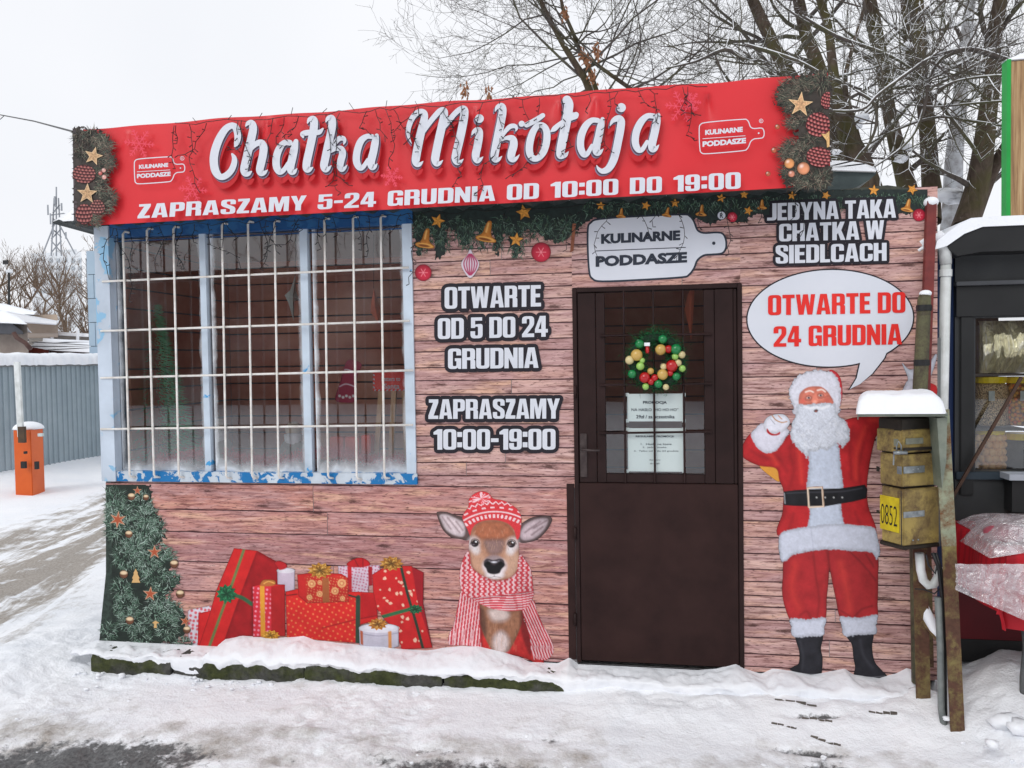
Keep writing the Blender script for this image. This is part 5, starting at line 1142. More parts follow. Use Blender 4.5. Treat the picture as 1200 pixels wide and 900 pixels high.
# script name, brush strokes
GREYS = mottled('grey_shadow_ink', C(128, 118, 140), C(134, 124, 146), 3, .5, .3, 0); DARKS = mottled('dark_edge_ink', C(74, 58, 76), C(80, 62, 80), 3, .5, .3, 0); REDS = mottled('deep_red_ink', C(180, 30, 36), C(186, 32, 40), 3, .5, .3, 0)
CR = [(240, 120), (345, 115), (465, 105), (570, 105), (675, 105)]
STR = [
 (0, [(318, 462, 22), (330, 440, 48), (345, 390, 66), (345, 330, 72), (325, 265, 72), (280, 245, 66), (215, 285, 74), (150, 390, 84), (105, 520, 88), (95, 630, 88), (115, 730, 84), (165, 785, 66), (225, 770, 68), (280, 715, 66), (310, 640, 62), (310, 585, 50), (288, 545, 22)]),
 (0, [(432, 250, 14), (455, 220, 46), (492, 222, 76), (510, 270, 82), (495, 360, 86), (465, 480, 86), (435, 610, 86), (415, 700, 84), (425, 745, 72), (458, 752, 52), (492, 728, 14)]),
 (0, [(478, 520, 20), (510, 465, 50), (555, 430, 62), (600, 430, 74), (620, 480, 84), (612, 560, 84), (592, 650, 84), (580, 710, 80), (595, 745, 68), (630, 740, 44), (662, 712, 8)]),
 (0, [(895, 425, 62), (840, 425, 60), (790, 480, 74), (757, 570, 78), (755, 670, 78), (785, 730, 66), (830, 715, 50), (880, 640, 40)]),
 (0, [(962, 410, 50), (945, 480, 80), (925, 580, 84), (903, 680, 84), (915, 730, 70), (945, 730, 46), (972, 698, 8)]),
 (1, [(138, 262, 14), (158, 225, 44), (198, 225, 78), (208, 280, 84), (190, 400, 84), (160, 540, 84), (130, 680, 84), (130, 745, 76), (160, 752, 52), (196, 728, 8)]),
 (1, [(92, 412, 22), (85, 380, 52), (130, 365, 60), (200, 362, 58), (262, 358, 52), (300, 322, 20)]),
 (1, [(332, 250, 12), (352, 215, 44), (390, 215, 78), (400, 270, 82), (382, 380, 84), (352, 510, 84), (325, 640, 84), (312, 710, 82), (325, 750, 68), (355, 745, 46), (388, 712, 8)]),
 (1, [(392, 545, 24), (425, 480, 46), (470, 428, 54), (515, 425, 50), (530, 455, 34), (518, 488, 8)]),
 (1, [(392, 565, 22), (435, 535, 44), (490, 535, 66), (508, 585, 74), (490, 660, 76), (482, 720, 70), (500, 752, 56), (530, 738, 34), (556, 704, 6)]),
 (1, [(820, 405, 50), (760, 405, 56), (700, 455, 72), (662, 560, 76), (655, 665, 76), (685, 730, 66), (725, 725, 50), (775, 650, 40)]),
 (1, [(868, 395, 44), (855, 450, 76), (835, 560, 82), (808, 670, 84), (818, 725, 70), (848, 722, 44), (874, 690, 6)]),
 (2, [(157, 570, 4), (125, 500, 30), (122, 420, 50), (148, 330, 58), (195, 260, 60), (250, 232, 60), (290, 250, 66), (290, 310, 78), (262, 420, 86), (235, 540, 88), (208, 680, 88), (200, 750, 84), (215, 785, 66), (245, 785, 42), (278, 755, 6)]),
 (2, [(285, 450, 30), (330, 370, 52), (400, 280, 56), (455, 225, 60), (495, 225, 76), (498, 280, 84), (475, 390, 88), (445, 520, 88), (412, 680, 88), (405, 740, 84), (420, 780, 64), (452, 775, 40), (486, 745, 6)]),
 (2, [(490, 420, 26), (545, 335, 54), (610, 255, 56), (665, 210, 60), (708, 210, 80), (712, 270, 86), (692, 390, 88), (662, 530, 88), (628, 670, 88), (620, 725, 84), (635, 765, 64), (668, 762, 40), (702, 732, 6)]),
 (2, [(790, 480, 8), (815, 440, 44), (862, 432, 76), (868, 490, 82), (852, 590, 84), (832, 690, 82), (845, 745, 66), (878, 738, 40), (910, 708, 6)]),
 (3, [(92, 228, 10), (115, 185, 44), (160, 178, 76), (170, 235, 84), (150, 350, 86), (122, 490, 88), (95, 630, 88), (85, 700, 84), (95, 738, 66), (130, 735, 40), (164, 702, 6)]),
 (3, [(168, 505, 18), (200, 440, 42), (250, 390, 50), (300, 385, 46), (318, 412, 30), (308, 440, 6)]),
 (3, [(168, 535, 18), (215, 510, 42), (275, 518, 72), (288, 580, 84), (265, 670, 84), (262, 720, 76), (285, 740, 56), (318, 722, 34), (348, 686, 6)]),
 (3, [(590, 375, 62), (540, 380, 62), (490, 450, 72), (458, 560, 78), (455, 660, 76), (490, 722, 66), (545, 722, 62), (600, 660, 72), (632, 560, 76), (638, 460, 74), (615, 395, 66), (575, 372, 58)]),
 (3, [(425, 372, 56), (520, 322, 58), (595, 272, 50)]),
 (3, [(850, 110, 96), (868, 160, 100), (856, 260, 96), (835, 380, 96), (808, 510, 94), (785, 630, 92), (780, 690, 80), (805, 700, 58), (838, 688, 40), (866, 652, 6)]),
 (3, [(682, 440, 18), (715, 415, 54), (760, 375, 50), (820, 335, 50), (880, 300, 64), (935, 272, 78), (945, 265, 60)]),
 (4, [(230, 325, 52), (165, 325, 58), (100, 385, 74), (55, 490, 78), (48, 600, 76), (80, 680, 66), (120, 675, 50), (170, 590, 40)]),
 (4, [(280, 310, 42), (262, 380, 76), (240, 490, 82), (215, 600, 84), (218, 660, 74), (250, 662, 50), (288, 624, 6)]),
 (4, [(358, 382, 8), (388, 330, 44), (440, 305, 70), (475, 330, 80), (468, 420, 84), (445, 540, 84), (420, 660, 84), (388, 760, 82), (340, 835, 74), (280, 860, 56), (238, 835, 34), (218, 800, 8)]),
 (4, [(825, 280, 54), (755, 278, 58), (690, 335, 74), (638, 440, 78), (625, 555, 76), (655, 630, 66), (700, 630, 50), (750, 550, 40)]),
 (4, [(868, 268, 46), (852, 340, 80), (830, 450, 84), (803, 570, 84), (806, 625, 74), (840, 622, 48), (876, 582, 6)]),
]
def ribbon(mb, pts, Y, dx_=0, dy_=0, grow=0, rev=0):
    q_ = np.array([(CR_x + x / 9 + dx_, CR_y + y / 9 + dy_, w / 9 + grow) for x, y, w in pts]); s_ = catmull(q_, 7, False); n = len(s_)
    L, Rr = [], []
    for i in range(n):
        t = s_[min(i + 1, n - 1)][:2] - s_[max(i - 1, 0)][:2]; t = t / (np.hypot(*t) + 1e-9); nn = np.array([-t[1], t[0]]); w = max(s_[i][2], .2) / 2
        L.append(s_[i][:2] + nn * w); Rr.append(s_[i][:2] - nn * w)
    o = len(mb.v)
    for a, b2 in zip(L, Rr): mb.v += [tuple(P(*a, Y)), tuple(P(*b2, Y))]
    for i in range(n - 1): mb.f.append((o + 2 * i, o + 2 * i + 1, o + 2 * i + 3, o + 2 * i + 2))
    for e, j in ((s_[0], 0), (s_[-1], 1)):
        r = max(e[2], .2) / 2; yy = Y - 4e-5 * (1 + j); mb.add([P(e[0] + r * math.cos(k * .5236), e[1] + r * math.sin(k * .5236), yy) for k in range(12)], [tuple(range(12))])
DOTS = [(2, 872, 305, 46), (3, 372, 360, 32), (4, 478, 190, 48)]
for nm, mat, dx_, dy_, gr_, base in (('script_soft_shadow', REDS, 2.0, 9.5, 1.2, YL + .0035), ('script_grey_side', GREYS, 1.6, 2.6, .6, YL + .001), ('script_dark_edge', DARKS, .7, 1.3, .5, YL - .0015), ('script_lettering', WHITE_INK, 0, 0, 0, YL - .004)):
    mb = MB()
    for i, (c_, pts) in enumerate(STR):
        CR_x, CR_y = CR[c_]; sgn = 1 if c_ < 2 else (-.35 if c_ < 3 else -1.0)
        ribbon(mb, pts, base - (i % 8) * .00013, dx_ * sgn, dy_, gr_)
    for j, (c_, x, y, r) in enumerate(DOTS):
        ox, oy = CR[c_]; r = r / 9 + gr_ / 2; sgn = 1 if c_ < 2 else -1
        mb.add([P(ox + x / 9 + dx_ * sgn + r * math.cos(k * .314), oy + y / 9 + dy_ + r * math.sin(k * .314), base - .0011 - j * 1e-4) for k in range(20)], [tuple(range(20))])
    mb.build(nm, mat, ban, label='white script lettering Chatka Mikołaja' if nm == 'script_lettering' else None)
block_text('ZAPRASZAMY 5-24 GRUDNIA OD 10:00 DO 19:00', [(162.5, 239.5), (868, 201.5), (868, 221), (161, 256)], ban, YL - .0052, WHITE_INK, 0, label='white letters ZAPRASZAMY 5-24 GRUDNIA OD 10:00 DO 19:00', gap=.055, space=.34)
# ================================================================= roof, plinth, lights
SHEET = mottled('dark_corrugated_sheet', C(44, 50, 52), C(62, 68, 68), 8, .6, .4, .2)
zr0 = P(62, 262, -.12).z; xr0 = P(62, 262, -.12).x; xr1 = P(972, 205, -.12).x
m_ = MB(); n = 110; o = 0
for i in range(n + 1):
    x = xr0 + (xr1 - xr0) * i / n; dz_ = .012 * math.sin(i * 1.9)
    m_.v += [(x, -.12, zr0 + dz_), (x, 2.9, zr0 - .1 + dz_), (x, -.12, zr0 + dz_ + .01), (x, 2.9, zr0 - .09 + dz_)]
for i in range(n):
    a = i * 4; m_.f += [(a, a + 1, a + 5, a + 4), (a + 2, a + 6, a + 7, a + 3), (a, a + 4, a + 6, a + 2), (a + 1, a + 3, a + 7, a + 5)]
m_.f += [(0, 2, 3, 1), (n * 4, n * 4 + 1, n * 4 + 3, n * 4 + 2)]
m_.build('roof_sheet', SHEET, kiosk)
def snow_slab(x0, x1, y0, y1, z, h, name, parent=None, nx=40, ny=14, slope=0.0, seed=0, over=.03, **k):
    """lying snow with a rounded, slightly overhanging rim"""
    m_ = MB(); X = np.linspace(0, 1, nx); Yy = np.linspace(0, 1, ny); g_ = {}
    Lx, Ly = x1 - x0, y1 - y0
    for i, u in enumerate(X):
        for j, v in enumerate(Yy):
            d = min(u * Lx, (1 - u) * Lx, v * Ly, (1 - v) * Ly); e = 1 - max(0, 1 - d / (h * .8)) ** 2.4
            n_ = float(fbm(u * Lx * 3 + seed, v * Ly * 3, 1, 3, 2)) - .5
            ex = over * (1 - 2 * u) * -1 if d < 1e-6 else 0
            m_.v.append((x0 + u * Lx + (over * .4 * float(fbm(v * 9, seed, 1, 2, 1)) if d < 1e-6 else 0) * (1 if u > .5 else -1), y0 + v * Ly, z + slope * v * Ly + h * (max(e, 0) ** .5) * (1 + n_ * .35) - (.012 * float(fbm(u * Lx * 9, v * 9, 1, 2, 4)) if d < 1e-6 else 0)))
    for i in range(nx - 1):
        for j in range(ny - 1):
            a = i * ny + j; m_.f.append((a, a + ny, a + ny + 1, a + 1))
    b0 = len(m_.v); m_.v += [(x0, y0, z - .004), (x1, y0, z - .004), (x1, y1, z - .004 + slope * Ly), (x0, y1, z - .004 + slope * Ly)]; m_.f.append((b0, b0 + 3, b0 + 2, b0 + 1))
    return m_.build(name, SNOW, parent, smooth=True, **k)
snow_slab(xr0 - .005, xr1, -.11, 2.88, zr0 + .015, .135, 'roof_snow', kiosk, 90, 24, -.033)
# rounded roof end showing right of the banner
m_ = MB(); prof = [(955, 226), (975, 228), (992, 224), (1008, 217), (1020, 210), (1027, 203.5), (1026, 200), (955, 199)]
m_.prism([XZ(x, y, .25) for x, y in prof], .25, 1.6); m_.build('curved_roof_end', mottled('dark_teal_sheet', C(52, 64, 66), C(72, 84, 84), 9, .55, .4, .2), kiosk)
m_ = MB(); prof = [(955, 199), (1025.5, 201), (1027, 199), (1024, 196), (1012, 192), (995, 189.5), (955, 188)]
m_.prism([XZ(x, y, .23) for x, y in prof], .23, 1.6); m_.build('roof_end_snow', SNOW, kiosk, bevel=.008)
# corner batten, dark red, at the right end of the wall
RP = mottled('dark_red_steel_paint', C(120, 52, 48), C(98, 42, 42), 14, .55, .35, .2)
m_ = MB(); m_.beam(P(1091, 236, -.03), P(1083, 470, -.03), .042, .03); rp_ = m_.build('red_steel_angle', RP, kiosk, label='dark red steel upright at the right corner')
m_ = MB(); m_.sphere(P(1091, 237, -.02), .034, 12, 8, (1, 1, .75)); m_.tube([P(1090, 236, 0), P(1078, 228, .05), P(1066, 221, .1)], [.02, .016, .006], 8); m_.build('snow_cap', SNOW, kiosk, smooth=True)

# plinth of mossy concrete blocks
MOSS = MB_('mossy_concrete'); f1 = MOSS.noise(5, 6, .65); f2 = MOSS.noise(30, 5, .7)
MOSS.base(MOSS.mix(MOSS.ramp(f1, ((.42, (0, 0, 0, 1)), (.58, (1, 1, 1, 1)))), MOSS.ramp(f2, ((.3, (.03, .03, .028, 1)), (.7, (.1, .1, .09, 1)))), MOSS.ramp(f2, ((.3, (.02, .025, .01, 1)), (.7, (.07, .08, .028, 1)))))); MOSS.bump(f2, .7, .012)
MOSS = MOSS.set(.85, .25)
plinth = thing('plinth', 'low mossy concrete step along the foot of the kiosk front', 'step', (-.9, -.1, -.1))
xs = [P(107, 768, -.2).x, -2.55, -1.78, -1.02, -.34, .3, .95, 1.36]
for i, (a, b2) in enumerate(zip(xs[:-1], xs[1:])):
    m_ = MB(); nn = 14; y0 = -.205 + rnd.uniform(-.008, .008) + (0 if i < 4 else .03)
    top = -.012 - (0 if i < 4 else .02)
    for k in range(nn + 1):
        x = a + .006 + (b2 - a - .012) * k / nn; j = lambda: rnd.uniform(-.006, .006)
        m_.v += [(x, -.001, top), (x, y0 + .018 + j(), top + j()), (x, y0 + j(), top - .016 + j()), (x, y0 - .004 + j(), -.06 + j()), (x, y0 + .002 + j(), -.16)]
    for k in range(nn):
        for q_ in range(4): s_ = k * 5 + q_; m_.f.append((s_, s_ + 1, s_ + 6, s_ + 5))
    m_.f += [(0, 4, 3, 2, 1), (nn * 5, nn * 5 + 1, nn * 5 + 2, nn * 5 + 3, nn * 5 + 4)]
    m_.build('concrete_block', MOSS, plinth)
# snow lying on the plinth against the wall
prof = [(113, 760), (120, 755), (150, 752), (190, 755), (215, 762), (232, 757), (258, 760), (264, 748), (285, 745), (320, 748), (340, 747), (356, 744), (372, 751), (400, 753), (430, 757), (462, 759), (500, 762), (540, 757), (560, 757), (585, 763), (608, 770), (624, 777), (640, 783), (655, 776), (668, 770), (678, 779), (700, 783), (740, 784), (800, 787), (840, 783), (862, 777), (875, 784), (892, 789), (905, 783), (930, 786), (950, 790), (975, 786), (990, 783), (1000, 790), (1030, 794), (1050, 789), (1062, 783), (1072, 786)]
lx = [P(x, y).x for x, y in prof]; lz = [P(x, y).z for x, y in prof]
drip = [(104, .01), (118, .012), (140, .01), (180, .02), (206, .05), (235, .07), (262, .055), (275, .03), (300, .018), (340, .03), (372, .016), (400, .022), (450, .012), (500, .02), (560, .015), (600, .024), (640, .03), (700, .04), (800, .04), (900, .05), (1000, .06), (1075, .07)]
dxs = [P(x, 780, -.2).x for x, y in drip]; dv = [y for x, y in drip]
m_ = MB(); NX = 560; NC = 22
for i in range(NX):
    x = lx[0] + (lx[-1] - lx[0]) * i / (NX - 1); zt_ = float(np.interp(x, lx, lz)) + .014 * (float(fbm(x * 9, 1, 1, 4, 3)) - .5); dr = float(np.interp(x, dxs, dv)) * (.35 + 1.3 * float(fbm(x * 7, 4, 1, 4, 8)))
    zt_ = max(zt_, -.004)
    front = -.185 - .03 * float(fbm(x * 5, 7, 1, 4, 1)); dr *= .95 + (.5 if x > -.4 else 0); z_lo = -.010 - dr
    if x > -.35: front += .0
    for k in range(NC):
        t = k / (NC - 1)
        if t < .6: y = front * (t / .6) * .93; base_z = .006; z = base_z + (zt_ - base_z) * (1 - (t / .6) ** 2 * .72)
        elif t < .8: s_ = (t - .6) / .2; y = front * (.93 + .11 * s_); z = (.006 + (zt_ - .006) * .28) * (1 - s_ * 1.0) + (-.004) * s_
        else: s_ = (t - .8) / .2; y = front * (1.04 - .05 * s_); z = -.004 + (z_lo + .004) * s_
        n_ = float(fbm(x * 14, (y - z) * 14 + 3, 1, 4, 5)) - .5; n2 = float(vnoise(x * 60, y * 60 + z * 40)) - .5
        m_.v.append((x, y - .002 + n_ * .03 * (t > .1), z + (n_ * .045 + n2 * .004) * min(1, t * 5)))
for i in range(NX - 1):
    for k in range(NC - 1): a = i * NC + k; m_.f.append((a, a + 1, a + NC + 1, a + NC))
m_.build('ledge_snow', SNOW, plinth, smooth=True, label='snow lying on the step')

for (x, y, rx, ry) in ((640, 798, 18, 2.4),):
    c = P(x, y, -.17); m_ = MB(); m_.sphere(c, 1, 16, 7, (rx / 215, .035, ry / 215)); r2 = random.Random(x); m_.v = [(a + r2.uniform(-.004, .004), b3 + r2.uniform(-.004, .004), c3 + r2.uniform(-.004, .004)) for a, b3, c3 in m_.v]; m_.build('mossy_patch', MOSS, plinth, smooth=True)
# string of unlit icicle lights
LW = mottled('black_cable', (.006, .006, .007, 1), (.012, .012, .013, 1), 20, .5, .4, 0)
def strand(mb, px, py, L, Y, sway=1.0, side=1):
    pts = [P(px, py, Y)]; x, y = px, py; a = rnd.uniform(-.2, .2); n = max(3, int(L / 8))
    for i in range(n):
        a = a * .7 + rnd.gauss(0, .33) * sway; x += math.sin(a) * 8; y += math.cos(a) * L / n; pts.append(P(x, y, Y + rnd.uniform(-.012, .012)))
        if rnd.random() < .95:
            s_ = rnd.choice((-1, 1)); mb.tube([pts[-1], P(x + s_ * rnd.uniform(2.5, 5), y + rnd.uniform(-1.5, 4), Y - rnd.uniform(.004, .02))], [.0016, .0028], 4)
    mb.tube(pts, .0019, 4); return x, y
lights = thing('string_lights', 'unlit black icicle light string draped over the red banner', 'string lights', P(520, 150, -.29))
m_ = MB(); pts = []
for x in range(205, 830, 12): pts.append(P(x, 146.5 - (x - 205) * .0757 + rnd.uniform(-2.5, 2.5), -.285))
m_.tube(pts, .0019, 4)
for x in range(230, 800, 37): 
    y = 145 - (x - 205) * .0757; m_.tube([P(x, y, -.285), P(x + rnd.uniform(-6, 6), y - rnd.uniform(4, 9), -.27)], .0017, 4)
m_.build('cable', LW, lights)
for (x, L) in [(206, 22), (204, 52), (222, 80), (242, 35), (279, 30), (283, 46), (320, 55), (333, 35), (350, 20), (382, 75), (398, 90), (430, 22), (440, 40), (452, 70), (461, 62), (487, 35), (490, 45), (523, 92), (540, 20), (566, 55), (586, 110), (612, 28), (632, 88), (657, 62), (690, 22), (714, 58), (724, 22), (748, 48), (761, 40), (800, 56), (806, 30)]:
    mb = MB(); xe, ye = strand(mb, x, 147 - (x - 205) * .0757, L, -.292)
    if rnd.random() < .5: strand(mb, xe, ye, 14, -.292, 2.5)
    mb.build('icicle_strand', LW, lights)
low = thing('string_lights', 'unlit black icicle light string hanging under the banner in front of window', 'string lights', P(520, 250, -.1))
m_ = MB(); pts = []
for x in range(128, 940, 10): pts.append(P(x, 268 - (x - 128) * .0495 + rnd.uniform(-2.5, 2.5), -.1))
m_.tube(pts, .0019, 4); m_.build('cable', LW, low)
for (x, L) in [(133, 65), (136, 90), (151, 40), (178, 20), (186, 48), (207, 55), (213, 52), (228, 22), (243, 78), (262, 30), (264, 22), (304, 62), (312, 40), (323, 48), (345, 14), (350, 62), (374, 38), (380, 30), (390, 22), (418, 42), (432, 50), (470, 22), (478, 90), (520, 24), (598, 20), (665, 45), (684, 60), (718, 72), (752, 40), (768, 32), (793, 78), (820, 34), (858, 70), (886, 34), (930, 30), (935, 52)]:
    mb = MB(); strand(mb, x, 267.5 - (x - 128) * .0495, L, -.1); mb.build('icicle_strand', LW, low)

# ================================================================= things inside, behind the panes
def tag(o, label, cat, group=None): return props(o, label, cat, group)
GRN = mottled('indoor_fir', (.1, .5, .24, 1), (.2, .7, .38, 1), 30)
tr = thing('christmas_tree', 'small green artificial fir tree behind the left window pane', 'fir tree', P(165, 540, .3))
m_ = MB(); base = P(184, 535, .36)
for i in range(4200):
    h = rnd.random() ** 1.3; a = rnd.uniform(0, 6.28); r = (1 - h) * .24 * math.sqrt(rnd.random()) + .012; p0 = base + Vector((r * math.cos(a), r * math.sin(a), h * .95)); d = Vector((math.cos(a), math.sin(a), rnd.uniform(-.5, .1))).normalized() * .05; s_ = Vector((0, 0, .003)); m_.add([p0 + s_, p0 - s_, p0 + d], [(0, 1, 2)])
m_.build('needles', GRN, tr); MB().tube([base - Vector((0, 0, .15)), base + Vector((0, 0, .9))], [.02, .006], 6).build('trunk', WOODD, tr)
# shelf covered in cotton wool inside the window
sh = thing('window_shelf', 'white cotton covered shelf inside the window', 'shelf', P(300, 560, .2))
MB().box((xWL + .02, T_ + .002, zWB - .0), (xWR - .02, .55, zWB + .03)).build('shelf_board', WOODD, sh)
m_ = MB(); ny = 8; nx_ = 60
for i in range(nx_):
    for j in range(ny): m_.v.append((xWL + .03 + (xWR - xWL - .06) * i / (nx_ - 1), T_ + .005 + .42 * j / (ny - 1), zWB + .034 + .05 * float(fbm(i * .35, j * .6, 1, 3, 2))))
for i in range(nx_ - 1):
    for j in range(ny - 1): a = i * ny + j; m_.f.append((a, a + ny, a + ny + 1, a + 1))
m_.build('cotton_snow', SNOW, sh, smooth=True)
TIN = mottled('red_tinsel', (.75, .04, .08, 1), (.85, .1, .14, 1), 60, .4, .5)
ti = thing('tinsel_garland', 'red tinsel garland lying along the inside window shelf', 'garland', P(300, 545, .22))
m_ = MB()
for i in range(6500):
    u = rnd.random(); px_ = 182 + u * 292
    if 238 < px_ < 262: continue
    p0 = P(px_, 545 + 5 * math.sin(px_ * .045) - 9, .15 + abs(rnd.gauss(0, .02))) + Vector((0, 0, rnd.gauss(0, .018))); d = Vector((rnd.gauss(0, 1), rnd.gauss(0, 1), rnd.gauss(0, 1))).normalized() * .022; s_ = d.orthogonal().normalized() * .002; m_.add([p0 + s_, p0 - s_, p0 + d], [(0, 1, 2)])
m_.build('tinsel', TIN, ti)
# red sign on a wooden easel
es = thing('letter_sign', 'red sign with airmail edge on a small wooden easel behind right pane', 'sign', P(458, 545, .35))
WD = mottled('light_wood', (.6, .36, .2, 1), (.7, .45, .26, 1), 12)
for a, b2 in (((447, 455), (441, 540)), ((462, 455), (458, 545)), ((474, 455), (477, 540))): MB().beam(P(*a, .36), P(*b2, .36), .03, .02).build('leg', WD, es)
es_b = pbox(437, 436, 480, 458, .34, .35).build('board', mottled('bright_red', (.88, .05, .04, 1), (.8, .04, .03, 1), 3), es)
ink_text('Letters to', 447, 446.5, 5, 22, 0, es, .337, WHITE_INK, .01); ink_text('Santa', 450, 455.5, 6, 18, 0, es, .337, WHITE_INK, .015)
m_ = MB()
for i in range(9): x = 438 + i * 4.8; m_.add([P(x, 458, .3385), P(x + 2, 458, .3385), P(x + 3.2, 456.4, .3385), P(x + 1.2, 456.4, .3385)], [(0, 1, 2, 3)])
for i in range(4): y = 438 + i * 4.8; m_.add([P(437.2, y, .3385), P(437.2, y + 2, .3385), P(439, y + 3, .3385), P(439, y + 1, .3385)], [(0, 1, 2, 3)])
m_.build('airmail_edge', WHITE_INK, es)
# hanging knitted stocking cap
hp = Print(388, 418, 432, 475, .8)
hp.poly([(405, 425), (411, 421), (419, 423), (424, 428), (419, 440), (417, 455), (416, 470), (405, 472), (393, 469), (396, 455), (402, 440)], (112, 24, 50), .6, True, True)
for yy in (435, 452): hp.stroke([(398, yy + 1), (406, yy - 2), (418, yy + 2)], (200, 160, 180), 1.1, .6)
for i in range(5): hp.ell(398 + i * 4, 464 + (i % 2) * 1.5, 1.5, 1.5, (200, 170, 180), 0, .5)
hk = thing('knitted_cap', 'dark red knitted cap hanging behind the right window pane', 'cap', P(408, 445, .3))
hb = MB(); c0 = P(408, 422, .3)
prof_ = [(424, 4), (432, 6.5), (442, 8.5), (455, 10.5), (466, 12), (471, 12)]
rings = []
for (yy, rr0) in prof_:
    c1 = P(409 - (yy - 424) * .09, yy, .3); r0 = rr0 / 215; rings.append([(c1 + Vector((r0 * math.cos(t * .5236), r0 * .6 * math.sin(t * .5236), 0))) for t in range(12)])
for r_ in rings: hb.v += [tuple(v) for v in r_]
for i in range(len(rings) - 1):
    for k in range(12): a = i * 12 + k; b2 = i * 12 + (k + 1) % 12; hb.f.append((a, b2, b2 + 12, a + 12))
hb.f.append(tuple(range(12)))
hb.build('knit', mottled('burgundy_knit', (.5, .04, .12, 1), (.6, .08, .18, 1), 60), hk, smooth=True)
hp.build('knit_pattern', hk, .255, k=2.6); 
# cloth gnome and grey gnome
def gnome(px, py, h, label):
    t = thing('gnome_figure', label, 'gnome', P(px, py, .3)); s_ = h / 215
    MB().sphere(P(px, py - h * .28, .3), s_ * .3, 12, 8, (1, .8, 1.1)).build('body', mottled('grey_felt', (.22, .22, .2, 1), (.32, .31, .28, 1), 20), t, smooth=True)
    MB().sphere(P(px, py - h * .72, .3), s_ * .17, 12, 8).build('head', mottled('beige_felt', (.5, .42, .34, 1), (.6, .5, .4, 1), 20), t, smooth=True)
    MB().tube([P(px, py - h * .62, .3), P(px, py - h * .5, .29), P(px, py - h * .3, .27)], [s_ * .2, s_ * .18, s_ * .05], 10).build('beard', SNOW, t, smooth=True)
gnome(257, 545, 62, 'small grey cloth gnome with pale head beside the left mullion'); gnome(344, 548, 62, 'small grey cloth gnome with pale head beside the right mullion')
# red toy carriage
tc_ = thing('toy_train', 'red toy train on the shelf behind the right pane', 'toy train', P(410, 545, .3)); RDT = mottled('toy_red', (.85, .07, .04, 1), (.88, .1, .06, 1), 5, .4)
pbox(386, 512, 402, 536, .28, .36).build('carriage', RDT, tc_, bevel=.006); pbox(404, 512, 420, 536, .28, .36).build('carriage', RDT, tc_, bevel=.006); pbox(423, 510, 434, 532, .28, .36).build('carriage', RDT, tc_, bevel=.006)
for x in (390, 398, 408, 416): MB().tube([P(x, 538, .275), P(x, 538, .28)], .012, 10).build('wheel', WOODD, tc_)
# folded paper stars
def paper_star(name, label, pts, Y, c, top):
    t = thing(name, label, 'star', P(*pts[0], Y)); cx_ = sum(p[0] for p in pts) / len(pts); cy_ = sum(p[1] for p in pts) / len(pts)
    m_ = MB(); n = len(pts); m_.v = [tuple(P(*p, Y + (.02 if i % 2 else 0))) for i, p in enumerate(pts)] + [tuple(P(cx_, cy_, Y - .05)), tuple(P(cx_, cy_, Y + .05))]
    for i in range(n): m_.f += [(i, (i + 1) % n, n), ((i + 1) % n, i, n + 1)]
    m_.build('folded_paper', c, t); m_ = MB(); m_.tube([P(*pts[0], Y), P(pts[0][0], top, Y)], .0015, 4); m_.build('thread', LW, t)
paper_star('paper_star', 'pale grey folded paper star hanging behind the middle pane', [(346, 323), (347, 341), (350, 350), (345, 353), (344, 376), (338, 355), (333.5, 346), (340, 340)], .09, mottled('grey_paper', (.5, .56, .54, 1), (.6, .66, .63, 1), 3), 275)
RPAP = mottled('orange_red_paper', (.85, .18, .1, 1), (.88, .24, .14, 1), 3)
paper_star('paper_star', 'orange red folded paper star hanging behind the right pane', [(438, 338), (443, 352), (446, 362), (444, 380), (439, 372), (434, 366), (435, 355)], .3, RPAP, 275)
paper_star('paper_star', 'orange red pointed paper star behind the door glass', [(810, 338), (814, 340), (813, 360), (810, 400), (806, 378), (802, 362), (806, 345)], .12, RPAP, 336)

# ================================================================= ground
def ngrid(fine0, fine1, step, lo, hi, g=1.06):
    a = list(np.arange(fine0, fine1 + 1e-9, step)); s_ = step
    while a[-1] < hi: s_ = min(s_ * g, 40); a.append(a[-1] + s_)
    s_ = step; b2 = []; x = fine0
    while x > lo: s_ = min(s_ * g, 40); x -= s_; b2.append(x)
    return np.array(b2[::-1] + a)
gx = ngrid(-3.6, 2.0, .016, -400, 400, 1.045); gy = ngrid(-1.35, .12, .014, -300, 600, 1.05)
GX, GY = np.meshgrid(gx, gy)
A0, A1 = G(0, 692), G(120, 628)
td = np.array([A1.x - A0.x, A1.y - A0.y]); td /= np.hypot(*td); tn = np.array([-td[1], td[0]])
al = (GX - A0.x) * td[0] + (GY - A0.y) * td[1]; ac = (GX - A0.x) * tn[0] + (GY - A0.y) * tn[1]
road = np.exp(-((ac - .25) / .9) ** 4) * sstep(-3.2, -3.9, GX) * sstep(-1.0, .2, GY)
near = sstep(14, 3, np.hypot(GX, GY + 1))
tr_m = .4 + 1.2 * sstep(.4, .6, fbm(GX, GY, 1.7, 3, 31))
H = (fbm(GX, GY, .9, 4, 1) - .5) * .07 + (fbm(GX, GY, 7, 3, 2) - .5) * .03 * near * tr_m + (np.abs(fbm(GX, GY, 19, 3, 3) - .5)) * -.024 * near * tr_m + (fbm(GX, GY, 40, 2, 33) - .5) * .008 * near
rut = np.sin(ac * 7 + 1.2 * fbm(al, ac, .8, 2, 5)) * .02 + (fbm(al * .6, ac * 6, 1.5, 3, 6) - .5) * .05
H += road * (rut - .035)
H += sstep(1.32, 1.75, GX) * sstep(-.85, -.3, GY) * (.17 + .14 * (fbm(GX, GY, 3, 3, 4) - .3)) * sstep(9, 4, np.hypot(GX, GY))
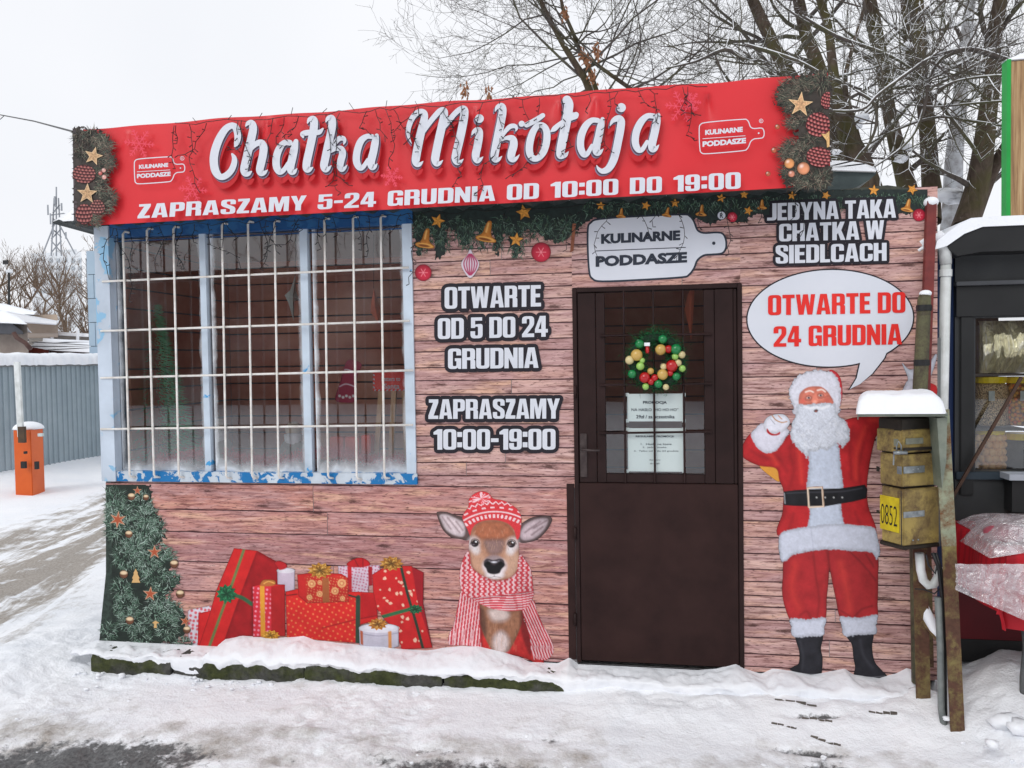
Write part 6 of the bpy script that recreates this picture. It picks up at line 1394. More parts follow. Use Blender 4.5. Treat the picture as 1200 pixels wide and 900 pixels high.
H += .05 * np.exp(-((GX - 1.25) / .18) ** 2 - ((GY + .2) / .2) ** 2)
fx = GX + 9.5 - (GY - 7) * .24; H += .28 * np.exp(-(fx / .9) ** 2) * sstep(4, 6.0, GY) * sstep(16, 12, GY)
H += .08 * np.exp(-((GX + 3.55) / .35) ** 2 - ((GY + .3) / .5) ** 2)
H += .012 * sstep(-.32, -.2, GY) * (GY < .1) * sstep(-3.4, -3.1, GX) * sstep(-.1, -.5, GX)
H += .06 * sstep(-.6, -.24, GY) * (GY < .1) * sstep(-.5, -.05, GX) * sstep(1.9, 1.3, GX) * (.6 + .8 * fbm(GX, GY, 8, 3, 12))
Z = -.09 + H
inside = (GX > -3.2) & (GX < 1.4) & (GY > -.15) & (GY < 2.7); Z = np.where(inside, np.minimum(Z, -.12), Z)
# dirt and bare wet asphalt patches (red = slush dirt, green = bare asphalt)
n3 = fbm(GX, GY, 2.6, 5, 7); n4 = fbm(GX, GY, 9, 4, 8)
dirt = .02 + .22 * sstep(.48, .7, n3)
streak = fbm(al * .5, ac * 7, 1.4, 4, 9)
dirt = np.maximum(dirt * sstep(8, 4, np.hypot(GX, GY)), road * (.25 + 1.15 * sstep(.38, .66, streak)))
def blob(px, py, sx, sy, a=1.0, rot=0):
    c = G(px, py); x = GX - c.x; y = GY - c.y; return a * np.exp(-(x / sx) ** 2 - (y / sy) ** 2)
asp = blob(960, 852, .14, .02, .9) + blob(40, 905, .8, .25, 1.35) + blob(160, 880, .35, .08, .6) + blob(560, 905, .5, .10, 1.05) + blob(640, 868, .28, .03, .55) + blob(980, 905, .16, .13, .95) + blob(940, 880, .2, .02, .8) + blob(500, 880, .25, .035, .5)
asp = asp + .35 * blob(950, 838, .3, .012, 1.2) + .5 * blob(400, 803, .9, .02, 1) * sstep(.4, .6, n4)
n5 = fbm(GX, GY, 22, 4, 13); asp = np.clip(asp * (.1 + 1.0 * n4 + .7 * n5), 0, 1.2)
dirt = np.clip(dirt + .5 * sstep(.1, .6, blob(60, 900, 1.4, .4, 1) + blob(560, 900, 1.0, .22, .8) + blob(960, 900, .5, .25, .7)) * n4 * 1.4, 0, 1)
Z = Z - asp * .02
m_ = MB(); ny_, nx_ = GX.shape
me = bpy.data.meshes.new('ground'); me.vertices.add(GX.size); me.vertices.foreach_set('co', np.stack([GX, GY, Z], -1).astype('f').ravel())
idx = np.arange(GX.size).reshape(GX.shape); fc = np.stack([idx[:-1, :-1], idx[:-1, 1:], idx[1:, 1:], idx[1:, :-1]], -1).reshape(-1, 4)
me.loops.add(fc.size); me.loops.foreach_set('vertex_index', fc.ravel().astype('i')); me.polygons.add(len(fc)); me.polygons.foreach_set('loop_start', np.arange(0, fc.size, 4, dtype='i'))
me.update(calc_edges=True); me.polygons.foreach_set('use_smooth', [True] * len(me.polygons))
ca = me.color_attributes.new('ink', 'FLOAT_COLOR', 'POINT'); ca.data.foreach_set('color', np.stack([dirt, asp, road, asp * 0 + 1], -1).astype('f').ravel())
b = MB_('snowy_ground'); a = b.n('VertexColor'); a.layer_name = 'ink'; sc_ = b.n('SeparateColor'); b.l(a.outputs[0], sc_.inputs[0])
rm = b.n('Mapping'); rm.inputs['Rotation'].default_value = (0, 0, -math.atan2(td[1], td[0])); b.l(b.coord('Object'), rm.inputs['Vector']); rs_ = b.noise(1, 6, .65, vec=rm.outputs[0], sc3=(1.1, 11, 1), dist=.4)
fn = b.noise(9, 7, .68); fm = b.noise(2.2, 5, .6); fh = b.noise(60, 4, .7)
snowc = b.ramp(fm, ((.3, (.86, .885, .93, 1)), (.7, (.93, .94, .965, 1))))
dm = b.ramp(b.math('ADD', b.math('ADD', b.math('MULTIPLY', sc_.outputs[0], .72), b.math('MULTIPLY', sc_.outputs[2], b.math('MULTIPLY', b.math('SUBTRACT', rs_, .47), 2.6))), b.math('SUBTRACT', fn, .5)), ((.17, (0, 0, 0, 1)), (.64, (1, 1, 1, 1))))
c = b.mix(dm, snowc, b.ramp(fh, ((.3, (.27, .24, .21, 1)), (.7, (.48, .44, .4, 1)))))
am = b.ramp(b.math('ADD', sc_.outputs[1], b.math('MULTIPLY', b.math('SUBTRACT', b.noise(24, 7, .72), .5), 2.0)), ((.5, (0, 0, 0, 1)), (.86, (1, 1, 1, 1))))
c = b.mix(am, c, b.ramp(fh, ((.3, (.05, .05, .053, 1)), (.75, (.2, .2, .2, 1))))); b.base(c)
b.l(b.ramp(am, ((0, (.8, .8, .8, 1)), (1, (.35, .35, .35, 1)))), b.b.inputs['Roughness'])
b.bump(b.math('ADD', fh, b.math('MULTIPLY', fn, 1.5)), 0.6, .014); b.b.inputs['Specular IOR Level'].default_value = .3
me.materials.append(b.m); link('snowy_ground', me, None, Vector((0, 0, 0)), kind='structure')
# crumbs of snow shovelled and fallen along the step
def lump(mb, c, r, seed):
    r2 = random.Random(seed); o = len(mb.v); mb.sphere(c, r, 8, 6, (r2.uniform(.8, 1.5), r2.uniform(.7, 1.1), r2.uniform(.5, .8)))
    for i in range(o, len(mb.v)): v = mb.v[i]; k = 1 + r2.uniform(-.3, .3); mb.v[i] = (c[0] + (v[0] - c[0]) * k, c[1] + (v[1] - c[1]) * k, c[2] + (v[2] - c[2]) * k)
m_ = MB()
for i in range(230):
    x = rnd.uniform(-3.2, 1.3); lump(m_, (x, -.23 - abs(rnd.gauss(0, .045)), -.108 + rnd.uniform(0, .02)), rnd.uniform(.004, .013) * (1.9 if rnd.random() < .12 else 1), i)
for i in range(90): lump(m_, (rnd.uniform(1.25, 2.2), rnd.uniform(-.9, .1), -.03 + rnd.uniform(-.03, .03)), rnd.uniform(.005, .02), 900 + i)
for i in range(120): lump(m_, (rnd.uniform(-3.4, 1.6), rnd.uniform(-1.1, -.3), -.098), rnd.uniform(.004, .011), 2000 + i)
m_.build('snow_crumbs', SNOW, None, smooth=True, kind='stuff', label='crumbs and clods of snow along the step', origin=(0, 0, 0))
for (px_, py_, r) in ((1178, 845, .055), (1195, 852, .05), (1163, 872, .03)):
    m_ = MB(); lump(m_, tuple(G(px_, py_, .02)), r, int(px_)); m_.build('snow_clod', SNOW, None, smooth=True, origin=G(px_, py_, -.02), label={1178: 'round snow clod beside the table trestle', 1195: 'larger snow clod at the right edge of the photo', 1163: 'small snow clod below the others at right'}[px_], cat='snow clod')
# drain grate bars half under snow, lower right
GRM = mottled('rusty_grate', (.08, .07, .06, 1), (.14, .12, .1, 1), 20)
gt = thing('drain_grate', 'snowed over metal boot grate on the ground before the printed figure', 'grate', G(945, 845))
def gh(x, y): return float(Z[np.abs(gy - y).argmin(), np.abs(gx - x).argmin()])
for (p0, p1) in (((908, 828), (958, 834)), ((1018, 841), (1052, 846)), ((904, 846), (934, 852)), ((940, 842), (976, 848)), ((950, 857), (986, 865))):
    for k in range(4):
        t0, t1 = k / 4, (k + 1) / 4 - .02; a3, b3 = [G(p0[0] + (p1[0] - p0[0]) * t, p0[1] + (p1[1] - p0[1]) * t, -.06) for t in (t0, t1)]; z3 = max(gh(a3.x, a3.y), gh(b3.x, b3.y)) - .0045 + rnd.uniform(-.003, .001)
        MB().beam(Vector((a3.x, a3.y, z3)), Vector((b3.x, b3.y, z3)), .014, .012, up=(0, 0, 1)).build('grate_bar', GRM, gt)
def shear(m_, Y0, px):            # plan whose side runs back along the bearing of px
    r = ray(px, 430); k = r.x / r.y; m_.v = [(x + k * (y - Y0), y, z) for x, y, z in m_.v]; return m_
# ================================================================= post, meter cabinet and pipes at the right
MOSSW = rust_paint('mossy_wood', (.10, .10, .05, 1), (.07, .055, .035, 1), .5, 14, (.13, .125, .06, 1))
pole = thing('wooden_pole', 'old greenish wooden pole with two black clamps before the printed speech bubble', 'pole', P(1080, 800, -.16))
m_ = MB(); m_.tube([P(1084, 345, -.14), P(1083, 352, -.14), P(1080, 420, -.14), P(1076, 500, -.14), P(1075, 640, -.14), P(1078, 800, -.14)], [.024, .029, .031, .033, .034, .036], 12); m_.build('pole', MOSSW, pole, smooth=True)
for y, x in ((361, 1082.5), (425, 1079.8)):
    m_ = MB(); m_.tube([P(x, y - 3.5, -.14), P(x, y + 3.5, -.14)], .0335, 14); m_.build('clamp', LW, pole); MB().box(tuple(P(x + 5, y + 3, -.15)), tuple(P(x + 10, y - 3, -.15) + Vector((0, .03, 0)))).build('clamp_bolt', LW, pole)
m_ = MB(); m_.sphere(P(1084.5, 344, -.14), .028, 10, 7, (1, 1, .6)); m_.build('snow_cap', SNOW, pole, smooth=True)
YH = -.42
RL = rust_paint('pale_green_rusty_steel', C(128, 138, 118), C(112, 72, 40), .47, 12, C(146, 150, 126)); RR_ = rust_paint('rusty_steel', C(128, 118, 70), C(88, 58, 44), .56, 10, C(110, 96, 60))
cab = thing('meter_cabinet', 'rusty yellow meter boxes under a snow covered steel hood on rusty legs', 'meter cabinet', G(1115, 872))
def lbeam(p, q, w, name, mat, d=.03, **k): m_ = MB(); m_.beam(p, q, w, .006); m_.beam(p + Vector((w / 2 - .003, d / 2, 0)), q + Vector((w / 2 - .003, d / 2, 0)), .006, d); return m_.build(name, mat, cab, **k)
lbeam(P(1103.5, 480, -.38), P(1112, 640, -.40), .06, 'upright', RL); lbeam(P(1112, 640, -.40), P(1123, 876, -.43), .058, 'leg', RR_, label='rusty front leg')
lbeam(P(1078, 640, -.2), P(1082, 822, -.24), .062, 'leg', RR_); lbeam(P(1088, 640, -.12), P(1091, 782, -.1), .024, 'leg', RR_); MB().beam(P(1083, 728, -.22), P(1108, 757, -.36), .03, .02).build('brace', RR_, cab)
m_ = MB(); m_.tube([P(1084, 706, -.2), P(1087, 722, -.21), P(1095, 738, -.28), P(1104, 752, -.34)], [.008, .026, .02, .008], 8); m_.build('brace_snow', SNOW, cab, smooth=True)
# hood
HOOD = mottled('grey_green_hood', C(98, 106, 96), C(126, 132, 120), 10, .5, .4, .2)
a_, b2_ = P(1004, 486, -.46), P(1107, 486, -.46)
m_ = MB(); m_.box((a_.x, -.47, a_.z - .008), (b2_.x + .01, -.06, a_.z + .006)); m_.box((a_.x, -.47, a_.z - .02), (a_.x + .004, -.06, a_.z - .0081)); shear(m_, -.47, 1008); m_.build('hood', HOOD, cab)
m_ = MB(); l_ = [XZ(1098, 490, -.44), XZ(1110, 489, -.44), XZ(1109, 540, -.44), XZ(1104, 572, -.44), XZ(1100, 520, -.44)]; m_.prism(l_, -.44, -.2); m_.build('hood_side', HOOD, cab)
xh0, xh1 = a_.x - .006, b2_.x + .005
m_ = MB(); NU, NV = 34, 20
for i in range(NU):
    for j in range(NV):
        u, v_ = i / (NU - 1), j / (NV - 1); d = min(u, 1 - u) * 2; dv_ = min(v_, 1 - v_) * 2
        e = (1 - max(0, 1 - d * 2.6) ** 3) ** .5 * (1 - max(0, 1 - dv_ * 2.2) ** 3) ** .5
        m_.v.append((xh0 + (xh1 - xh0) * u, -.482 + .42 * v_, a_.z + .004 + .088 * e * (1 + .35 * (float(fbm(u * 4, v_ * 4, 1, 4, 1)) - .5)) * (1 - .12 * (u > .8) * (u - .8) * 5)))
for i in range(NU - 1):
    for j in range(NV - 1): a = i * NV + j; m_.f.append((a, a + NV, a + NV + 1, a + 1))
shear(m_, -.47, 1008); m_.build('hood_snow', SNOW, cab, smooth=True)
BOXM = rust_paint('rusty_yellow_paint', C(158, 138, 78), C(100, 80, 54), .46, 10, C(128, 110, 68)); BOXD = mottled('dark_box_gap', (.012, .01, .008, 1), (.03, .022, .015, 1), 12)
STEEL = mottled('zinc_steel', C(150, 156, 158), C(112, 118, 122), 30, .35, .6, .1, metal=.6)
def vbox(xa, xb, xc, ytop, ybot, name, mat=BOXM, sh=0, Ya=-.31, Yb=-.42, Yc=-.335, tilt=0, bev=.004, label=None):
    """box standing with one upright edge towards the viewer"""
    zt_, zb_ = P(xb, ytop, Yb).z, P(xb, ybot, Yb).z; A, B, Cc = P(xa, ytop, Ya), P(xb, ytop, Yb), P(xc, ytop, Yc)
    A = Vector((A.x, Ya)); B = Vector((B.x, Yb)); Cc = Vector((Cc.x, Yc)); Dd = A + Cc - B
    m_ = MB(); vs = [(q.x, q.y, zb_) for q in (A, B, Cc, Dd)] + [(q.x, q.y, zt_) for q in (A, B, Cc, Dd)]
    m_.add(vs, [(0, 3, 2, 1), (4, 5, 6, 7), (0, 1, 5, 4), (1, 2, 6, 5), (2, 3, 7, 6), (3, 0, 4, 7)]); return m_.build(name, mat, cab, bevel=bev, label=label)
vbox(1029, 1056, 1094, 491, 505, 'box_lid', BOXD)
vbox(1027, 1057, 1096, 504, 531, 'meter_box', label='upper rusty yellow meter box'); vbox(1031, 1057, 1098, 533.5, 571, 'meter_box', label='middle rusty yellow meter box'); vbox(1033, 1059, 1101, 574, 640, 'meter_box', label='lower rusty yellow meter box')
vbox(1033, 1058, 1096, 500, 641, 'back_frame', BOXD, Ya=-.28, Yb=-.39, Yc=-.31); vbox(1030, 1059, 1102, 640.5, 645, 'bottom_plate', BOXD)
def onface(which, u0, u1, y0, y1, mat, name, lift=.004, xa=1031, xb=1057.5, xc=1099, label=None, bev=.001):
    """flat piece on the left (L) or right (R) face; u along the face, y pixel rows read at the near edge"""
    A, B, Cc = P(xa, 540, -.31), P(xb, 540, -.42), P(xc, 540, -.335); p, q = (Vector((A.x, -.31)), Vector((B.x, -.42))) if which == 'L' else (Vector((B.x, -.42)), Vector((Cc.x, -.335)))
    nn = Vector((q.y - p.y, -(q.x - p.x))).normalized(); 
    if nn.y > 0: nn = -nn
    z1, z0 = P(xb, y0, -.42).z, P(xb, y1, -.42).z; a, b2 = p.lerp(q, u0) + nn * .001, p.lerp(q, u1) + nn * .001; c, d = a + nn * lift, b2 + nn * lift
    m_ = MB(); m_.add([(a.x, a.y, z0), (b2.x, b2.y, z0), (d.x, d.y, z0), (c.x, c.y, z0), (a.x, a.y, z1), (b2.x, b2.y, z1), (d.x, d.y, z1), (c.x, c.y, z1)], [(0, 1, 2, 3), (7, 6, 5, 4), (0, 4, 5, 1), (1, 5, 6, 2), (2, 6, 7, 3), (3, 7, 4, 0)])
    m_.build(name, mat, cab, label=label); return a, b2, nn, z0, z1
HG = mottled('grey_strap_paint', C(122, 124, 110), C(96, 98, 88), 20)
onface('L', -.12, .85, 515, 523.5, HG, 'strap'); onface('R', .08, .56, 514, 521, HG, 'strap'); onface('R', .02, .6, 547, 555, STEEL, 'hasp'); onface('L', .8, .98, 547, 556, STEEL, 'hasp'); onface('R', .02, .6, 600, 607, STEEL, 'hasp')
onface('L', .02, .98, 525, 527.5, BOXD, 'seam'); onface('R', .02, .98, 525, 528.5, BOXD, 'seam'); onface('L', -.1, .05, 526, 529, BOXD, 'hinge'); onface('L', -.12, .0, 551, 557, BOXD, 'hinge'); onface('L', -.12, .0, 604, 608, BOXD, 'hinge')
YEL = mottled('yellow_plate', C(204, 184, 30), C(176, 154, 26), 22, .45, .4, 0)
a, b2, nn, z0, z1 = onface('L', -.04, .82, 585, 626, YEL, 'number_plate', .003, xa=1033, xb=1059, label='yellow plate with the number 0852')
cu = bpy.data.curves.new('c', 'FONT'); cu.body = '0852'; cu.offset = -.012; tmp = bpy.data.objects.new('t', cu); me_ = tmp.to_mesh(); vs = np.array([v.co[:2] for v in me_.vertices]); fs = [tuple(p.vertices) for p in me_.polygons]; tmp.to_mesh_clear(); bpy.data.objects.remove(tmp); bpy.data.curves.remove(cu)
vs = (vs - vs.min(0)) / (vs.max(0) - vs.min(0)); m_ = MB()
m_.add([tuple([(a.lerp(b2, .06 + .86 * u) + nn * .0048).x, (a.lerp(b2, .06 + .86 * u) + nn * .0048).y, z0 + (z1 - z0) * (.17 + .58 * v)]) for u, v in vs], fs); m_.build('plate_number', BLACK_INK, cab, label='number 0852')
for (u, y) in ((.3, 550.5), (.45, 550.5), (.3, 603.5), (.45, 603.5), (.3, 634), (.45, 634)):
    A = P(1057.5, 540, -.42); Cc = P(1099, 540, -.335); q = Vector((A.x, -.42)).lerp(Vector((Cc.x, -.335)), u); MB().sphere((q.x - .003, q.y - .007, P(1058, y, -.42).z), .004, 8, 6).build('rivet', STEEL, cab)
# padlock
pl_ = P(1054, 530, -.435); m_ = MB(); m_.tube([P(1047, 530.5, -.445), P(1063, 530.5, -.445)], .0085, 10); m_.build('padlock_bolt', STEEL, cab, smooth=True); MB().tube([P(1051, 530, -.44), P(1050.5, 522, -.44), P(1053, 517, -.44), P(1056, 522, -.44), P(1056, 530, -.44)], .003, 6).build('padlock_shackle', STEEL, cab, smooth=True); MB().tube([P(1047.5, 532, -.44), P(1047, 545, -.44)], .0035, 6).build('locking_pin', STEEL, cab)
# pipes and cables
WPVC = mottled('white_plastic_pipe', C(214, 218, 218), C(188, 192, 190), 10, .4, .45, 0); GPVC = mottled('grey_conduit', C(96, 102, 102), C(122, 126, 124), 14, .5, .4, 0)
m_ = MB(); m_.tube([P(1077.5, 648, -.3), P(1079, 668, -.3), P(1082, 680, -.3), P(1088, 686, -.3), P(1094, 685, -.3), P(1099, 677, -.29), P(1101, 664, -.28)], .019, 12); m_.build('white_pipe_bend', WPVC, cab, smooth=True)
for pts_, r, mt in (([(1093, 648), (1100, 665), (1104, 700), (1106, 760), (1104, 820), (1104, 858), (1110, 868)], .008, LW), ([(1097, 648), (1103, 668), (1107, 720), (1108, 800), (1109, 868)], .006, LW), ([(1099, 700), (1102, 760), (1103, 830), (1109, 868)], .015, GPVC), ([(1072, 690), (1084, 691), (1095, 696), (1101, 690)], .003, LW), ([(1085, 650), (1088, 662), (1096, 672), (1099, 660)], .005, LW)):
    MB().tube([P(x, y, -.385) for x, y in pts_], r, 8).build('cable', mt, cab, smooth=True)
m_ = MB(); lump(m_, tuple(P(1103, 640, -.2)), .001, 1)
MB().tube([P(1056, 575, -.45), P(1056.5, 640, -.45)], .002, 5).build('cable', LW, cab)
# downpipe of the next stall
dpz = thing('downpipe', 'white plastic rain downpipe between the kiosk and the dark stall', 'downpipe', P(1107, 600, .02))
m_ = MB(); m_.tube([P(1079, 292, .02), P(1092, 287, .02), P(1101, 285, .02), P(1107, 293, .02), P(1108.5, 310, .02)], [.026, .026, .03, .03, .026], 14); m_.tube([P(1108.5, 308, .021), P(1105, 470, .021), P(1104, 620, .021)], .024, 14); m_.build('pipe', WPVC, dpz, smooth=True)
for y in (320,): MB().tube([P(1108.3, y - 4, .0205), P(1108.1, y + 4, .0205)], .0285, 14).build('pipe_socket', WPVC, dpz)
MB().tube([P(1076, 294, .0), P(1080, 291, .0), P(1098, 289, .0)], .008, 6).build('snow_crust', SNOW, dpz, smooth=True)
m_ = MB(); m_.tube([P(1078, 287, .02), P(1090, 279, .02), P(1101, 277, .02), P(1110, 280, .03)], [.03, .03, .028, .01], 10); m_.build('pipe_snow', SNOW, dpz, smooth=True)

# ================================================================= the neighbouring dark stall
DKG = mottled('dark_grey_paint', C(44, 46, 48), C(54, 56, 57), 3, .5, .35, .1); NAVY = mottled('navy_paint', C(14, 38, 80), C(20, 48, 94), 3, .45, .4, .1); BLK = mottled('black_trim', C(26, 27, 28), C(34, 35, 36), 4, .5, .35, .1)
YN = .12; X1 = P(1200, 400, YN).x + 1.0
stall = thing('market_stall', 'dark grey market stall with glazed jar display and snowy roof', 'stall', (X1 - .6, .6, -.1))
def nb(x0, y0, x1, y1, Y0, Y1, name, mat, ext=False, bev=0, label=None):
    a, b2 = P(x0, y0, Y0), P(x1, y1, Y0); xb = X1 if ext else b2.x; return MB().box((a.x, Y0, min(a.z, P(x0, y1, Y0).z)), (xb, Y1, max(a.z, P(x0, y0, Y0).z))).build(name, mat, stall, bevel=bev, label=label)
nb(1092, 292, 1121, 760, YN + .02, 2.4, 'navy_side_panel', NAVY, label='navy blue side panel'); nb(1094, 396, 1102, 640, -.0, .1, 'grey_post', mottled('grey_post_paint', C(96, 100, 102), C(110, 114, 114), 4))
xw0, xw1 = P(1143, 460, YN).x, P(1212, 460, YN).x; zw1, zw0 = P(1160, 372, YN).z, P(1160, 552, YN).z; xs0 = P(1119, 460, YN).x; zt_ = P(1160, 268, YN).z
m_ = MB(); m_.box((xs0, YN, zw0), (xw0, YN + .08, zw1)); m_.box((xs0, YN, zw1), (X1, YN + .08, zt_)); m_.box((xs0, YN, P(1160, 640, YN).z), (X1, YN + .08, zw0)); m_.box((xw1, YN, zw0), (X1, YN + .08, zw1)); m_.build('front_wall', DKG, stall)
nb(1121, 336, 1300, 371, YN - .02, YN, 'fascia', BLK, True); nb(1121, 330, 1300, 335, YN - .045, YN, 'trim_strip', mottled('trim_grey', C(60, 62, 66), C(70, 72, 76), 4), True, .002); nb(1126, 371.5, 1141, 580, YN - .014, YN, 'window_side_frame', BLK, bev=.003); nb(1121, 553, 1300, 562, YN - .02, YN, 'window_sill', mottled('blue_grey_sill', C(40, 52, 62), C(52, 62, 70), 4), True, .003)
m_ = MB(); l_ = [XZ(1110, 284, -.02), XZ(1130, 272, -.02), XZ(1152, 264, -.02)]; zz_ = P(1160, 264, -.02).z; m_.prism([XZ(1110, 286, -.02), XZ(1130, 273, -.02), XZ(1152, 265, -.02), (X1, zz_), (X1, P(1160, 297, -.02).z), XZ(1150, 295, -.02), XZ(1122, 300, -.02), XZ(1113, 292, -.02)], -.02, 2.4); m_.build('roof', BLK, stall)
m_ = MB(); zs = P(1160, 254, -.03).z; m_.prism([XZ(1096, 292, -.03), XZ(1098, 282, -.03), XZ(1112, 271, -.03), XZ(1124, 262, -.03), XZ(1138, 255.5, -.03), XZ(1160, 254, -.03), (X1, zs), (X1, P(1160, 265, -.03).z), XZ(1152, 265.5, -.03), XZ(1130, 274, -.03), XZ(1110, 288, -.03)], -.03, 2.3); m_.build('roof_snow', SNOW, stall, bevel=.012, smooth=False)
snow_slab(P(1092, 285, .05).x, P(1125, 285, .05).x, -.01, .7, P(1100, 289, .0).z, .05, 'gutter_snow', stall, 12, 12)
# red lower front
REDP = mottled('dark_red_panel', C(104, 22, 30), C(84, 16, 24), 3, .6, .3, .1)
nb(1119, 641, 1300, 748, YN + .0, YN + .08, 'lower_red_panel', REDP, True, label='dark red lower panel'); nb(1119, 748.5, 1300, 775, YN + .0, YN + .08, 'base_strip', BLK, True)
# shelves with jars
stall_in = MB(); stall_in.box((xw0 - .02, .55, zw0 - .02), (xw1 + .02, .57, zw1 + .02)); stall_in.build('display_back', mottled('display_back', C(70, 62, 56), C(90, 80, 70), 3), stall)
for y in (438, 502, 551): m_ = MB(); z_ = P(1160, y, YN + .1).z; m_.box((xw0 - .01, YN + .09, z_ - .012), (xw1 + .01, .54, z_)); m_.build('shelf', mottled('shelf_grey', C(80, 80, 78), C(96, 96, 92), 4), stall)
pane(xw0, xw1, zw0, zw1, YN + .05, stall, glass_mat('stall_glass', False))
LIDY = mottled('yellow_lid', C(255, 215, 30), C(250, 200, 22), 5, .4, .4, 0)
def contents(name, c1, c2, sc, sph=True):
    b = MB_(name); vo = b.n('TexVoronoi'); vo.inputs['Scale'].default_value = sc; b.l(b.coord('Object'), vo.inputs['Vector'])
    sp = b.n('SeparateColor'); b.l(vo.outputs['Color'], sp.inputs[0]); b.base(b.mix(b.ramp(vo.outputs['Distance'], ((.3, (0, 0, 0, 1)), (.7, (.8, .8, .8, 1)))), b.ramp(sp.outputs[0], ((0, c1), (1, c2))), (.05, .03, .02, 1))); b.bump(vo.outputs['Distance'], .5, -.01); return b.set(.35, .5)
MUES = contents('grain_contents', C(226, 196, 150), C(240, 214, 170), 180); SWEET = contents('candied_contents', C(240, 110, 50), C(240, 190, 90), 60)
def jar(px, y0, y1, w, label, mt, lid=LIDY, lab=True):
    t = thing('food_jar', label, 'jar', P(px, y1, .3)); r = w / 225 / 2 * 1.05; c = P(px, y1, .28); top = P(px, y0, .28).z
    MB().tube([(c.x, .28, c.z), (c.x, .28, c.z + .01), (c.x, .28, top - .03), (c.x, .28, top - .012)], [r * .9, r, r, r * .8], 20).build('jar_body', mt, t, smooth=True)
    MB().tube([(c.x, .28, top - .0115), (c.x, .28, top + .02)], r * .96, 20).build('lid', lid, t)
    if lab: q = P(px + 2, y0 + 18, .28 - r - .002); MB().box((q.x - .014, q.y - .003, q.z - .025), (q.x + .014, q.y - .001, q.z + .025)).build('price_label', PAPER, t)
jar(1160, 446, 498, 34, 'jar of pale grain with yellow lid on the upper shelf', MUES); jar(1197, 446, 498, 34, 'jar of orange candied fruit with yellow lid on the upper shelf', SWEET)
GLJ = mottled('dim_glass', C(92, 84, 70), C(110, 100, 84), 6, .2, .6, 0)
t = thing('food_jar', 'jar of round beige nuts with yellow lid on the lower shelf', 'jar', P(1160, 550, .3)); NUT = mottled('nut_beige', C(240, 200, 144), C(220, 170, 116), 30, .5, .3, 0)
c = P(1160, 550, .28); r = .076; m_ = MB(); MB().tube([(c.x, .30, c.z), (c.x, .30, P(1160, 510, .28).z)], r * .8, 18).build('jar_body', GLJ, t, smooth=True)
for j in range(5):
    for i in range(7): a = math.pi + math.pi * (i + .5 * (j % 2)) / 6.5; m_.sphere((c.x + r * .85 * math.cos(a), .30 + r * .85 * math.sin(a), c.z + .022 + j * .036), .021, 10, 7)
m_.build('nuts', NUT, t, smooth=True, kind='stuff'); MB().tube([(c.x, .30, P(1160, 509, .28).z), (c.x, .30, P(1160, 502.5, .28).z)], r * .98, 20).build('lid', LIDY, t)
jar(1197, 512, 550, 34, 'dim jar with dark contents and yellow lid on the lower shelf', mottled('dark_contents', C(66, 66, 60), C(86, 84, 76), 20, .3), LIDY, False)
FOIL = MB_('silver_foil'); f = FOIL.noise(9, 5, .7, dist=1.5, sc3=(3, 1, .5)); FOIL.base(FOIL.ramp(f, ((.3, C(170, 170, 150)), (.5, C(226, 220, 180)), (.7, C(240, 240, 236))))); FOIL.bump(f, 1, .03); FOIL = FOIL.set(.28, .6, .35)
t = thing('foil_bag', 'large crumpled silver foil bag of food above the jars', 'bag', P(1175, 436, .25)); m_ = MB(); x0, x1 = P(1144, 400, .25).x, P(1214, 400, .25).x; z0, z1 = P(1175, 437, .25).z, P(1175, 376, .25).z
for i in range(40):
    for j in range(26): u, v_ = i / 39, j / 25; m_.v.append((x0 + (x1 - x0) * u, .2 - .06 * math.sin(math.pi * v_) + .05 * float(fbm(u * 14, v_ * 4, 1, 3, 2)), z0 + (z1 - z0) * v_))
for i in range(39):
    for j in range(25): a = i * 26 + j; m_.f.append((a, a + 26, a + 27, a + 1))
m_.build('foil', FOIL, t); MB().box((x0 + .02, .26, z0), (x1 - .02, .4, z1 - .02)).build('bag_back', FOIL, t)
m_ = MB(); m_.beam(P(1112, 590, YN - .04), P(1197, 442, YN - .05), .014, .012); m_.build('wooden_stick', mottled('brown_stick', C(76, 54, 42), C(58, 42, 34), 12), None, origin=P(1112, 590, YN), label='brown wooden stick leaning across the stall window', cat='stick')
m_ = MB(); m_.box((P(1183, 560, .0).x, -.0, P(1183, 563, 0).z), (P(1215, 560, 0).x, .1, P(1183, 556, 0).z)); 
sb = m_.build('tray', mottled('pale_tray', C(150, 156, 166), C(170, 176, 184), 5), None, origin=P(1190, 565, 0), label='small pale tray before the stall window sill', cat='tray')
MB().box((P(1186, 590, .02).x, .02, P(1186, 600, .02).z), (P(1215, 590, .02).x, .1, P(1186, 563.2, .02).z)).build('tray_foot', BLK, sb)
# table with cloth and plastic-wrapped goods
TL = 1.50; TY0, TY1 = -.50, .10; TZ = .77
tab = thing('trestle_table', 'folding table on dark metal trestle legs before the stall', 'table', (TL + .5, -.2, -.1)); LEG = mottled('worn_grey_steel', C(62, 64, 66), C(96, 98, 98), 20, .5, .4, .2)
MB().box((TL + .03, TY0 + .02, TZ - .03), (TL + 1.3, TY1, TZ - .002)).build('table_top', WOODD, tab)
for y, pb in ((TY0 + .05, (1199, 856)), (TY1 + .06, (1151, 786))):
    g_ = G(*pb, -.08); x_ = g_.x; kx = .02
    m_ = MB(); m_.tube([(x_ + .02, g_.y, TZ - .03), (x_ - .0, g_.y, .42), (x_ + .012, g_.y, .3), (x_, g_.y, .16), (g_.x, g_.y, -.1)], .0145, 10); m_.build('leg', LEG, tab, smooth=True)
ga, gb = G(1151, 786, -.08), G(1199, 856, -.08)
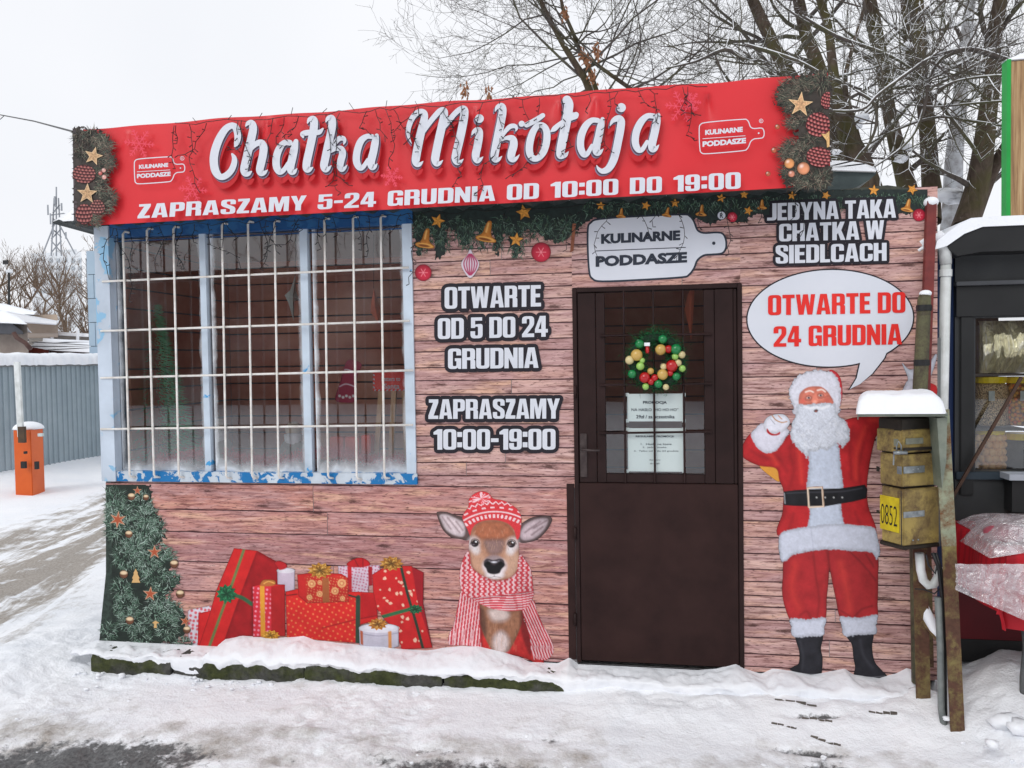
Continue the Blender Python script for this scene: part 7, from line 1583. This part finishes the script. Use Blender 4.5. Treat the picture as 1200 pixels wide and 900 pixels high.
for z_ in (.34,): MB().tube([(ga.x, ga.y, z_), (X1 - .2, ga.y, z_)], .011, 8).build('crossbar', LEG, tab)
MB().tube([(ga.x, ga.y, .09), (gb.x, gb.y, .02)], .011, 8).build('crossbar', LEG, tab); MB().tube([(ga.x, ga.y, .12), (gb.x + .5, gb.y, -.02)], .010, 8).build('crossbar', LEG, tab)
cl_ = Print; m_ = MB(); nu, nv = 60, 40
def cloth_pt(u, v):   # u along x from the left drop, v from back to front with a front drop
    s_ = u * 1.45 - .27; t_ = v * .95; x = TL + max(s_, 0); z = TZ + .001; y = TY1 - min(t_, TY1 - TY0)
    if s_ < 0: z += s_ * (1.0); x = TL - .012 * math.sin(v * 17) - .02 * (-s_ / .27)
    if t_ > TY1 - TY0: d = t_ - (TY1 - TY0); z -= d * .95; y = TY0 - .01 - .018 * math.sin(u * 30) * d / .3
    if s_ < 0 and t_ > TY1 - TY0: z = TZ - max(-s_, (t_ - (TY1 - TY0)) * .95)
    return (x, y, z)
for i in range(nu + 1):
    for j in range(nv + 1): m_.v.append(cloth_pt(i / nu, j / nv))
for i in range(nu):
    for j in range(nv): a = i * (nv + 1) + j; m_.f.append((a, a + nv + 1, a + nv + 2, a + 1))
b = MB_('striped_red_cloth'); w_ = b.n('TexWave'); w_.inputs['Scale'].default_value = 9; w_.wave_profile = 'SIN'; mp = b.n('Mapping'); mp.inputs['Rotation'].default_value = (0, 0, 2.0); b.l(b.coord('Object'), mp.inputs['Vector']); b.l(mp.outputs[0], w_.inputs['Vector']); b.base(b.ramp(w_.outputs['Fac'], ((.5, C(172, 20, 34)), (.9, C(148, 16, 30)))))
m_.build('tablecloth', b.set(.6, .3), None, smooth=True, origin=(TL + .4, -.2, TZ), label='red and white striped cloth draped over the trestle table', cat='tablecloth')
b = MB_('clear_wrap'); t_ = b.t; t_.nodes.remove(b.b); tr = b.n('BsdfTransparent'); gl = b.n('BsdfGlossy'); gl.inputs['Roughness'].default_value = .12; df = b.n('BsdfDiffuse'); df.inputs[0].default_value = (.7, .62, .66, 1)
m1 = b.n('MixShader'); m1.inputs[0].default_value = .45; b.l(gl.outputs[0], m1.inputs[1]); b.l(df.outputs[0], m1.inputs[2]); m2 = b.n('MixShader'); b.l(b.ramp(b.noise(14, 5, .7, dist=1), ((.3, (.25, .25, .25, 1)), (.62, (.75, .75, .75, 1)))), m2.inputs[0]); b.l(tr.outputs[0], m2.inputs[1]); b.l(m1.outputs[0], m2.inputs[2]); b.l(m2.outputs[0], b.o.inputs[0])
bp = b.n('Bump'); bp.inputs['Strength'].default_value = 1; bp.inputs['Distance'].default_value = .03; b.l(b.noise(18, 4, .6, dist=1.5), bp.inputs['Height']); b.l(bp.outputs[0], gl.inputs['Normal']); WRAPM = b.m
def wrapped(x0, x1, y0, y1, z, h, seed, core, label, drop=0):
    t = thing('wrapped_goods', label, 'goods', ((x0 + x1) / 2, (y0 + y1) / 2, z)); m_ = MB(); n_ = 26
    for i in range(n_):
        for j in range(n_):
            u, v_ = i / (n_ - 1), j / (n_ - 1); e = (1 - (2 * u - 1) ** 6) * (1 - (2 * v_ - 1) ** 6); m_.v.append((x0 + (x1 - x0) * u, y0 + (y1 - y0) * v_, z + .005 + h * e * (.75 + .5 * float(fbm(u * 5 + seed, v_ * 5, 1, 3, seed))) - drop * max(0, .35 - u) * 2))
    for i in range(n_ - 1):
        for j in range(n_ - 1): a = i * n_ + j; m_.f.append((a, a + n_, a + n_ + 1, a + 1))
    m_.build('clear_wrap', WRAPM, t, smooth=True)
    for k, (c_, (bx, by, bw)) in enumerate(core): m_ = MB(); m_.sphere((x0 + (x1 - x0) * bx, y0 + (y1 - y0) * by, z + h * .42), bw, 14, 9, (1, .8, h * .42 / bw)); m_.build('packed_item', c_, t, smooth=True)
PK1 = mottled('brown_goods', C(140, 112, 96), C(166, 140, 122), 12); PK2 = mottled('mixed_goods', C(96, 120, 116), C(176, 150, 140), 9, lo=.45, hi=.55); PK3 = mottled('pink_goods', C(150, 70, 84), C(170, 150, 156), 8, lo=.45, hi=.55)
wrapped(TL - .06, TL + .45, TY0 - .02, -.2, TZ, .10, 3, [(PK2, (.55, .5, .12)), (PK1, (.8, .55, .1)), (PK3, (.25, .5, .09))], 'clear plastic wrapped goods at the front of the red cloth', .05)
wrapped(TL + .02, TL + .6, -.24, .06, TZ, .06, 7, [(PK1, (.5, .5, .14)), (PK3, (.2, .5, .08))], 'clear plastic wrapped brown goods at the back of the red cloth')
# hanging clear bag film
m_ = MB(); nu, nv = 30, 24
for i in range(nu):
    for j in range(nv): u, v_ = i / (nu - 1), j / (nv - 1); p_ = P(1118 + 95 * u, 660 - 30 * u * 0 + v_ * (30 + 42 * u), TY0 - .04); m_.v.append((p_.x, TY0 - .04 - .03 * float(fbm(u * 8, v_ * 6, 1, 3, 2)), p_.z))
for i in range(nu - 1):
    for j in range(nv - 1): a = i * nv + j; m_.f.append((a, a + 1, a + nv + 1, a + nv))
m_.build('plastic_film', WRAPM, None, smooth=True, origin=P(1160, 670, TY0 - .04), label='crumpled clear plastic film hanging over the cloth edge', cat='plastic film')
# upright board on the stall roof at the photo's right edge
sgn = thing('roof_sign', 'tall wood patterned sign board with green edge standing on the stall roof', 'sign', P(1190, 252, .6))
a, b2 = P(1183.5, 255, .6), P(1184, 72, .6); m_ = MB(); m_.box((a.x, .6, a.z), (X1, .64, b2.z)); b = MB_('brown_striped_board'); w_ = b.noise(1, 5, .7, sc3=(60, 1, 1.6)); b.base(b.ramp(w_, ((.3, C(88, 62, 46)), (.5, C(160, 128, 92)), (.7, C(196, 170, 132))))); m_.build('board', b.set(.6, .3), sgn)
MB().box((P(1178.5, 200, .6).x, .59, a.z), (a.x - .001, .65, b2.z + .01)).build('green_edge', mottled('green_edge_paint', C(30, 142, 62), C(36, 156, 70), 4), sgn); snow_slab(P(1178, 72, .6).x, X1, .59, .65, b2.z + .01, .035, 'board_snow', sgn, 12, 5)
# ================================================================= background, left
def far(x0, y0, x1, y1, Y, D_, name, mat, parent=None, m_=None, **k):
    a, b2 = P(x0, y0, Y), P(x1, y1, Y); m_ = m_ or MB(); m_.box((a.x, Y, b2.z), (b2.x, Y + D_, a.z)); shear(m_, Y, x1); return m_.build(name, mat, parent, **k)
FEN = mottled('blue_grey_fence_paint', C(140, 154, 162), C(154, 167, 174), 2, .5, .4, .1)
FA, FB = G(-26, 570, -.06), G(150, 541, -.06); fd = Vector((FB.x - FA.x, FB.y - FA.y, 0)); FL = fd.length; fd.normalize(); fn_ = Vector((fd.y, -fd.x, 0))
zf0, zf1 = -.1, P(60, 429.5, (FA.y + FB.y) / 2).z
fence = thing('metal_fence', 'tall blue grey profiled steel sheet fence with snow along its top', 'fence', FA)
ns = 6; rib = .085
for s_ in range(ns):
    m_ = MB(); L0, L1 = FL * s_ / ns, FL * (s_ + 1) / ns - .004; n_ = int((L1 - L0) / rib); pr = []
    for i in range(n_):
        t = L0 + (L1 - L0) * i / n_; w = (L1 - L0) / n_
        pr += [(t, 0), (t + w * .62, 0), (t + w * .7, .022), (t + w * .9, .022)]
    pr.append((L1, 0)); off_ = (s_ % 2) * .006
    for (t, d) in pr: q = FA + fd * t + fn_ * (d + off_); m_.v += [(q.x, q.y, zf0), (q.x, q.y, zf1 + .004 * math.sin(s_ * 3)), ]
    for i in range(len(pr) - 1): a = i * 2; m_.f.append((a, a + 2, a + 3, a + 1))
    m_.build('fence_sheet', FEN, fence)
m_ = MB(); m_.obox(FA + fd * FL / 2 + Vector((0, 0, zf1 + .02 - FA.z)) - fn_ * .05, fd * FL / 2, fn_ * .09, Vector((0, 0, .02))); m_.build('top_rail', mottled('weathered_cap_board', C(110, 112, 110), C(140, 144, 146), 8), fence)
m_ = MB(); n_ = 60; nc = 9
for i in range(n_ + 1):
    c = FA + fd * FL * i / n_ - fn_ * .04; hh = .15 + .05 * float(fbm(i * .3, 2, 1, 3, 1))
    for k in range(nc):
        a = math.pi * k / (nc - 1); wv = .13 + .02 * math.sin(i * 1.7 + k); q = c + fn_ * wv * math.cos(a) * (1 + .1 * float(vnoise(i * .5, k))); m_.v.append((q.x, q.y, zf1 + .035 + hh * math.sin(a) ** .55 - (.02 * float(vnoise(i * .9, 3)) if k in (0, nc - 1) else 0)))
for i in range(n_):
    for k in range(nc - 1): a = i * nc + k; m_.f.append((a, a + nc, a + nc + 1, a + 1))
m_.build('fence_snow', SNOW, fence, smooth=True)
# barrier
bg_ = G(34, 577, -.05); ORG_ = mottled('orange_paint', C(208, 92, 24), C(196, 82, 20), 3, .4, .4, .1)
barr = thing('parking_barrier', 'orange parking barrier cabinet with raised white boom and snow on top', 'barrier', bg_); w = .21; YBr = bg_.y
xa, xb = P(15.5, 540, YBr).x, P(51.5, 540, YBr + .25).x; zb_, zt_ = -.1, P(34, 504, YBr).z; xm = P(39, 540, YBr).x
m_ = MB(); vs2 = [(xa, YBr + .02), (xa + .05, YBr - .03), (xm, YBr - .03), (xb, YBr + .25), (xb - .1, YBr + .33), (xa, YBr + .33)]; n_ = len(vs2); o = len(m_.v)
m_.v += [(x, y, zb_) for x, y in vs2] + [(x, y, zt_) for x, y in vs2]; m_.f += [tuple(range(n_))[::-1], tuple(range(n_, 2 * n_))] + [(i, (i + 1) % n_, n_ + (i + 1) % n_, n_ + i) for i in range(n_)]; m_.build('cabinet', ORG_, barr, bevel=.006)
m_ = MB(); m_.sphere(((xa + xb) / 2, YBr + .14, zt_ + .004), .2, 18, 10, (.95, .9, .5)); m_.v = [(x, y, max(z, zt_ + .002)) for x, y, z in m_.v]; m_.build('barrier_snow', SNOW, barr, smooth=True)
def bb(x0, y0, x1, y1, name, mat, dy=-.13, label=None): a, b2 = P(x0, y0, YBr + dy), P(x1, y1, YBr + dy); return MB().box((a.x, YBr + dy, b2.z), (b2.x, YBr + dy + .04, a.z)).build(name, mat, barr, label=label)
bb(20.5, 500, 28.5, 519, 'boom_clamp', mottled('brown_clamp', C(84, 64, 44), C(62, 50, 40), 8), -.17); bb(24, 541, 29, 549, 'lock_plate', BLK, -.12); bb(40, 541, 43.5, 550, 'lock_plate', BLK, -.1); bb(44, 508, 49, 511.5, 'white_sticker', PAPER, -.06); bb(27.5, 529, 29.5, 532, 'round_lock', BLK, -.12)
m_ = MB(); m_.beam(P(24.6, 512, YBr - .15), P(20, 424, YBr - .15), .075, .035); m_.build('boom', WPVC, barr)
# buildings beyond the fence
STU = mottled('brown_grey_stucco', C(120, 110, 104), C(140, 130, 122), 2, .85, .2, .3)
h1 = thing('stucco_shed', 'brown grey stucco shed with snowy roof at the left edge', 'shed', P(15, 440, 15))
far(-60, 382, 34, 440, 15, 5, 'wall', STU, h1); m_ = MB(); m_.prism([XZ(-60, 372, 14.6), XZ(10, 376, 14.6), XZ(26, 388, 14.6), XZ(27, 391, 14.6), XZ(-60, 391, 14.6)], 14.6, 20); shear(m_, 14.6, 60); m_.build('dark_eave', mottled('dark_eave', C(58, 60, 66), C(70, 72, 78), 3), h1)
m_ = MB(); m_.prism([XZ(-60, 362, 14.5), XZ(2, 363, 14.5), XZ(22, 372, 14.5), XZ(30, 379, 14.5), XZ(-60, 376, 14.5)], 14.5, 19); shear(m_, 14.5, 60); m_.build('roof_snow', SNOW, h1, bevel=.02)
MB().tube([P(16, 390, 14.4), P(20, 396, 14.4), P(30, 402, 14.4), P(36, 409, 14.4)], .06, 8).build('drainpipe', mottled('brown_pipe', C(66, 44, 40), C(80, 56, 50), 5), h1, smooth=True)
h2 = thing('low_outbuilding', 'long low outbuilding with shallow snow covered roof behind the shed', 'outbuilding', P(50, 440, 22))
far(-60, 372, 68, 390, 22, 4, 'wall', mottled('tan_board', C(150, 132, 118), C(164, 148, 132), 1), h2); m_ = MB(); m_.prism([XZ(-60, 352, 21.5), XZ(5, 356, 21.5), XZ(42, 365, 21.5), XZ(40, 368, 21.5), XZ(-60, 366, 21.5)], 21.5, 27); shear(m_, 21.5, 60); m_.build('roof_snow', SNOW, h2, bevel=.02); m_ = MB(); m_.prism([XZ(-60, 362, 21), XZ(10, 365, 21), XZ(68, 376, 21), XZ(66, 379, 21), XZ(-60, 371, 21)], 21, 27); shear(m_, 21, 60); m_.build('roof_snow', SNOW, h2, bevel=.02)
h3 = thing('red_garage', 'small red brown garage with snowy roof beyond the fence', 'garage', P(60, 440, 17))
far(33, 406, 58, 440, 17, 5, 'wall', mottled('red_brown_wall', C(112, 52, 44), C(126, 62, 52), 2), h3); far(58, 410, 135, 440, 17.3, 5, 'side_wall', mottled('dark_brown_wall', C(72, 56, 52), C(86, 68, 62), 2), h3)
m_ = MB(); m_.prism([XZ(36, 406, 16.6), XZ(42, 401, 16.6), XZ(50, 400.5, 16.6), XZ(135, 406, 16.6), XZ(135, 414, 16.6), XZ(58, 410, 16.6)], 16.6, 22); shear(m_, 16.6, 60); m_.build('roof_snow', SNOW, h3, bevel=.02)
m_ = MB(); m_.prism([XZ(50, 402, 19), XZ(51, 397, 19), XZ(125, 400, 19), XZ(125, 405, 19)], 19, 23); shear(m_, 19, 60); m_.build('roof_snow', SNOW, h3, bevel=.02)
h4 = thing('pale_garage', 'pale concrete garage with snowy roof and railing posts beyond the fence', 'garage', P(60, 440, 26))
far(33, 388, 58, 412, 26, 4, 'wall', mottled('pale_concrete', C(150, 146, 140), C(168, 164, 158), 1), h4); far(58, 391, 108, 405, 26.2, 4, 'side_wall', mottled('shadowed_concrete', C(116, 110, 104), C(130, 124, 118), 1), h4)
m_ = MB(); m_.prism([XZ(57, 388, 25.8), XZ(106, 391, 25.8), XZ(106, 394.5, 25.8), XZ(57, 391.5, 25.8)], 25.8, 30); m_.prism([XZ(32, 389, 25.7), XZ(33, 385, 25.7), XZ(57, 386, 25.7), XZ(57, 389.5, 25.7)], 25.7, 30); shear(m_, 25.7, 60); m_.build('roof_snow', SNOW, h4)
for x in (61, 91): MB().tube([P(x, 385, 25.6), P(x, 402, 25.6)], .06, 6).build('post', SNOW, h4)
h5 = thing('grey_block_wall', 'pale blue grey panelled shed side just behind the kiosk', 'shed', P(112, 480, 8)); PB = mottled('pale_blue_panel', C(146, 166, 184), C(160, 178, 192), 1.5, .7, .2, .1)
z0_ = P(112, 560, 8).z; zt5 = P(112, 293, 8).z; n5 = 9; xa5, xb5 = P(104.5, 400, 8).x, P(104.5, 400, 8).x + 1.6
for i in range(n5):
    za = -.1 + (zt5 + .1) * i / n5; m_ = MB(); xm5 = xa5 + (.12 if i % 2 else .22); m_.box((xa5, 8, za), (xm5, 8.3, za + (zt5 + .1) / n5 - .012)); m_.build('wall_panel', PB, h5); m_ = MB(); m_.box((xm5 + .012, 8, za), (xb5, 8.3, za + (zt5 + .1) / n5 - .012)); m_.build('wall_panel', PB, h5)
MB().box((xa5 + .01, 8.02, -.1), (xb5 - .01, 8.28, zt5 - .01)).build('mortar', mottled('grey_mortar', C(104, 116, 126), C(112, 124, 134), 3), h5)
# far apartment block with mast
blk = thing('apartment_block', 'distant pale grey apartment block above the bare trees', 'apartment block', P(70, 440, 120)); FG = mottled('far_pale_render', C(196, 200, 204), C(206, 210, 214), .1, .9, .1, 0); FGW = mottled('far_window', C(160, 168, 174), C(170, 176, 182), .2)
far(36, 297, 100, 440, 120, 12, 'wall', FG, blk, label=None); far(66, 293, 90, 297.2, 121, 8, 'rooftop_room', FG, blk); far(100.2, 303, 135, 440, 122, 12, 'wall', FG, blk)
for r_ in range(5):
    for q_ in range(7): x = 40 + q_ * 8.6; far(x, 303 + r_ * 9, x + 3.5, 307 + r_ * 9, 119.8, .3, 'window', FGW, blk)
mast = thing('telecom_mast', 'distant lattice telecom mast with antenna panels', 'mast', P(67, 300, 100)); MG = mottled('mast_grey', C(128, 132, 138), C(140, 144, 150), 1)
m_ = MB(); T = lambda x, y: P(x, y, 100)
for a, b2 in (((63.5, 232), (60, 300)), ((68.5, 232), (72, 300)), ((66, 219), (66, 300)), ((50, 298), (64, 262)), ((88, 298), (69, 262)), ((60, 252), (75, 250)), ((63, 240), (70, 246)), ((70, 240), (62, 250)), ((62, 256), (71, 264)), ((71, 256), (61, 266)), ((61, 268), (72, 278)), ((72, 268), (60, 280)), ((60, 282), (72, 296)), ((72, 282), (60, 296))): m_.beam(T(*a), T(*b2), .14, .14)
m_.build('lattice', MG, mast)
for x, y, h in ((55, 240, 11), (58, 250, 12), (63, 230, 9), (71, 238, 8), (75, 250, 9), (61, 266, 8), (76, 272, 7)): far(x, y, x + 2.4, y + h, 99.6, .5, 'antenna_panel', MG, mast)
lp = thing('street_lamp', 'dark street lamp post among bare trees at the left edge', 'street lamp', P(10.5, 410, 28)); m_ = MB(); m_.tube([P(10.5, 430, 28), P(10.5, 316, 28)], [.07, .045], 6); m_.build('post', BLK, lp); far(6.5, 316, 15, 319, 27.9, .3, 'lamp_head', FG, lp); far(3, 305, 10, 309, 27.8, .2, 'cross_arm', BLK, lp)
m_ = MB(); m_.tube([P(-120, 122, 5) + Vector((-1, 0, .05)), P(-30, 132, 4), P(0, 134.5, 3.5), P(40, 142, 2), P(85, 154, 0)], .006, 5); m_.tube([P(0, 140, 3.5), P(5, 135.5, 3.4)], .004, 4); m_.build('overhead_wire', LW, None, origin=P(0, 134, 3.5), label='thin dark overhead wire running to the banner corner', cat='wire')
# dark hall across the yard behind the viewer, seen mirrored in the panes
hall = thing('market_hall', 'long dark market hall across the yard seen mirrored in the window panes', 'hall', (0, -26, 0)); m_ = MB(); m_.box((-30, -34, -.1), (-9, -26, 5.4)); m_.box((-9, -35, -.1), (18, -26.5, 6.3)); m_.build('wall', mottled('dark_hall', (.13, .075, .06, 1), (.2, .12, .1, 1), .5), hall)
m_ = MB(); m_.box((-30.5, -34.5, 5.41), (-8.9, -25.8, 5.6)); m_.box((-8.8, -35.3, 6.31), (18.5, -26.2, 6.5)); m_.build('roof', BLK, hall)

# ================================================================= trees
def bark(name, c1, c2, moss, snowthr):
    b = MB_(name); f = b.noise(6, 6, .65, sc3=(3, 3, .7)); c = b.ramp(f, ((.3, c1), (.7, c2))); c = b.mix(b.ramp(b.noise(2.2, 4), ((.45, (0, 0, 0, 1)), (.62, (.8, .8, .8, 1)))), c, moss)
    b.base(snow_top(b, c, snowthr, 7)); b.bump(f, .8, .02); return b.set(.85, .15)
BARK = bark('brown_bark', (.045, .032, .025, 1), (.12, .09, .07, 1), (.075, .07, .025, 1), .68)
TWIG = bark('grey_twig', (.07, .062, .058, 1), (.12, .105, .1, 1), (.09, .09, .05, 1), .8)
TWIG2 = bark('snowy_twig', (.06, .052, .046, 1), (.12, .1, .09, 1), (.08, .08, .04, 1), .22)
BUSH = bark('brown_far_twig', (.13, .09, .07, 1), (.2, .14, .1, 1), (.16, .12, .08, 1), .95)
def grow(mb, p, d, L, r, lvl, R_, bend=.25, kids=(6, 5, 4), sides=(5, 4, 3, 3), up=.12, spread=.75, minr=.0025, rf=.45, lf=.6):
    n = 7 if lvl == 0 else 5; pts = [p.copy()]; dd = d.normalized(); q = p.copy()
    for i in range(n):
        dd = (dd + Vector((R_.gauss(0, bend), R_.gauss(0, bend), R_.gauss(0, bend) + up)) * .5).normalized(); q = q + dd * L / n; pts.append(q.copy())
    rs = [max(minr * .6, r * (1 - .78 * i / n)) for i in range(n + 1)]; mb.tube(pts, rs, sides[min(lvl, 3)], cap=False)
    if lvl < len(kids):
        for k in range(kids[lvl]):
            t = R_.uniform(.2, .98); i = min(int(t * n), n - 1); pp = pts[i].lerp(pts[i + 1], t * n - i); ax = (pts[i + 1] - pts[i]).normalized()
            o_ = Vector((R_.gauss(0, 1), R_.gauss(0, .7), R_.gauss(0, 1))); o_ = (o_ - ax * o_.dot(ax)).normalized(); nd = (ax * math.cos(spread) + o_ * math.sin(spread)).normalized()
            grow(mb, pp, nd, L * lf * R_.uniform(.6, 1.15) * (1.15 - t * .5), max(minr, rs[i] * rf), lvl + 1, R_, bend, kids, sides, up, spread, minr, rf, lf)
def tree(name, label, stems, kid_spec, seed, group=None, twm=TWIG, brm=BARK, cat='tree', wk=.82, **kw):
    """stems: (Y, [(px, py, width_px)...]); limbs sprout along each stem"""
    R_ = random.Random(seed); Y0, s0 = stems[0]; t = thing(name, label, cat, P(s0[0][0], s0[0][1], Y0), group); tw = MB()
    for si, (Y, s_) in enumerate(stems):
        sc = 900 / (Y - CAM.y); q_ = catmull([(a, b2, c) for a, b2, c in s_], 4, False); pts = [P(a, b2, Y + .15 * math.sin(i * .4 + si)) for i, (a, b2, c) in enumerate(q_)]; rs = [max(c, .6) * wk / 2 / sc for a, b2, c in q_]
        m_ = MB(); m_.tube(pts, rs, 9, cap=False)
        m_.build('trunk', brm, t, smooth=True)
        for k in range(kid_spec[0]):
            i = R_.randint(2, len(pts) - 2); ax = (pts[i + 1] - pts[i]).normalized(); o_ = Vector((R_.choice((-1, 1)) * R_.uniform(.6, 1), R_.gauss(0, .5), R_.gauss(.15, .4))); nd = (ax * .5 + o_).normalized()
            grow(tw, pts[i], nd, kid_spec[1] * R_.uniform(.5, 1.2), min(rs[i] * .4, .04), 0, R_, **kw)
    tw.build('crown', twm, t); return t
KW = dict(kids=(7, 5, 3), up=.1, bend=.3)
tree('bare_tree', 'bare leafless tree with thin dark crown above the middle of the banner', [(6, [(705, 240, 26), (700, 160, 22), (690, 104, 18), (676, 78, 15), (661, 54, 13), (645, 24, 11), (630, -8, 9), (612, -50, 6)]), (6.3, [(700, 110, 12), (690, 80, 11), (680, 60, 10), (672, 40, 9), (660, 10, 8), (652, -30, 6)]), (6, [(745, 108, 10), (722, 92, 9), (700, 76, 8), (680, 60, 7)])], (13, 2.3), 5, wk=.5, **KW)
tree('bare_tree', 'leaning mossy bare tree trunk just left of the printed banner end', [(6.5, [(985, 240, 30), (955, 160, 24), (935, 105, 20), (917, 75, 18), (903, 45, 17), (890, 18, 16), (878, -10, 14), (862, -50, 10)]), (7, [(1000, 215, 26), (985, 170, 24), (972, 120, 20), (958, 75, 18), (946, 45, 17), (938, 10, 16), (930, -30, 12)])], (7, 2.0), 6, **KW)
tree('bare_tree', 'dark forked bare tree with snow in its fork right of the banner', [(5, [(1025, 250, 40), (1008, 195, 34), (990, 150, 22), (980, 110, 16), (975, 70, 12), (970, 30, 11), (958, -10, 10)]), (5.2, [(1012, 200, 16), (1000, 150, 12), (990, 100, 7), (998, 60, 5), (1010, 20, 5), (1018, -20, 4)]), (5.5, [(1066, 230, 26), (1052, 175, 20), (1042, 130, 17), (1035, 80, 17), (1028, 40, 16), (1020, 0, 15), (1014, -40, 12)])], (6, 1.6), 7, twm=TWIG2, **KW)
tree('bare_tree', 'tall straight mossy bare tree above the right end of the wall', [(5.6, [(1092, 260, 24), (1090, 200, 22), (1086, 140, 20), (1080, 90, 19), (1077, 40, 18), (1074, 0, 17), (1070, -50, 14)]), (6.2, [(1100, 230, 12), (1080, 120, 11), (1068, 70, 12), (1063, 30, 12), (1059, -20, 11)])], (5, 1.6), 8, twm=TWIG2, **KW)
tree('snowy_trunk_tree', 'pale snow plastered bare trunk behind the dark ones at right', [(7, [(1110, 340, 30), (1116, 250, 26), (1118, 190, 22), (1124, 130, 18), (1128, 80, 16), (1134, 30, 14), (1140, -20, 11)])], (4, 1.5), 9, twm=TWIG2, brm=mottled('snow_plastered_bark', (.5, .52, .55, 1), (.16, .14, .13, 1), 5, .8), **KW)
tree('bare_tree', 'thick brown bare tree beside the green edged sign board', [(5.2, [(1130, 270, 34), (1144, 225, 30), (1152, 180, 26), (1158, 130, 22), (1164, 85, 20), (1163, 55, 20), (1168, 25, 18), (1176, -20, 15)]), (5.4, [(1140, 250, 26), (1160, 205, 18), (1180, 170, 14), (1196, 140, 12), (1215, 100, 9)])], (6, 1.6), 10, twm=TWIG2, **KW)
# long arching snowy boughs in front of the trunks
arch = thing('snowy_boughs', 'long arching thin boughs lined with snow in front of the trunks', 'boughs', P(1190, 70, 4))
R_ = random.Random(4); tw = MB()
for s_ in ([(1215, 78, 6), (1180, 70, 6), (1150, 60, 6), (1128, 58, 5.5), (1100, 72, 5), (1088, 100, 4.5), (1082, 130, 4), (1070, 158, 3), (1050, 178, 2.5), (1022, 197, 2)], [(1185, 88, 3.5), (1150, 90, 3), (1120, 95, 2.6), (1100, 104, 2.2)], [(1180, 148, 3), (1140, 142, 3), (1100, 137, 3), (1060, 148, 3), (1020, 168, 2.5), (1000, 190, 2)], [(1178, 118, 3), (1130, 122, 2.5), (1095, 125, 2), (1060, 122, 2)], [(975, 130, 3), (1010, 128, 3.5), (1030, 110, 3.5), (1060, 88, 4), (1090, 68, 4), (1120, 58, 4)], [(1000, 145, 2.5), (1030, 125, 3), (1060, 108, 3), (1090, 90, 3), (1118, 76, 3)], [(1100, 120, 4), (1120, 145, 4), (1140, 172, 4), (1150, 190, 3)], [(873, 70, 6), (850, 58, 5), (815, 72, 3), (780, 80, 2)], [(872, 52, 4), (900, 60, 5), (935, 72, 5), (970, 90, 4), (1010, 105, 3)], [(940, 18, 3), (980, 42, 4), (1030, 60, 4), (1060, 75, 3), (1090, 100, 3)], [(1005, 108, 4), (1025, 122, 3.5), (1026, 150, 3), (1015, 175, 3)]):
    q_ = catmull(s_, 5, False); Y = 4.2 + R_.uniform(-.4, .6); sc = 900 / (Y + 4); pts = [P(a, b2, Y) for a, b2, c in q_]; rs = [c / 2 / sc for a, b2, c in q_]; MB().tube(pts, rs, 6).build('bough', TWIG2, arch, smooth=True)
    for k in range(12): i = R_.randint(1, len(pts) - 2); grow(tw, pts[i], Vector((R_.gauss(0, 1), R_.gauss(0, .4), R_.gauss(.3, .8))), R_.uniform(.4, 1.1), .008, 1, R_, .3, (5, 4, 3))
tw.build('twigs', TWIG2, arch)
for i, (x, y, r, Y) in enumerate(((1010, 138, 6, 4.8), (1007, 147, 4.5, 4.8), (1108, 228, 13, 5.6), (1120, 231, 12, 5.6), (1065, 172, 6, 5.2), (1062, 54, 5, 5), (1056, 186, 6, 5.3), (980, 178, 5, 4.8))): m_ = MB(); lump(m_, tuple(P(x, y, Y)), r * (Y + 4) / 900, i); m_.build('fork_snow', SNOW, arch, smooth=True)
# shaggy dead leaves on the middle tree
m_ = MB(); 
for (x, y) in ((689, 70), (694, 88), (700, 58), (663, 15), (684, 62), (545, 105), (572, 108)):
    for i in range(26): p0 = P(x + rnd.gauss(0, 2.4), y + rnd.gauss(0, 5), 5.8); d = Vector((rnd.gauss(0, .5), rnd.gauss(0, .5), -1)).normalized() * .07; s2 = Vector((.014, 0, 0)); m_.add([p0 - s2 * .3, p0 + d * .5 + s2, p0 + d, p0 + d * .5 - s2], [(0, 1, 2, 3)])
m_.build('dead_leaves', mottled('dead_leaf', (.22, .09, .04, 1), (.3, .13, .06, 1), 20), None, kind='stuff', origin=P(690, 70, 5.8), label='clumps of dead brown leaves caught in the middle tree')
# low hedge-like scrub behind the wall top at right
R_ = random.Random(12)
# bare brown trees in the left distance
for i, (x, h, Y, lb) in enumerate(((-14, 95, 34, 'brown leafless tree at the left photo edge behind the lamp'), (24, 92, 36, 'brown leafless tree right of the street lamp'), (52, 88, 40, 'brown leafless tree before the distant apartment block'), (78, 92, 34, 'brown leafless tree below the telecom mast'), (98, 98, 30, 'brown leafless tree nearest the kiosk corner'), (118, 90, 32, 'brown leafless tree partly hidden by the kiosk post'), (8, 80, 44, 'fainter far leafless tree behind the street lamp'), (66, 78, 50, 'fainter far leafless tree behind the others'))):
    R2 = random.Random(20 + i); t = thing('bare_tree', lb, 'tree', P(x, 430, Y), 'bare trees beyond the fence'); sc = 900 / (Y + 4); tk = MB(); tw = MB(); b0 = P(x, 425, Y); H_ = (425 - 385 + h) / sc
    pts = [b0 + Vector((R2.gauss(0, .1) * k, 0, H_ * .75 * k / 6)) for k in range(7)]; tk.tube(pts, [.14 - .018 * k for k in range(7)], 6); tk.build('trunk', BUSH, t)
    for k in range(26): q = pts[R2.randint(1, 6)]; grow(tw, q, Vector((R2.gauss(0, .8), R2.gauss(0, .5), R2.uniform(.5, 1.3))), H_ * .36, .04, 1, R2, .25, (5, 5, 3), minr=.012, up=.2, spread=.6)
    tw.build('crown', BUSH, t)
